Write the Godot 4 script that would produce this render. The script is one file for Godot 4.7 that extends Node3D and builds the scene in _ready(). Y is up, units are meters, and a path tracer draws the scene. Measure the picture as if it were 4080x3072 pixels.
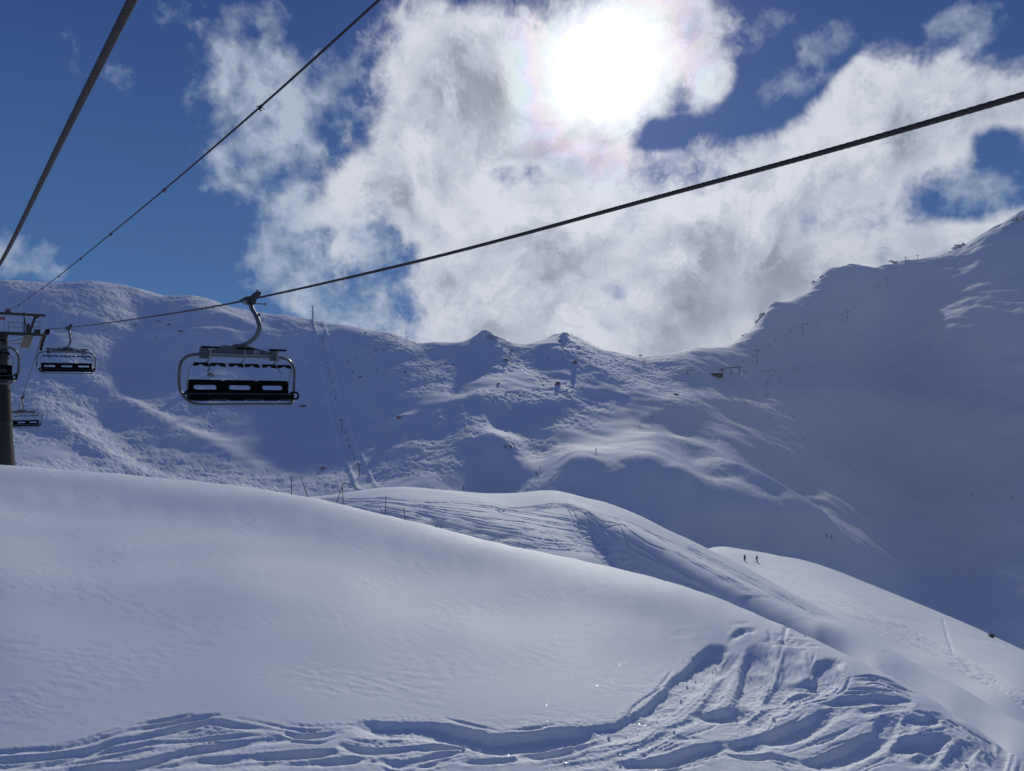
extends Node3D
# A snowy basin seen from a chairlift seat. Metres, y up, the lift seat at the origin looking along -z.

const SUN_TOWARDS := Vector3(0.132, 0.437, -1.0)      # where the sun stands, behind the thin cloud
const SUN_AZIMUTH := 7.5
const SUN_HEIGHT := 23.4
const LINE_TURN := 0.6838                              # bearing of the near chairlift line

# ---------------------------------------------------------------- surveyed points of the terrain (x, y, z)
const SURVEY := [
	[-60.34, -3.22, -46.5], [-76.57, -8.6, -59.01], [-15.08, -9.04, -11.62], [-30.17, -6.84, -23.25], [-41.03, -5.42, -31.62], [-50.68, -4.27, -39.06], [-47.3, -4.2, -47.0], [-58.09, -8.98, -57.72], [-39.74, -5.13, -39.48],
	[-38.18, -4.89, -47.0], [-46.05, -9.72, -56.68], [-32.07, -5.73, -39.48], [-33.71, -5.24, -47.12], [-40.35, -10.08, -56.4], [-8.43, -9.69, -11.78], [-16.85, -8.01, -23.56], [-22.92, -6.92, -32.04], [-28.32, -6.04, -39.58],
	[-31.25, -5.46, -47.32], [-37.32, -10.25, -56.51], [-26.25, -6.23, -39.75], [-28.82, -5.69, -47.6], [-34.39, -10.41, -56.8], [-24.21, -6.44, -39.99], [-26.31, -5.91, -47.79], [-31.44, -10.56, -57.12], [-6.58, -9.92, -11.95],
	[-13.15, -8.41, -23.9], [-17.89, -7.43, -32.5], [-22.1, -6.64, -40.15], [-23.7, -6.13, -47.84], [-28.46, -10.71, -57.44], [-19.91, -6.83, -40.18], [-21.03, -6.34, -47.73], [-25.44, -10.87, -57.76], [-17.66, -7.01, -40.1],
	[-18.28, -6.57, -47.41], [-22.3, -11.11, -57.84], [-4.57, -10.16, -11.85], [-9.14, -8.8, -23.71], [-12.43, -7.93, -32.24], [-15.35, -7.22, -39.83], [-15.47, -6.86, -46.8], [-19.01, -11.5, -57.51], [-12.99, -7.47, -39.31],
	[-12.64, -7.21, -45.88], [-15.64, -12.05, -56.75], [-10.62, -7.78, -38.54], [-10.04, -7.58, -44.85], [-12.48, -12.62, -55.76], [-2.51, -10.49, -11.21], [-5.02, -9.39, -22.42], [-6.83, -8.68, -30.5], [-8.43, -8.1, -37.67],
	[-7.53, -7.95, -43.74], [-9.39, -13.12, -54.6], [-6.32, -8.43, -36.74], [-5.11, -8.27, -42.47], [-6.41, -13.55, -53.29], [-4.29, -8.71, -35.67], [-2.81, -8.52, -41.05], [-3.56, -13.92, -51.86], [-0.7, -10.81, -10.26],
	[-1.41, -9.94, -20.53], [-1.91, -9.38, -27.92], [-2.36, -8.93, -34.49], [-0.67, -8.69, -39.63], [-0.85, -14.38, -50.54], [-0.56, -9.08, -33.29], [1.34, -8.83, -38.33], [1.73, -14.95, -49.39], [1.12, -9.21, -32.2], [3.22, -8.96, -37.15],
	[4.19, -15.6, -48.3], [0.81, -10.97, -9.29], [1.61, -10.21, -18.58], [2.19, -9.72, -25.26], [2.7, -9.32, -31.21], [4.98, -9.09, -35.99], [6.52, -16.23, -47.09], [4.18, -9.44, -30.23], [6.6, -9.24, -34.73], [8.68, -16.8, -45.63],
	[5.55, -9.57, -29.18], [7.98, -9.38, -33.44], [10.51, -17.32, -44.02], [2.0, -11.13, -8.36], [3.99, -10.47, -16.72], [5.43, -10.05, -22.74], [6.7, -9.7, -28.09], [9.2, -9.52, -32.04], [12.16, -17.89, -42.36], [7.73, -9.82, -26.91],
	[10.25, -9.65, -30.53], [13.64, -18.43, -40.62], [8.61, -9.93, -25.65], [11.13, -9.74, -28.98], [14.9, -18.82, -38.79], [2.78, -11.27, -7.24], [5.57, -10.69, -14.49], [7.57, -10.32, -19.7], [9.35, -10.01, -24.34], [11.86, -9.81, -27.42],
	[15.96, -19.05, -36.88], [9.97, -10.08, -23.03], [12.47, -9.88, -25.91], [16.8, -19.1, -34.9], [10.48, -10.14, -21.77], [13.01, -9.97, -24.41], [17.57, -19.15, -32.96], [3.25, -11.38, -6.1], [6.5, -10.84, -12.2], [8.85, -10.5, -16.6],
	[10.93, -10.22, -20.5], [13.46, -10.09, -23.02], [18.27, -19.23, -31.25], [11.31, -10.33, -19.34], [13.89, -10.26, -21.61], [19.01, -19.39, -29.57], [11.67, -10.48, -18.15], [14.31, -10.48, -20.22], [19.76, -19.62, -27.92],
	[7.15, -11.16, -10.11], [9.73, -10.89, -13.75], [12.02, -10.68, -16.98], [14.71, -10.74, -18.73], [20.57, -19.98, -26.2], [12.36, -10.9, -15.73], [15.21, -11.07, -16.87], [21.64, -20.48, -23.99], [12.78, -11.19, -14.17],
	[16.17, -11.5, -14.76], [22.81, -20.6, -20.82], [8.08, -11.74, -7.38], [11.0, -11.65, -10.03], [13.58, -11.57, -12.4], [-50.08, -16.0, -70.0], [-25.75, -17.0, -72.0], [-40.06, -18.26, -112.0], [-28.36, -16.7, -108.0],
	[-19.98, -16.07, -108.0], [-11.38, -16.11, -106.0], [-3.69, -15.83, -102.0], [0.91, -15.2, -100.0], [5.9, -14.37, -97.0], [29.1, -20.82, -63.0], [29.51, -20.87, -61.0], [30.2, -20.95, -55.0], [31.19, -21.04, -49.5],
	[31.48, -20.83, -44.0], [32.46, -21.12, -36.0], [-13.69, -13.02, -74.0], [-4.94, -13.27, -72.0], [0.0, -13.82, -80.0], [0.0, -13.74, -64.0], [4.74, -13.98, -78.0], [3.83, -14.14, -63.0], [7.82, -15.2, -62.0], [25.68, -19.63, -50.0],
	[26.87, -19.84, -44.0], [27.18, -19.64, -38.0], [9.92, -14.74, -93.53], [8.9, -14.19, -83.94], [8.17, -13.9, -77.0], [7.93, -14.9, -74.8], [11.6, -14.88, -92.0], [10.43, -14.63, -82.72], [9.59, -14.6, -76.0], [9.21, -16.3, -73.0],
	[13.68, -15.43, -89.97], [12.22, -15.19, -80.42], [11.17, -15.17, -73.5], [10.49, -18.17, -69.0], [15.7, -15.98, -87.92], [14.02, -15.8, -78.53], [12.81, -15.83, -71.73], [11.87, -19.34, -66.47], [17.63, -16.83, -86.25],
	[15.7, -16.51, -76.82], [14.31, -16.44, -70.0], [13.08, -20.44, -64.0], [19.45, -17.58, -84.47], [17.28, -17.12, -75.06], [15.72, -16.93, -68.25], [14.28, -21.08, -62.0], [21.09, -18.16, -82.33], [18.74, -17.63, -73.15],
	[17.03, -17.38, -66.5], [15.37, -21.68, -60.0], [22.4, -18.61, -80.53], [19.92, -17.98, -71.61], [18.12, -17.66, -65.15], [16.31, -21.93, -58.65], [23.63, -19.02, -78.74], [21.03, -18.31, -70.08], [19.15, -17.92, -63.81],
	[17.2, -22.16, -57.31], [24.75, -19.37, -77.0], [22.05, -18.59, -68.59], [20.09, -18.15, -62.5], [18.0, -22.35, -56.0], [25.61, -19.73, -74.69], [22.92, -18.86, -66.85], [20.97, -18.36, -61.18], [18.8, -22.42, -54.84],
	[26.38, -20.04, -72.31], [23.74, -19.1, -65.07], [21.82, -18.54, -59.82], [19.57, -22.47, -53.66], [27.03, -20.28, -70.0], [24.46, -19.29, -63.33], [22.59, -18.69, -58.5], [20.27, -22.49, -52.5], [27.69, -20.47, -67.96],
	[25.1, -19.47, -61.6], [23.23, -18.86, -57.0], [20.99, -22.06, -51.5], [28.27, -20.61, -65.92], [25.68, -19.6, -59.88], [23.8, -18.99, -55.5], [21.66, -21.59, -50.5], [-48.29, -26.0, -135.0], [-24.42, -25.0, -132.0],
	[-4.64, -26.0, -128.0], [7.42, -26.0, -122.0], [17.86, -27.0, -118.0], [26.5, -27.0, -104.0], [33.08, -28.0, -94.0], [37.71, -28.0, -84.0], [39.03, -28.5, -76.0], [40.3, -28.5, -66.0], [40.78, -28.0, -57.0], [41.48, -28.0, -46.0],
	[60.2, -48.41, -212.0], [72.13, -48.27, -205.0], [82.49, -49.07, -195.0], [88.55, -51.06, -184.0], [92.81, -51.57, -170.0], [95.25, -51.16, -156.0], [95.25, -50.06, -142.0], [93.72, -49.06, -131.0], [93.77, -48.91, -104.0],
	[54.86, -41.84, -165.0], [54.15, -37.17, -130.0], [53.9, -34.92, -112.0], [54.59, -34.41, -100.0], [52.92, -32.17, -84.0], [50.08, -29.97, -70.0], [67.58, -62.0, -238.0], [81.64, -62.0, -232.0], [102.02, -66.0, -212.0],
	[113.57, -66.0, -186.0], [114.46, -64.0, -160.0], [117.22, -62.0, -130.0], [-194.63, -30.0, -150.0], [-125.05, -27.5, -137.5], [-107.31, -32.5, -150.0], [-160.96, -38.75, -225.0], [-80.48, -45.0, -225.0], [-41.62, -47.5, -225.0],
	[0.0, -47.5, -225.0], [26.67, -47.5, -212.5], [45.89, -51.25, -206.25], [-454.14, -37.81, -350.0], [-617.63, 10.16, -476.0], [-853.78, 116.19, -658.0], [-318.31, -37.81, -350.0], [-439.26, 10.31, -483.0], [-623.88, 106.94, -686.0],
	[-250.39, -37.81, -350.0], [-295.46, -17.9, -413.0], [-352.55, 16.89, -492.8], [-405.63, 56.11, -567.0], [-488.76, 100.76, -683.2], [-431.26, 99.56, -690.2], [-186.12, -46.65, -357.0], [-213.13, -30.94, -408.8], [-249.62, -5.26, -478.8],
	[-291.95, 33.69, -560.0], [-328.45, 68.46, -630.0], [-406.12, 101.75, -693.0], [-388.97, 100.16, -694.4], [-363.48, 94.7, -697.2], [-305.64, 85.99, -688.8], [-116.84, -51.26, -357.0], [-139.76, -32.32, -427.0], [-164.04, -5.51, -501.2],
	[-186.95, 26.97, -571.2], [-219.03, 67.09, -669.2], [-181.84, 60.19, -659.9], [-68.78, -48.77, -347.48], [-91.26, -31.78, -419.89], [-113.68, -5.43, -493.7], [-142.17, 26.89, -569.4], [-141.01, 52.98, -630.08], [-99.68, 43.22, -602.0],
	[-58.77, 35.79, -582.4], [-31.73, -48.25, -336.0], [-49.34, -37.6, -370.3], [-42.49, -18.25, -421.12], [-48.82, 0.94, -483.84], [-53.98, 18.34, -534.91], [-6.38, -29.93, -379.34], [-6.08, -48.37, -361.28], [-25.75, -32.31, -375.54],
	[13.32, -37.49, -381.35], [-13.43, -4.96, -451.43], [-6.99, -24.72, -415.45], [-38.67, -25.69, -409.52], [26.07, -18.58, -428.74], [12.71, -10.69, -446.6], [29.16, 0.31, -479.65], [14.93, 12.89, -524.57], [-22.03, 11.02, -516.15],
	[-41.21, 35.77, -601.1], [-25.11, 43.37, -588.21], [-15.66, 42.01, -590.39], [1.55, 36.76, -598.29], [21.24, 37.37, -608.13], [44.65, 45.05, -616.33], [74.36, 33.54, -624.81], [119.17, 27.16, -626.65], [164.55, 34.25, -645.68],
	[228.15, 46.18, -714.0], [254.44, 68.14, -736.62], [269.96, 84.97, -750.66], [305.89, 91.66, -796.13], [349.2, 112.03, -844.85], [371.31, 134.77, -864.53], [458.82, 162.19, -953.4], [586.59, 188.2, -1061.9], [678.47, 205.51, -1088.08],
	[719.9, 227.9, -1097.6], [772.94, 258.83, -1102.36], [793.73, 270.56, -1109.5], [1152.68, 449.81, -1192.8], [1776.78, 579.53, -1311.8], [105.0, 10.0, -552.15], [92.23, -8.47, -485.0], [81.74, -26.97, -429.82], [49.05, -32.11, -390.87],
	[5.53, -42.13, -355.92], [31.3, -33.03, -336.0], [62.83, -35.69, -330.4], [79.25, -41.74, -327.6], [92.48, -50.4, -322.0], [108.32, -60.25, -313.6], [123.44, -66.34, -310.8], [29.47, -46.05, -316.4], [59.1, -49.66, -310.8],
	[78.49, -59.17, -308.0], [98.68, -66.23, -296.8], [35.12, -32.19, -377.03], [95.62, -42.96, -375.2], [150.92, -15.62, -513.94], [94.26, -30.69, -423.63], [143.6, -34.01, -449.4], [187.89, 4.94, -588.0], [153.48, -63.82, -399.47],
	[190.06, -37.44, -494.67], [225.42, -6.45, -586.69], [257.12, 31.6, -669.2], [145.8, -75.0, -324.8], [186.96, -74.63, -388.5], [187.33, -101.43, -343.14], [209.42, -91.06, -383.6], [243.2, -76.94, -445.48], [284.78, -56.35, -521.64],
	[365.33, -7.36, -669.2], [388.84, 43.1, -757.12], [514.75, 117.71, -942.9], [225.35, -115.53, -315.0], [240.37, -101.5, -336.0], [269.32, -89.37, -376.46], [316.99, -68.79, -443.1], [385.1, -40.74, -538.3], [441.28, -6.78, -616.84],
	[546.85, 71.69, -764.4], [606.44, 105.83, -847.7], [725.62, 185.67, -1014.3], [466.75, 67.24, -764.4], [556.85, 113.85, -911.96], [317.93, -141.94, -329.0], [375.3, -92.19, -388.36], [623.69, 13.78, -645.4], [968.68, 248.33, -1002.4],
	[-922.09, 107.79, -710.64], [-1152.61, 53.19, -888.3], [-1536.81, -37.81, -1184.4], [-673.79, 98.54, -740.88], [-842.24, 43.94, -926.1], [-1122.98, -47.06, -1234.8], [-527.86, 92.36, -737.86], [-659.82, 37.76, -922.32],
	[-879.76, -53.24, -1229.76], [-392.56, 86.3, -752.98], [-490.7, 31.7, -941.22], [-654.27, -59.3, -1254.96], [-236.55, 58.69, -722.74], [-295.69, 4.09, -903.42], [-394.25, -86.91, -1204.56], [-151.5, 44.9, -676.94],
	[-186.89, -5.74, -835.08], [-245.88, -87.97, -1098.66], [-62.49, 28.56, -619.32], [-75.06, -14.29, -743.9], [-96.02, -80.43, -951.55], [1.65, 29.55, -636.64], [1.98, -13.31, -766.07], [2.54, -79.69, -981.78], [47.54, 37.76, -656.23],
	[57.3, -5.29, -790.9], [73.56, -72.0, -1015.34], [126.95, 20.12, -667.56], [153.21, -22.44, -805.64], [196.97, -88.91, -1035.76], [245.54, 38.12, -768.43], [304.24, -13.15, -952.14], [402.08, -97.18, -1258.32], [404.71, 126.06, -942.29],
	[517.43, 62.77, -1204.74], [705.3, -48.57, -1642.17], [643.91, 179.41, -1165.67], [837.36, 106.29, -1515.88], [1159.79, -28.7, -2099.58], [870.69, 262.84, -1217.08], [1130.43, 192.2, -1580.14], [1563.32, 59.69, -2185.26],
	[1263.08, 444.28, -1307.04], [1635.67, 378.77, -1692.6], [2256.66, 251.38, -2335.2], [1944.41, 574.96, -1435.56], [2510.16, 511.43, -1853.25], [3453.07, 386.03, -2549.4],
]

# ---------------------------------------------------------------- ski tracks: half width, depth, roughness, plan points (x, z)
const NEAR_TRACKS := [
	[0.14, 0.07, 0.3, [[-12.92, -17.66], [-12.07, -17.88], [-11.5, -18.04], [-11.0, -18.35], [-10.58, -18.74], [-10.08, -19.13], [-9.48, -19.49], [-8.86, -19.88], [-8.31, -20.11]]],
	[0.17, 0.11, 0.3, [[-12.72, -17.38], [-12.07, -17.53], [-11.45, -17.75], [-11.14, -17.85], [-10.62, -18.12], [-10.34, -18.49], [-9.87, -18.74], [-9.3, -19.13], [-8.74, -19.61], [-8.29, -19.8], [-7.73, -19.72], [-7.18, -19.68], [-6.75, -19.65]]],
	[0.15, 0.1, 0.3, [[-11.5, -17.25], [-11.28, -17.47], [-11.06, -17.66], [-10.6, -18.01], [-9.9, -18.32], [-9.49, -18.59], [-8.88, -18.78], [-8.0, -19.09], [-7.3, -19.28], [-6.66, -19.4]]],
	[0.2, 0.13, 0.4, [[-10.68, -17.27], [-9.55, -17.58], [-9.1, -17.82], [-8.61, -18.2], [-8.03, -18.57], [-7.4, -18.87], [-6.77, -19.12], [-6.12, -19.32]]],
	[0.19, 0.13, 0.3, [[-8.19, -17.93], [-7.59, -18.12], [-6.71, -18.38], [-5.8, -18.66], [-4.78, -18.97]]], [0.12, 0.06, 0.3, [[-9.33, -18.88], [-8.51, -19.09], [-7.96, -19.38], [-7.4, -19.42]]],
	[0.17, 0.13, 0.3, [[-6.14, -19.56], [-5.77, -19.55], [-5.33, -19.67], [-4.85, -19.88]]], [0.19, 0.12, 0.4, [[-4.55, -19.3], [-3.91, -19.23], [-3.16, -19.39], [-1.88, -19.68]]],
	[0.17, 0.1, 0.4, [[-5.14, -18.44], [-4.4, -18.68], [-3.84, -18.9]]], [0.17, 0.11, 0.4, [[-3.43, -18.89], [-2.9, -18.75], [-2.1, -19.26], [-1.34, -19.54]]], [0.04, 0.03, 0.1, [[-5.53, -20.32], [-4.94, -20.48], [-4.3, -20.61]]],
	[0.1, 0.04, 0.3, [[-7.7, -20.05], [-7.13, -19.97], [-6.33, -19.84], [-5.43, -19.88], [-4.11, -20.21], [-2.48, -20.24]]], [0.14, 0.08, 0.3, [[-12.53, -17.13], [-12.09, -17.29], [-11.7, -17.4]]],
	[0.15, 0.08, 0.3, [[-7.4, -17.88], [-6.4, -18.2], [-5.82, -18.38]]],
	[0.46, 0.17, 0.6, [[-4.1, -20.21], [-2.95, -20.32], [-1.95, -20.31], [-1.31, -20.17], [-0.68, -19.91], [-0.41, -19.9], [0.12, -19.95], [0.83, -20.09], [1.29, -20.28], [2.02, -20.42], [2.96, -20.66], [3.46, -20.89], [3.89, -21.46], [4.4, -22.1], [5.42, -23.55], [5.99, -24.16], [6.34, -24.68], [7.39, -26.28]]],
	[0.55, 0.17, 0.6, [[4.28, -21.78], [5.39, -23.27], [5.91, -24.07], [6.37, -24.76], [7.07, -25.82], [7.63, -26.61]]], [0.24, 0.14, 0.6, [[0.33, -19.39], [0.63, -19.48], [1.43, -19.72], [1.94, -20.0], [2.65, -20.31], [3.33, -20.65]]],
	[0.19, 0.14, 0.3, [[-3.66, -19.34], [-3.23, -19.35], [-2.4, -19.58], [-1.68, -19.77], [-1.32, -19.68]]], [0.17, 0.12, 0.4, [[-3.44, -18.84], [-2.94, -18.83], [-2.34, -19.08], [-1.94, -19.33]]],
	[0.17, 0.11, 0.4, [[-2.71, -18.69], [-2.31, -18.82], [-1.83, -19.04]]], [0.2, 0.07, 0.8, [[1.24, -18.9], [2.33, -19.24], [3.08, -19.64], [4.05, -20.37], [4.9, -21.1]]],
	[0.29, 0.15, 0.5, [[2.74, -19.12], [3.4, -19.23], [4.21, -19.41], [5.05, -19.85], [6.18, -20.38]]], [0.13, 0.07, 0.4, [[-1.33, -19.06], [-0.65, -19.14], [0.2, -19.27]]],
	[0.04, 0.03, 0.1, [[-3.33, -20.76], [-2.88, -20.8], [-2.51, -20.8]]], [0.5, 0.16, 0.8, [[5.83, -21.87], [6.42, -22.11], [6.98, -22.25], [7.42, -22.65], [7.8, -23.42], [8.28, -24.39], [8.73, -25.44], [9.09, -26.24]]],
	[0.33, 0.09, 0.8, [[7.0, -24.72], [7.57, -25.45], [8.03, -25.98]]], [0.44, 0.16, 0.6, [[9.15, -23.83], [9.53, -23.79], [9.91, -23.65], [10.36, -23.65], [10.61, -24.07], [10.76, -24.56], [11.16, -24.81]]],
	[0.33, 0.11, 1.0, [[7.19, -21.32], [7.78, -22.14], [8.34, -22.55], [8.81, -22.93], [9.42, -23.13], [10.04, -23.29]]],
	[0.4, 0.18, 0.7, [[6.28, -20.16], [6.9, -20.46], [7.48, -20.74], [8.08, -21.04], [8.6, -21.35], [9.26, -21.71], [9.83, -22.08], [10.5, -22.18]]],
	[0.31, 0.13, 0.6, [[9.96, -22.51], [10.67, -22.55], [11.24, -22.41], [11.77, -22.22], [12.11, -22.09]]], [0.26, 0.13, 0.5, [[10.65, -21.96], [11.12, -21.86], [11.62, -21.85], [11.95, -21.88]]],
	[0.4, 0.18, 0.7, [[8.05, -19.41], [8.22, -19.49], [8.78, -19.74], [9.53, -20.14], [10.21, -20.45], [10.75, -20.67], [11.08, -21.06], [11.41, -21.45]]],
	[0.2, 0.1, 0.5, [[5.92, -19.91], [6.67, -19.8], [7.17, -19.88], [7.4, -19.75], [7.78, -19.54], [8.22, -19.49]]], [0.2, 0.07, 0.6, [[11.5, -23.49], [12.03, -23.56], [12.42, -23.15], [12.83, -22.62]]],
	[0.2, 0.08, 0.5, [[11.11, -22.79], [11.52, -22.46], [12.15, -22.16]]], [0.31, 0.12, 1.0, [[11.53, -20.85], [11.9, -21.15], [12.32, -21.11], [12.77, -21.36]]],
	[0.37, 0.16, 1.0, [[10.88, -19.84], [11.2, -20.17], [11.53, -20.24], [11.67, -20.08], [12.16, -20.28]]], [0.28, 0.09, 0.8, [[10.97, -19.5], [11.46, -19.64], [11.79, -19.81]]],
	[0.29, 0.14, 0.5, [[27.06, -42.77], [27.44, -41.97], [27.74, -40.95], [27.61, -39.4], [28.07, -38.51]]], [0.2, 0.09, 0.5, [[13.33, -20.6], [13.63, -20.47], [13.95, -20.24], [27.21, -37.82]]],
	[0.22, 0.08, 0.8, [[12.23, -21.48], [12.57, -21.28], [12.76, -21.1]]], [0.22, 0.09, 0.9, [[8.32, -27.14], [8.91, -27.77], [9.33, -27.76]]], [0.13, 0.06, 0.6, [[8.8, -28.49], [9.14, -28.5], [9.38, -28.42]]],
	[0.14, 0.08, 0.4, [[9.28, -26.79], [10.0, -26.68], [10.75, -26.37], [11.32, -26.26]]], [0.15, 0.06, 0.6, [[9.85, -27.31], [10.44, -27.19], [11.11, -27.26]]], [0.1, 0.06, 0.4, [[9.92, -27.68], [10.51, -27.54], [22.74, -55.79]]],
	[0.18, 0.07, 0.6, [[26.02, -52.14], [26.15, -50.5], [27.01, -50.56], [28.16, -50.7]]], [0.15, 0.06, 0.6, [[27.31, -53.46], [28.67, -53.43], [29.59, -53.05]]], [0.15, 0.06, 0.5, [[12.61, -24.03], [26.61, -48.53], [27.58, -48.24]]],
	[0.28, 0.09, 0.7, [[9.15, -26.4], [9.22, -25.91], [9.28, -25.49]]], [0.39, 0.1, 0.5, [[10.19, -25.97], [9.82, -25.11], [9.57, -24.34], [8.99, -23.7], [8.12, -22.66]]],
	[0.17, 0.07, 0.5, [[28.34, -48.57], [29.85, -47.35], [42.94, -63.38], [44.72, -61.94]]], [0.14, 0.06, 0.5, [[29.49, -48.58], [44.07, -67.4], [46.4, -64.27]]],
	[0.13, 0.06, 0.5, [[26.66, -49.69], [28.6, -48.04], [44.21, -68.84], [45.66, -66.26], [47.29, -65.5]]], [0.17, 0.07, 0.6, [[12.17, -21.28], [12.78, -21.06], [12.9, -20.47], [12.92, -19.76], [12.7, -19.08]]],
	[0.33, 0.09, 0.7, [[11.73, -19.1], [12.36, -19.6], [13.07, -20.13]]], [0.22, 0.08, 0.6, [[28.45, -44.31], [29.69, -43.99], [29.76, -41.36]]],
	[0.22, 0.07, 0.8, [[4.39, -20.86], [4.98, -21.27], [5.76, -21.97], [7.12, -24.15], [7.67, -25.21]]], [0.18, 0.06, 0.9, [[4.02, -20.49], [4.62, -20.57], [5.31, -20.62]]],
	[0.09, 0.1, 0.5, [[-10.18, -19.33], [-9.65, -19.64], [-9.01, -20.04]]], [0.08, 0.06, 0.5, [[-9.85, -18.82], [-9.3, -19.17], [-8.63, -19.55], [-8.2, -19.8]]], [0.04, 0.05, 0.5, [[-12.05, -17.66], [-11.41, -17.75], [-10.89, -18.15]]],
	[0.08, 0.09, 0.5, [[-11.96, -17.62], [-11.37, -17.68], [-10.73, -18.12], [-10.31, -18.44]]], [0.06, 0.1, 0.5, [[-11.59, -18.18], [-11.15, -18.43], [-10.7, -18.9], [-10.24, -19.3]]],
	[0.05, 0.07, 0.5, [[-9.15, -18.92], [-8.65, -19.47], [-8.32, -19.55], [-7.67, -19.5], [-7.29, -19.49]]], [0.07, 0.06, 0.5, [[-11.04, -17.59], [-10.4, -17.93], [-10.15, -18.23]]],
	[0.07, 0.06, 0.5, [[-10.56, -18.77], [-10.06, -19.06], [-9.5, -19.39], [-9.0, -19.88], [-8.38, -20.18]]], [0.09, 0.04, 0.5, [[-11.98, -17.16], [-11.29, -17.39], [-11.03, -17.46], [-10.32, -17.78], [-10.04, -18.28]]],
	[0.05, 0.06, 0.5, [[-12.15, -17.87], [-11.53, -18.19], [-11.33, -18.3]]], [0.07, 0.09, 0.5, [[-8.83, -18.55], [-7.93, -18.95], [-7.28, -18.98]]],
	[0.08, 0.09, 0.5, [[-10.85, -17.51], [-10.41, -17.74], [-9.75, -18.13], [-9.35, -18.37], [-8.9, -18.46]]], [0.06, 0.04, 0.5, [[-11.52, -17.6], [-11.13, -17.91], [-10.75, -18.16]]],
	[0.07, 0.05, 0.5, [[-10.43, -17.76], [-9.74, -17.94], [-9.36, -18.23], [-8.84, -18.43], [-7.88, -18.79]]], [0.05, 0.07, 0.5, [[-9.47, -18.66], [-8.98, -18.92], [-8.02, -19.18]]],
	[0.07, 0.08, 0.5, [[-8.8, -18.39], [-8.1, -18.63], [-7.44, -19.09], [-6.84, -19.35], [-6.14, -19.45]]], [0.08, 0.06, 0.5, [[-8.45, -18.17], [-7.97, -18.44], [-7.37, -18.77]]],
	[0.07, 0.09, 0.5, [[-8.96, -17.6], [-8.3, -17.89], [-7.99, -18.17]]], [0.08, 0.05, 0.5, [[-10.57, -16.9], [-9.42, -17.26], [-8.82, -17.54]]], [0.05, 0.05, 0.5, [[-8.24, -18.92], [-7.55, -19.1], [-6.91, -19.39], [-6.24, -19.77]]],
	[0.07, 0.07, 0.5, [[-7.39, -17.84], [-6.57, -18.04], [-5.69, -18.32], [-4.66, -18.52]]], [0.05, 0.09, 0.5, [[-7.48, -17.86], [-6.62, -18.04], [-5.78, -18.39]]], [0.08, 0.04, 0.5, [[-7.56, -17.74], [-6.68, -17.98], [-5.65, -18.21]]],
	[0.05, 0.04, 0.5, [[-7.72, -18.46], [-6.75, -18.71], [-5.92, -19.0]]], [0.07, 0.07, 0.5, [[-8.29, -18.36], [-7.75, -18.5], [-6.82, -18.85]]], [0.08, 0.08, 0.5, [[-9.3, -18.79], [-8.48, -18.91], [-7.92, -19.24], [-7.45, -19.3]]],
	[0.08, 0.06, 0.5, [[-9.32, -19.08], [-8.59, -19.31], [-8.06, -19.58]]], [0.05, 0.06, 0.5, [[-9.39, -19.15], [-8.61, -19.32], [-8.13, -19.68], [-7.43, -19.74]]],
	[0.05, 0.04, 0.5, [[-9.3, -18.74], [-8.41, -18.93], [-7.83, -19.31], [-7.38, -19.36]]], [0.08, 0.05, 0.5, [[-9.43, -19.03], [-8.52, -19.22], [-7.98, -19.51], [-7.43, -19.64]]],
	[0.08, 0.07, 0.5, [[-6.1, -19.77], [-5.76, -19.76], [-5.33, -19.88], [-4.86, -20.12]]], [0.07, 0.08, 0.5, [[-6.21, -19.24], [-5.7, -19.28], [-5.16, -19.34], [-4.79, -19.66]]],
	[0.07, 0.08, 0.5, [[-6.14, -19.69], [-5.8, -19.79], [-5.43, -19.85], [-4.97, -20.12]]], [0.08, 0.08, 0.5, [[-6.21, -19.84], [-5.76, -19.78], [-5.38, -19.94], [-4.94, -20.12]]],
	[0.06, 0.06, 0.5, [[-6.1, -19.68], [-5.81, -19.75], [-5.43, -19.95], [-4.92, -20.14]]], [0.06, 0.09, 0.5, [[-4.51, -19.5], [-3.92, -19.48], [-3.16, -19.65], [-1.83, -20.02]]],
	[0.07, 0.06, 0.5, [[-4.58, -19.09], [-3.94, -19.05], [-3.17, -19.15]]], [0.08, 0.06, 0.5, [[-4.53, -19.66], [-3.94, -19.58], [-3.23, -19.71], [-2.0, -19.98]]],
	[0.06, 0.07, 0.5, [[-4.53, -18.88], [-3.82, -18.78], [-3.04, -18.98], [-1.78, -19.29]]], [0.05, 0.09, 0.5, [[-4.51, -19.67], [-4.03, -19.65], [-3.31, -19.82]]],
	[0.05, 0.1, 0.5, [[-3.57, -18.47], [-2.86, -18.42], [-1.89, -18.93], [-1.18, -19.28]]], [0.09, 0.08, 0.5, [[-3.48, -18.66], [-2.88, -18.47], [-1.94, -19.05], [-1.28, -19.37]]],
	[0.05, 0.05, 0.5, [[-3.48, -18.73], [-2.92, -18.53], [-1.95, -18.98], [-1.24, -19.36]]], [0.07, 0.09, 0.5, [[-3.37, -19.32], [-2.99, -19.1], [-2.21, -19.61]]],
	[0.08, 0.07, 0.5, [[-3.49, -18.55], [-2.89, -18.48], [-1.99, -18.98], [-1.16, -19.22]]], [0.06, 0.05, 0.5, [[-7.7, -19.79], [-7.24, -19.71], [-6.37, -19.66], [-5.26, -19.62]]],
	[0.05, 0.05, 0.5, [[-6.36, -20.14], [-5.49, -20.07], [-4.16, -20.44]]], [0.07, 0.06, 0.5, [[-6.3, -19.98], [-5.47, -20.09], [-4.16, -20.42], [-2.46, -20.47]]], [0.05, 0.05, 0.5, [[-6.35, -20.08], [-5.56, -20.01], [-4.07, -20.41]]],
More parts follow.
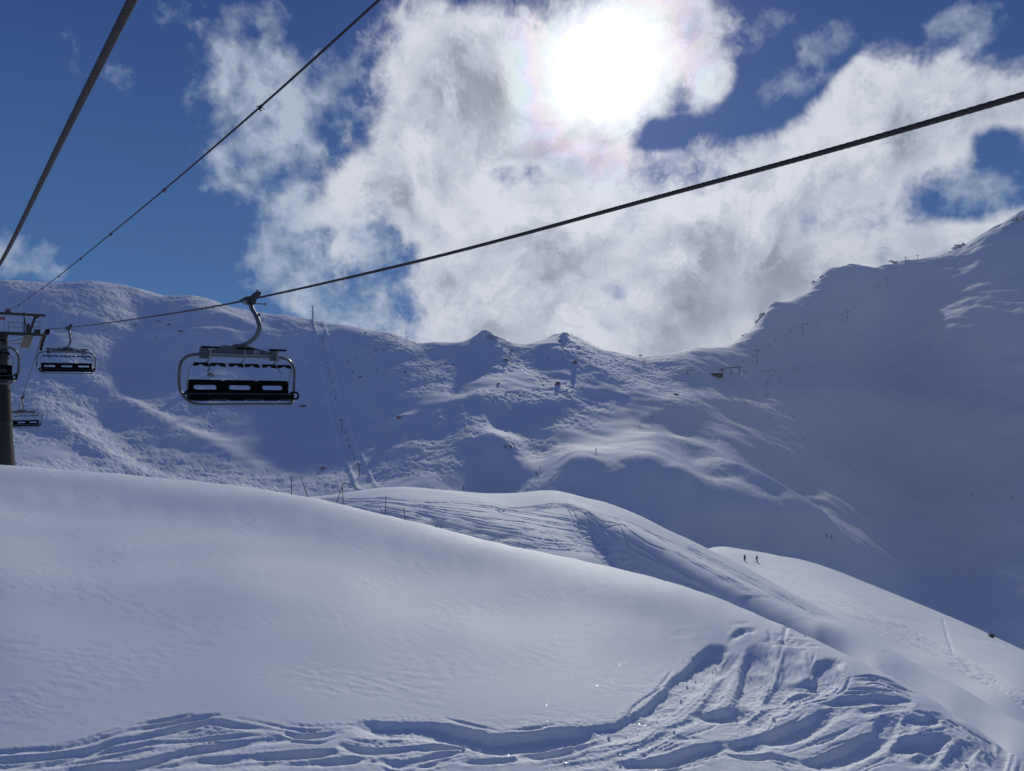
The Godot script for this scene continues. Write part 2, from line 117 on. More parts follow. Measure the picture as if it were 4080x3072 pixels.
	[0.04, 0.05, 0.5, [[-6.22, -20.0], [-5.34, -20.22], [-4.21, -20.4], [-2.46, -20.52]]], [0.08, 0.06, 0.5, [[0.03, -20.62], [0.65, -20.75], [1.16, -20.93]]],
	[0.05, 0.1, 0.5, [[2.13, -19.79], [3.06, -20.07], [3.76, -20.36], [4.35, -21.14]]], [0.06, 0.08, 0.5, [[2.74, -21.16], [3.07, -21.21], [3.51, -21.72], [3.9, -22.48], [5.03, -23.87]]],
	[0.07, 0.07, 0.5, [[-1.94, -21.11], [-1.12, -20.83], [-0.51, -20.61]]], [0.08, 0.05, 0.5, [[-1.94, -20.67], [-1.26, -20.56], [-0.48, -20.21], [-0.41, -20.24]]], [0.06, 0.07, 0.5, [[5.8, -22.92], [6.36, -23.71], [6.8, -24.52]]],
	[0.05, 0.09, 0.5, [[6.52, -23.6], [7.12, -24.32], [7.74, -25.3], [8.29, -26.13]]], [0.05, 0.08, 0.5, [[4.7, -21.54], [5.9, -23.04], [6.33, -23.85], [6.75, -24.61]]],
	[0.07, 0.09, 0.5, [[5.01, -21.23], [6.07, -22.72], [6.69, -23.55], [7.24, -24.23], [7.87, -25.28]]], [0.06, 0.07, 0.5, [[4.81, -23.7], [5.26, -24.45], [5.66, -25.22]]], [0.08, 0.07, 0.5, [[0.18, -19.92], [0.45, -20.04], [1.27, -20.25]]],
	[0.06, 0.08, 0.5, [[0.14, -19.75], [0.62, -19.91], [1.22, -20.18], [1.7, -20.5], [2.42, -20.77]]], [0.06, 0.08, 0.5, [[0.79, -19.04], [1.69, -19.34], [2.17, -19.67], [2.87, -19.83]]],
	[0.06, 0.06, 0.5, [[0.25, -19.76], [0.58, -19.83], [1.31, -20.06], [1.81, -20.33], [2.5, -20.68]]], [0.07, 0.07, 0.5, [[1.62, -19.27], [2.14, -19.53], [2.87, -19.88], [3.59, -20.15]]],
	[0.08, 0.06, 0.5, [[-3.26, -19.61], [-2.54, -19.92], [-1.73, -20.03], [-1.2, -19.98]]], [0.08, 0.07, 0.5, [[-3.7, -19.76], [-3.31, -19.77], [-2.48, -20.04], [-1.72, -20.25], [-1.2, -20.16]]],
	[0.05, 0.05, 0.5, [[-3.31, -19.72], [-2.52, -19.87], [-1.72, -20.16]]], [0.06, 0.08, 0.5, [[-3.26, -19.69], [-2.4, -19.87], [-1.75, -20.01]]],
	[0.05, 0.05, 0.5, [[-3.73, -19.79], [-3.31, -19.77], [-2.41, -19.94], [-1.71, -20.14], [-1.15, -20.02]]], [0.06, 0.08, 0.5, [[-3.46, -19.16], [-3.03, -19.15], [-2.48, -19.34], [-2.12, -19.64]]],
	[0.04, 0.06, 0.5, [[-3.53, -19.06], [-2.96, -19.12], [-2.43, -19.48], [-2.11, -19.6]]], [0.05, 0.08, 0.5, [[-3.5, -19.2], [-3.01, -19.09], [-2.44, -19.28]]],
	[0.09, 0.05, 0.5, [[-3.46, -19.09], [-3.03, -19.13], [-2.39, -19.36], [-2.1, -19.55]]], [0.07, 0.09, 0.5, [[-3.51, -18.48], [-2.78, -18.42], [-2.23, -18.59], [-1.77, -18.84]]],
	[0.07, 0.07, 0.5, [[2.48, -18.85], [3.29, -19.32], [4.25, -20.09], [5.17, -20.78]]], [0.07, 0.07, 0.5, [[1.25, -18.54], [2.42, -18.82], [3.32, -19.35], [4.17, -20.17], [5.14, -20.93]]],
	[0.08, 0.04, 0.5, [[1.06, -19.21], [2.2, -19.45], [2.93, -20.02]]], [0.08, 0.05, 0.5, [[2.48, -19.02], [3.24, -19.41], [4.2, -20.09]]], [0.05, 0.08, 0.5, [[2.2, -19.61], [2.89, -19.94], [3.81, -20.61]]],
	[0.08, 0.09, 0.5, [[2.83, -18.78], [3.42, -18.98], [4.27, -19.23], [5.17, -19.64], [6.33, -20.18]]], [0.06, 0.1, 0.5, [[2.72, -18.81], [3.52, -18.83], [4.41, -19.06]]],
	[0.09, 0.09, 0.5, [[3.47, -18.83], [4.27, -19.07], [5.16, -19.6], [6.38, -20.08]]], [0.07, 0.05, 0.5, [[2.59, -19.53], [3.33, -19.61], [4.06, -19.83], [4.86, -20.28]]],
	[0.08, 0.07, 0.5, [[2.77, -18.82], [3.47, -18.85], [4.35, -19.1], [5.17, -19.41]]], [0.05, 0.07, 0.5, [[8.23, -23.34], [8.77, -24.17], [9.25, -25.22], [9.57, -25.95]]],
	[0.06, 0.07, 0.5, [[8.59, -22.98], [9.16, -23.99], [9.55, -25.14], [9.87, -25.84]]], [0.08, 0.08, 0.5, [[6.63, -22.92], [6.8, -23.18], [7.08, -23.87]]], [0.07, 0.09, 0.5, [[7.91, -22.26], [8.38, -23.17], [8.93, -24.09], [9.41, -25.0]]],
	[0.07, 0.08, 0.5, [[8.29, -23.22], [8.75, -24.19], [9.11, -25.29], [9.57, -26.11]]], [0.07, 0.06, 0.5, [[9.86, -24.7], [9.62, -24.45], [9.87, -25.26], [10.51, -25.93]]], [0.05, 0.06, 0.5, [[9.16, -23.51], [9.38, -23.38], [9.84, -23.25]]],
	[0.06, 0.07, 0.5, [[9.27, -23.11], [9.87, -23.08], [10.67, -23.11], [11.25, -23.78]]], [0.08, 0.05, 0.5, [[10.1, -24.03], [10.18, -24.18], [10.49, -24.76], [10.99, -25.16]]],
	[0.08, 0.06, 0.5, [[9.92, -23.2], [10.53, -23.21], [11.0, -23.89]]], [0.05, 0.09, 0.5, [[8.62, -22.19], [8.97, -22.53], [9.46, -22.82], [10.12, -22.86]]], [0.08, 0.07, 0.5, [[7.56, -22.29], [8.06, -22.69], [8.67, -23.12], [9.3, -23.42]]],
	[0.06, 0.09, 0.5, [[8.01, -21.97], [8.59, -22.23], [8.94, -22.63], [9.48, -22.78]]], [0.04, 0.06, 0.5, [[7.55, -21.13], [8.03, -21.88], [8.57, -22.25]]], [0.07, 0.1, 0.5, [[8.25, -21.63], [8.81, -22.0], [9.06, -22.25]]],
	[0.07, 0.04, 0.5, [[7.09, -20.08], [7.54, -20.39], [8.19, -20.65], [8.81, -21.07]]], [0.07, 0.08, 0.5, [[6.13, -20.51], [6.66, -20.74], [7.32, -20.98], [7.94, -21.44], [8.46, -21.72]]],
	[0.05, 0.04, 0.5, [[8.33, -21.82], [9.09, -22.05], [9.77, -22.48], [10.43, -22.59]]], [0.05, 0.06, 0.5, [[7.3, -19.91], [7.81, -20.11], [8.39, -20.44], [8.95, -20.79]]],
	[0.05, 0.07, 0.5, [[7.75, -21.79], [8.19, -22.09], [8.84, -22.59], [9.4, -22.92], [10.31, -23.28]]], [0.06, 0.08, 0.5, [[10.72, -23.16], [11.4, -23.04], [11.98, -22.75], [12.35, -22.77]]],
	[0.05, 0.09, 0.5, [[9.92, -21.94], [10.6, -21.96], [11.08, -21.9], [11.45, -21.64]]], [0.06, 0.07, 0.5, [[9.9, -22.14], [10.71, -22.13], [11.14, -22.07], [11.69, -21.84]]],
	[0.08, 0.05, 0.5, [[10.59, -22.18], [11.09, -22.1], [11.61, -21.69], [11.96, -21.77]]], [0.09, 0.08, 0.5, [[10.67, -22.95], [11.45, -22.87], [11.89, -22.59]]],
	[0.05, 0.1, 0.5, [[10.56, -21.45], [11.12, -21.47], [11.65, -21.44], [11.95, -21.5]]], [0.08, 0.07, 0.5, [[10.8, -22.54], [11.15, -22.36], [11.57, -22.45], [11.99, -22.5]]],
	[0.05, 0.06, 0.5, [[10.61, -22.26], [11.12, -22.09], [11.69, -22.06]]], [0.07, 0.06, 0.5, [[10.77, -22.32], [11.23, -22.22], [11.61, -22.16], [11.86, -22.22]]],
	[0.04, 0.09, 0.5, [[10.51, -21.53], [11.1, -21.29], [11.65, -21.26], [11.98, -21.25]]], [0.04, 0.07, 0.5, [[8.33, -18.69], [8.61, -18.85], [9.13, -19.02], [9.88, -19.51], [10.56, -19.64]]],
	[0.09, 0.07, 0.5, [[8.45, -20.49], [9.21, -20.84], [9.81, -21.17]]], [0.05, 0.05, 0.5, [[8.99, -19.2], [9.8, -19.57], [10.38, -19.85], [11.14, -20.15]]],
	[0.06, 0.07, 0.5, [[7.93, -20.19], [8.39, -20.46], [9.08, -20.91], [9.87, -21.22], [10.28, -21.41]]], [0.05, 0.07, 0.5, [[7.96, -19.93], [8.57, -20.12], [9.28, -20.6], [10.06, -20.79]]],
	[0.09, 0.07, 0.5, [[7.11, -19.61], [7.22, -19.5], [7.66, -19.37], [8.14, -19.26]]], [0.04, 0.05, 0.5, [[6.64, -20.17], [7.23, -20.16], [7.64, -19.87]]], [0.07, 0.1, 0.5, [[7.22, -20.1], [7.5, -19.87], [7.79, -19.74], [8.26, -19.64]]],
	[0.08, 0.09, 0.5, [[7.18, -19.32], [7.21, -19.25], [7.62, -18.95], [8.13, -18.87]]], [0.08, 0.08, 0.5, [[6.7, -20.25], [7.21, -20.3], [7.68, -20.13]]], [0.04, 0.05, 0.5, [[11.45, -23.29], [11.97, -23.36], [12.3, -22.94]]],
	[0.08, 0.09, 0.5, [[11.43, -23.77], [12.12, -23.78], [12.61, -23.31]]], [0.07, 0.08, 0.5, [[11.5, -23.21], [11.86, -23.28], [12.17, -22.91], [12.48, -22.37]]],
	[0.04, 0.05, 0.5, [[11.67, -23.01], [11.99, -23.11], [12.18, -22.87], [12.54, -22.47]]], [0.05, 0.06, 0.5, [[11.54, -23.19], [11.97, -23.29], [12.23, -22.92], [12.58, -22.42]]],
	[0.07, 0.08, 0.5, [[11.84, -20.6], [11.94, -20.66], [12.44, -20.73], [12.93, -20.96]]], [0.05, 0.06, 0.5, [[11.12, -21.46], [11.6, -21.72], [12.24, -21.73], [12.43, -21.83]]],
	[0.05, 0.04, 0.5, [[11.21, -21.14], [11.78, -21.49], [12.25, -21.42]]], [0.05, 0.05, 0.5, [[11.73, -20.55], [11.96, -20.9], [12.3, -20.73], [12.86, -21.11]]],
	[0.04, 0.08, 0.5, [[11.8, -20.49], [12.03, -20.81], [12.42, -20.76], [12.89, -21.1]]], [0.04, 0.07, 0.5, [[10.47, -20.2], [10.92, -20.7], [11.64, -20.71]]], [0.06, 0.07, 0.5, [[11.54, -19.71], [11.35, -19.84], [11.78, -19.68]]],
	[0.05, 0.07, 0.5, [[11.17, -19.6], [11.48, -19.89], [11.46, -19.84], [11.68, -19.7]]], [0.05, 0.06, 0.5, [[11.17, -19.56], [11.42, -19.73], [11.5, -19.61], [11.71, -19.47], [12.4, -19.62]]],
	[0.09, 0.07, 0.5, [[10.52, -20.22], [10.86, -20.61], [11.71, -20.81], [11.71, -20.72]]], [0.08, 0.08, 0.5, [[26.63, -42.5], [26.89, -41.73], [27.1, -40.9]]],
	[0.08, 0.08, 0.5, [[27.22, -41.76], [27.49, -40.98], [27.34, -39.46], [27.85, -38.33]]], [0.07, 0.05, 0.5, [[27.21, -41.83], [27.46, -40.99], [27.42, -39.37], [27.79, -38.31]]],
	[0.08, 0.07, 0.5, [[27.13, -41.8], [27.31, -40.97], [27.38, -39.47]]], [0.07, 0.08, 0.5, [[27.4, -42.96], [27.83, -42.09], [28.23, -41.03], [28.19, -39.55], [28.58, -38.79]]],
	[0.08, 0.06, 0.5, [[13.15, -20.41], [13.54, -20.19], [14.14, -20.14], [27.4, -37.74]]], [0.05, 0.08, 0.5, [[13.2, -20.37], [13.55, -20.27], [14.1, -20.25], [27.28, -37.79]]],
	[0.09, 0.05, 0.5, [[13.51, -20.93], [13.79, -20.81], [13.65, -20.48]]], [0.07, 0.04, 0.5, [[13.39, -20.76], [13.72, -20.69], [13.82, -20.31], [27.15, -37.89]]],
	[0.05, 0.06, 0.5, [[13.25, -20.33], [13.57, -20.18], [14.26, -20.0], [27.44, -37.62]]], [0.05, 0.07, 0.5, [[9.16, -26.44], [9.96, -26.35], [10.57, -26.07], [11.27, -26.02]]],
	[0.07, 0.05, 0.5, [[9.21, -26.48], [9.92, -26.34], [10.62, -26.02]]], [0.06, 0.09, 0.5, [[9.27, -27.1], [10.03, -26.93], [10.82, -26.61], [11.29, -26.46]]],
	[0.08, 0.09, 0.5, [[9.34, -27.02], [10.09, -26.95], [10.83, -26.7], [11.36, -26.73]]], [0.05, 0.06, 0.5, [[9.22, -27.02], [10.11, -27.02], [10.81, -26.6], [11.37, -26.6]]],
	[0.04, 0.06, 0.5, [[25.74, -52.12], [25.84, -50.36], [27.06, -50.19]]], [0.08, 0.1, 0.5, [[25.56, -52.08], [25.81, -50.27], [27.06, -50.15]]], [0.09, 0.09, 0.5, [[25.78, -52.13], [25.87, -50.42], [27.06, -50.3]]],
	[0.06, 0.08, 0.5, [[25.71, -52.16], [25.85, -50.33], [27.08, -50.39]]], [0.06, 0.09, 0.5, [[25.77, -52.24], [25.93, -50.32], [27.0, -50.27], [28.14, -50.42]]],
	[0.07, 0.05, 0.5, [[10.62, -25.72], [10.39, -24.95], [10.13, -23.94], [9.38, -23.35]]], [0.06, 0.07, 0.5, [[10.17, -24.91], [9.95, -24.13], [9.37, -23.35], [8.44, -22.34]]],
	[0.07, 0.1, 0.5, [[9.07, -25.37], [8.82, -24.83], [8.29, -24.31], [7.46, -23.24]]], [0.08, 0.08, 0.5, [[10.35, -24.97], [10.07, -24.12], [9.31, -23.35]]],
	[0.05, 0.1, 0.5, [[10.91, -25.72], [10.47, -24.94], [10.27, -23.96], [9.65, -23.2]]], [0.05, 0.08, 0.5, [[28.41, -48.72], [29.67, -47.47], [42.78, -63.53], [44.79, -62.1]]],
	[0.09, 0.05, 0.5, [[28.12, -48.35], [30.02, -47.08], [43.28, -63.14], [44.49, -61.61]]], [0.09, 0.07, 0.5, [[28.16, -48.41], [30.05, -47.25], [43.09, -63.24], [44.51, -61.68]]],
	[0.08, 0.07, 0.5, [[28.1, -48.43], [30.07, -47.08], [43.17, -63.13], [44.53, -61.73]]], [0.07, 0.1, 0.5, [[28.18, -48.38], [29.98, -47.24], [43.16, -63.13]]],
	[0.04, 0.05, 0.5, [[28.37, -48.16], [44.11, -69.08], [45.82, -66.37], [47.34, -65.65]]], [0.08, 0.04, 0.5, [[26.54, -49.46], [28.78, -47.93], [44.41, -68.52], [45.5, -66.09]]],
	[0.08, 0.07, 0.5, [[28.78, -47.9], [44.35, -68.64], [45.51, -66.12], [47.25, -65.35]]], [0.07, 0.09, 0.5, [[28.82, -47.86], [44.39, -68.61], [45.45, -65.99]]],
	[0.06, 0.06, 0.5, [[28.44, -48.25], [44.04, -69.04], [45.8, -66.45], [47.38, -65.7]]], [0.08, 0.09, 0.5, [[13.13, -21.3], [13.33, -20.55], [13.3, -19.71], [13.01, -18.99]]],
	[0.08, 0.07, 0.5, [[12.57, -20.85], [12.61, -20.5], [12.66, -19.8], [12.51, -19.15]]], [0.06, 0.07, 0.5, [[12.23, -21.5], [12.92, -21.15], [13.13, -20.41], [13.05, -19.74]]],
	[0.09, 0.09, 0.5, [[12.19, -21.53], [12.98, -21.23], [13.21, -20.54]]], [0.06, 0.1, 0.5, [[12.01, -21.02], [12.62, -20.96], [12.68, -20.48], [12.61, -19.77]]],
	[0.08, 0.06, 0.5, [[4.69, -20.58], [5.25, -20.87], [6.2, -21.61], [7.62, -23.89], [8.07, -24.92]]], [0.06, 0.05, 0.5, [[4.23, -21.21], [4.67, -21.61], [5.31, -22.3]]], [0.05, 0.06, 0.5, [[4.78, -21.47], [5.48, -22.22], [6.89, -24.24]]],
	[0.07, 0.04, 0.5, [[4.71, -21.55], [5.36, -22.28], [6.68, -24.38], [7.34, -25.39]]], [0.04, 0.04, 0.5, [[4.71, -21.6], [5.48, -22.08], [6.8, -24.29]]],
]
const HILL_TRACKS := [
	[0.09, 0.16, 0.3, [[-26.63, -98.87], [-17.6, -84.37], [-11.79, -79.7], [-6.96, -79.7], [-2.19, -81.24], [2.62, -79.13], [7.03, -75.96], [10.8, -73.05]]],
	[0.12, 0.21, 0.3, [[-25.84, -96.48], [-17.28, -83.64], [-11.42, -78.62], [-6.63, -78.79], [-1.84, -79.39], [2.89, -77.09], [7.35, -75.26], [11.15, -72.46], [14.43, -69.06]]],
	[0.1, 0.13, 0.3, [[-25.98, -96.94], [-17.25, -83.44], [-11.46, -78.77], [-6.67, -79.0], [-1.86, -79.35], [2.86, -77.15], [7.31, -75.27]]],
	[0.09, 0.2, 0.3, [[-25.45, -95.31], [-16.82, -81.87], [-11.31, -78.58], [-6.38, -77.47], [-1.65, -78.44], [3.03, -75.88], [7.52, -74.91]]],
	[0.12, 0.13, 0.3, [[-10.94, -77.28], [-6.03, -75.84], [-1.34, -75.89], [3.22, -73.43], [7.82, -74.48], [11.66, -71.75], [14.94, -68.23]]],
	[0.14, 0.19, 0.3, [[-25.2, -95.0], [-16.38, -80.71], [-10.78, -76.59], [-5.96, -75.9], [-1.25, -75.51], [3.33, -73.56], [7.93, -74.41]]],
	[0.11, 0.18, 0.3, [[-25.01, -94.73], [-16.14, -80.15], [-10.58, -76.27], [-5.67, -74.62], [-1.0, -74.17], [3.55, -72.64], [8.2, -74.04], [12.07, -71.28], [15.33, -67.65]]],
	[0.09, 0.17, 0.3, [[-10.4, -75.88], [-5.49, -74.0], [-0.82, -72.71], [3.67, -71.19], [8.41, -73.92]]], [0.14, 0.21, 0.3, [[-15.7, -78.69], [-10.3, -75.56], [-5.36, -73.18], [-0.73, -71.92], [3.76, -71.09], [8.5, -73.7], [12.35, -70.7]]],
	[0.12, 0.12, 0.3, [[-24.45, -93.44], [-15.45, -77.99], [-9.98, -74.19], [-5.18, -73.0], [-0.52, -70.63], [3.91, -69.81], [8.76, -73.63]]],
	[0.12, 0.2, 0.3, [[-9.88, -74.12], [-5.01, -72.09], [-0.39, -69.39], [4.0, -68.86], [8.91, -73.37], [12.75, -70.06]]],
	[0.11, 0.13, 0.3, [[-9.63, -73.28], [-4.79, -71.23], [-0.21, -69.04], [4.14, -67.63], [9.14, -73.12], [13.01, -69.87], [16.27, -66.16]]],
	[0.11, 0.18, 0.3, [[-9.73, -73.93], [-4.83, -71.5], [-0.23, -68.62], [4.13, -67.98], [9.12, -73.24], [12.97, -69.87]]],
	[0.08, 0.14, 0.3, [[-23.71, -91.5], [-14.95, -76.84], [-9.5, -73.08], [-4.63, -70.63], [-0.06, -68.52], [4.29, -67.39], [9.31, -72.86], [13.16, -69.44], [16.44, -65.82]]],
	[0.14, 0.14, 0.3, [[-14.87, -76.61], [-9.38, -72.55], [-4.58, -70.83], [0.0, -67.69], [4.33, -66.86], [9.37, -72.61], [13.23, -69.28]]],
	[0.11, 0.18, 0.3, [[-23.71, -91.73], [-14.84, -76.6], [-9.43, -73.16], [-4.51, -70.21], [0.04, -67.46], [4.4, -67.26], [9.42, -72.6], [13.29, -69.26], [16.55, -65.51]]],
	[0.11, 0.13, 0.3, [[-9.45, -72.84], [-4.6, -70.62], [-0.04, -67.67], [4.28, -66.75], [9.34, -72.76], [13.2, -69.42]]],
	[0.1, 0.14, 0.3, [[-9.41, -72.98], [-4.51, -70.25], [0.04, -67.83], [4.36, -66.61], [9.41, -72.45], [13.33, -69.4], [16.59, -65.65]]],
	[0.08, 0.21, 0.3, [[-9.34, -72.73], [-4.48, -70.35], [0.09, -67.22], [4.4, -66.4], [9.45, -72.28], [13.35, -69.14], [16.61, -65.44]]],
	[0.12, 0.14, 0.3, [[-14.63, -75.98], [-9.28, -72.83], [-4.35, -69.88], [0.19, -66.59], [4.49, -65.89], [9.58, -72.13]]],
	[0.11, 0.18, 0.3, [[-9.16, -72.25], [-4.29, -69.73], [0.25, -66.1], [4.51, -65.15], [9.66, -71.99], [13.58, -68.91]]],
	[0.11, 0.14, 0.3, [[-9.07, -72.13], [-4.18, -69.28], [0.34, -65.78], [4.61, -64.98], [9.77, -71.75], [13.66, -68.52], [16.95, -64.93]]],
	[0.08, 0.14, 0.3, [[-23.38, -90.88], [-14.53, -75.66], [-9.19, -72.42], [-4.3, -69.69], [0.24, -66.46], [4.51, -65.27], [9.65, -72.01], [13.56, -68.87], [16.83, -65.2]]],
	[0.09, 0.15, 0.3, [[-14.51, -75.69], [-9.1, -72.0], [-4.24, -69.51], [0.29, -66.14], [4.57, -65.38], [9.69, -71.76]]],
	[0.13, 0.19, 0.3, [[-9.06, -72.14], [-4.17, -69.37], [0.36, -65.93], [4.61, -64.69], [9.8, -71.82], [13.71, -68.63], [16.94, -64.78]]],
	[0.09, 0.19, 0.3, [[-14.14, -74.63], [-8.86, -71.7], [-3.95, -68.52], [0.55, -64.95], [4.77, -63.95], [10.0, -71.19], [13.94, -68.15]]],
	[0.09, 0.22, 0.3, [[-8.75, -71.12], [-3.87, -68.08], [0.6, -64.48], [4.83, -63.82], [10.06, -71.03], [14.01, -68.06], [17.31, -64.45]]],
	[0.13, 0.16, 0.3, [[-8.82, -71.57], [-3.92, -68.5], [0.57, -64.78], [4.79, -63.74], [10.02, -71.07]]], [0.09, 0.14, 0.3, [[-14.11, -74.58], [-8.79, -71.38], [-3.93, -68.79], [0.59, -65.13], [4.79, -63.52], [10.03, -71.02]]],
	[0.12, 0.18, 0.3, [[-22.94, -90.18], [-13.94, -74.09], [-8.65, -70.99], [-3.77, -67.85], [0.7, -64.05], [4.9, -63.08], [10.19, -70.82], [14.15, -67.86], [17.42, -64.15]]],
	[0.11, 0.16, 0.3, [[-22.71, -89.38], [-13.87, -73.91], [-8.62, -71.07], [-3.71, -67.66], [0.74, -63.77], [4.94, -62.89], [10.24, -70.7], [14.21, -67.75], [17.47, -64.0]]],
	[0.13, 0.16, 0.3, [[-22.66, -89.04], [-13.93, -74.03], [-8.66, -70.97], [-3.78, -67.86], [0.69, -64.3], [4.88, -63.09], [10.16, -70.77], [14.11, -67.79]]],
	[0.09, 0.17, 0.3, [[-13.79, -73.86], [-8.49, -70.66], [-3.58, -67.09], [0.86, -63.5], [5.01, -62.11], [10.39, -70.58], [14.35, -67.48], [17.63, -63.8]]],
	[0.12, 0.17, 0.3, [[-22.59, -89.19], [-13.81, -74.02], [-8.46, -70.55], [-3.57, -67.03], [0.87, -63.79], [5.02, -62.13], [10.39, -70.43]]],
	[0.12, 0.2, 0.3, [[-13.69, -73.48], [-8.38, -70.19], [-3.54, -67.26], [0.91, -63.49], [5.05, -61.84], [10.45, -70.34]]],
	[0.13, 0.14, 0.3, [[-22.58, -89.36], [-13.68, -73.65], [-8.35, -70.25], [-3.45, -66.57], [0.97, -63.35], [5.12, -61.85], [10.52, -70.23]]],
	[0.1, 0.2, 0.3, [[-8.22, -69.91], [-3.36, -66.68], [1.08, -62.95], [5.18, -61.07], [10.66, -70.05]]],
	[0.12, 0.16, 0.3, [[-22.48, -89.2], [-13.56, -73.33], [-8.23, -69.91], [-3.36, -66.54], [1.06, -62.78], [5.19, -61.27], [10.65, -70.1]]],
	[0.1, 0.19, 0.3, [[-8.12, -69.79], [-3.22, -65.91], [1.18, -62.37], [5.31, -61.02], [10.81, -69.94], [14.76, -66.7]]], [0.1, 0.13, 0.3, [[-8.18, -69.95], [-3.28, -66.15], [1.13, -62.66], [5.26, -61.2], [10.74, -69.97], [14.68, -66.74]]],
	[0.08, 0.17, 0.3, [[-13.46, -73.18], [-8.13, -69.81], [-3.25, -66.36], [1.17, -62.46], [5.29, -60.86], [10.82, -70.01], [14.77, -66.77], [18.05, -63.09]]],
	[0.11, 0.2, 0.3, [[-13.26, -72.51], [-8.0, -69.51], [-3.1, -65.68], [1.29, -61.94], [5.39, -60.43], [10.94, -69.63]]],
	[0.13, 0.18, 0.3, [[-22.34, -89.12], [-13.32, -72.76], [-7.99, -69.24], [-3.12, -65.46], [1.26, -62.18], [5.37, -60.6], [10.92, -69.77], [14.85, -66.44], [18.12, -62.75]]],
	[0.13, 0.15, 0.3, [[-13.3, -72.81], [-7.95, -69.2], [-3.1, -65.78], [1.3, -62.16], [5.44, -60.87], [10.94, -69.53]]],
	[0.09, 0.2, 0.3, [[-13.23, -72.62], [-7.9, -69.11], [-3.02, -65.1], [1.36, -62.04], [5.45, -60.21], [11.03, -69.51], [15.0, -66.33]]],
	[0.11, 0.21, 0.3, [[-22.04, -88.3], [-13.14, -72.44], [-7.81, -68.92], [-2.93, -64.91], [1.43, -61.48], [5.54, -60.08], [11.11, -69.22], [15.09, -66.09], [18.37, -62.42]]],
	[0.12, 0.17, 0.3, [[-4.87, -78.42], [-1.35, -80.16], [1.79, -81.2], [4.49, -82.59], [6.36, -82.57], [8.08, -81.15], [9.33, -81.01]]],
	[0.12, 0.17, 0.3, [[-3.85, -78.29], [-1.33, -79.19], [1.77, -80.52], [4.46, -82.09], [6.31, -81.91], [7.94, -79.74], [9.02, -78.37]]],
	[0.12, 0.17, 0.3, [[-2.84, -78.28], [-1.32, -78.2], [1.76, -79.83], [4.43, -81.6], [6.26, -81.29], [7.85, -78.81], [8.91, -77.37]]],
	[0.12, 0.17, 0.3, [[-1.82, -78.34], [-1.3, -77.2], [1.74, -79.12], [4.41, -81.12], [6.21, -80.7], [7.78, -78.15], [8.83, -76.7]]],
	[0.12, 0.17, 0.3, [[-0.81, -78.36], [-1.28, -76.22], [1.72, -78.4], [4.38, -80.65], [6.17, -80.15], [7.73, -77.64], [8.77, -76.16]]], [0.13, 0.2, 0.3, [[6.11, -81.42], [6.38, -73.59], [6.33, -67.07]]],
	[0.13, 0.2, 0.3, [[6.58, -80.79], [6.9, -74.05], [6.9, -68.36]]], [0.13, 0.2, 0.3, [[7.9, -78.34], [8.16, -74.22], [8.52, -70.84]]], [0.13, 0.2, 0.3, [[8.21, -78.39], [9.06, -76.1], [10.63, -73.38], [11.08, -70.2]]],
	[0.13, 0.2, 0.3, [[7.05, -81.39], [9.15, -76.86], [11.09, -76.57], [11.4, -73.72], [11.88, -71.73]]], [0.13, 0.2, 0.3, [[9.24, -79.8], [11.51, -79.44], [12.25, -74.54], [13.66, -71.85], [15.29, -70.76]]],
	[0.13, 0.2, 0.3, [[2.67, -76.4], [7.0, -75.11], [10.45, -75.5], [15.0, -78.88], [18.26, -77.54]]], [0.13, 0.2, 0.3, [[5.02, -68.1], [7.24, -72.64], [8.37, -74.34]]],
	[0.13, 0.2, 0.3, [[10.16, -80.96], [13.37, -81.38], [15.9, -78.31], [17.18, -71.01]]], [0.13, 0.2, 0.3, [[10.74, -74.12], [13.45, -70.71], [15.52, -67.77], [17.39, -64.93]]],
	[0.09, 0.22, 0.3, [[25.37, -68.63], [27.48, -64.23], [27.78, -57.21], [28.97, -53.37], [29.9, -49.82], [30.62, -46.56]]],
	[0.09, 0.18, 0.3, [[23.28, -74.54], [25.55, -69.12], [27.15, -63.46], [27.69, -57.02], [28.88, -53.2], [29.8, -49.65], [30.8, -46.83], [30.27, -42.33], [32.6, -42.21]]],
	[0.09, 0.16, 0.3, [[22.63, -73.3], [25.07, -68.33], [26.88, -63.14], [27.29, -56.4], [28.56, -52.74], [29.11, -48.56], [29.97, -45.6], [29.88, -41.78], [31.57, -40.88]]],
	[0.12, 0.2, 0.3, [[19.41, -78.48], [22.57, -73.57], [24.83, -67.95], [26.47, -62.35], [27.1, -56.12], [28.15, -52.02], [28.98, -48.37], [29.6, -45.05], [29.53, -41.31]]],
	[0.1, 0.18, 0.3, [[19.35, -78.31], [22.39, -73.03], [24.73, -67.72], [26.57, -62.61], [27.06, -56.04], [28.3, -52.31], [29.05, -48.49], [29.49, -44.89], [29.42, -41.16], [31.42, -40.68]]],
	[0.11, 0.14, 0.3, [[26.52, -62.58], [27.03, -56.04], [28.1, -51.98], [29.02, -48.46], [29.46, -44.85], [29.25, -40.91]]],
	[0.11, 0.14, 0.3, [[19.31, -78.37], [22.28, -72.83], [24.67, -67.63], [26.64, -62.85], [27.04, -56.03], [28.21, -52.17], [29.15, -48.67], [29.72, -45.24], [29.34, -41.04]]],
	[0.11, 0.12, 0.3, [[26.49, -62.62], [26.84, -55.7], [28.03, -51.89], [28.71, -47.95], [29.35, -44.69], [29.26, -40.93]]],
	[0.11, 0.16, 0.3, [[18.98, -77.73], [21.96, -72.24], [24.34, -67.01], [26.36, -62.36], [26.91, -55.87], [27.83, -51.53], [28.71, -47.96], [29.32, -44.65], [29.25, -40.92], [30.95, -40.07]]],
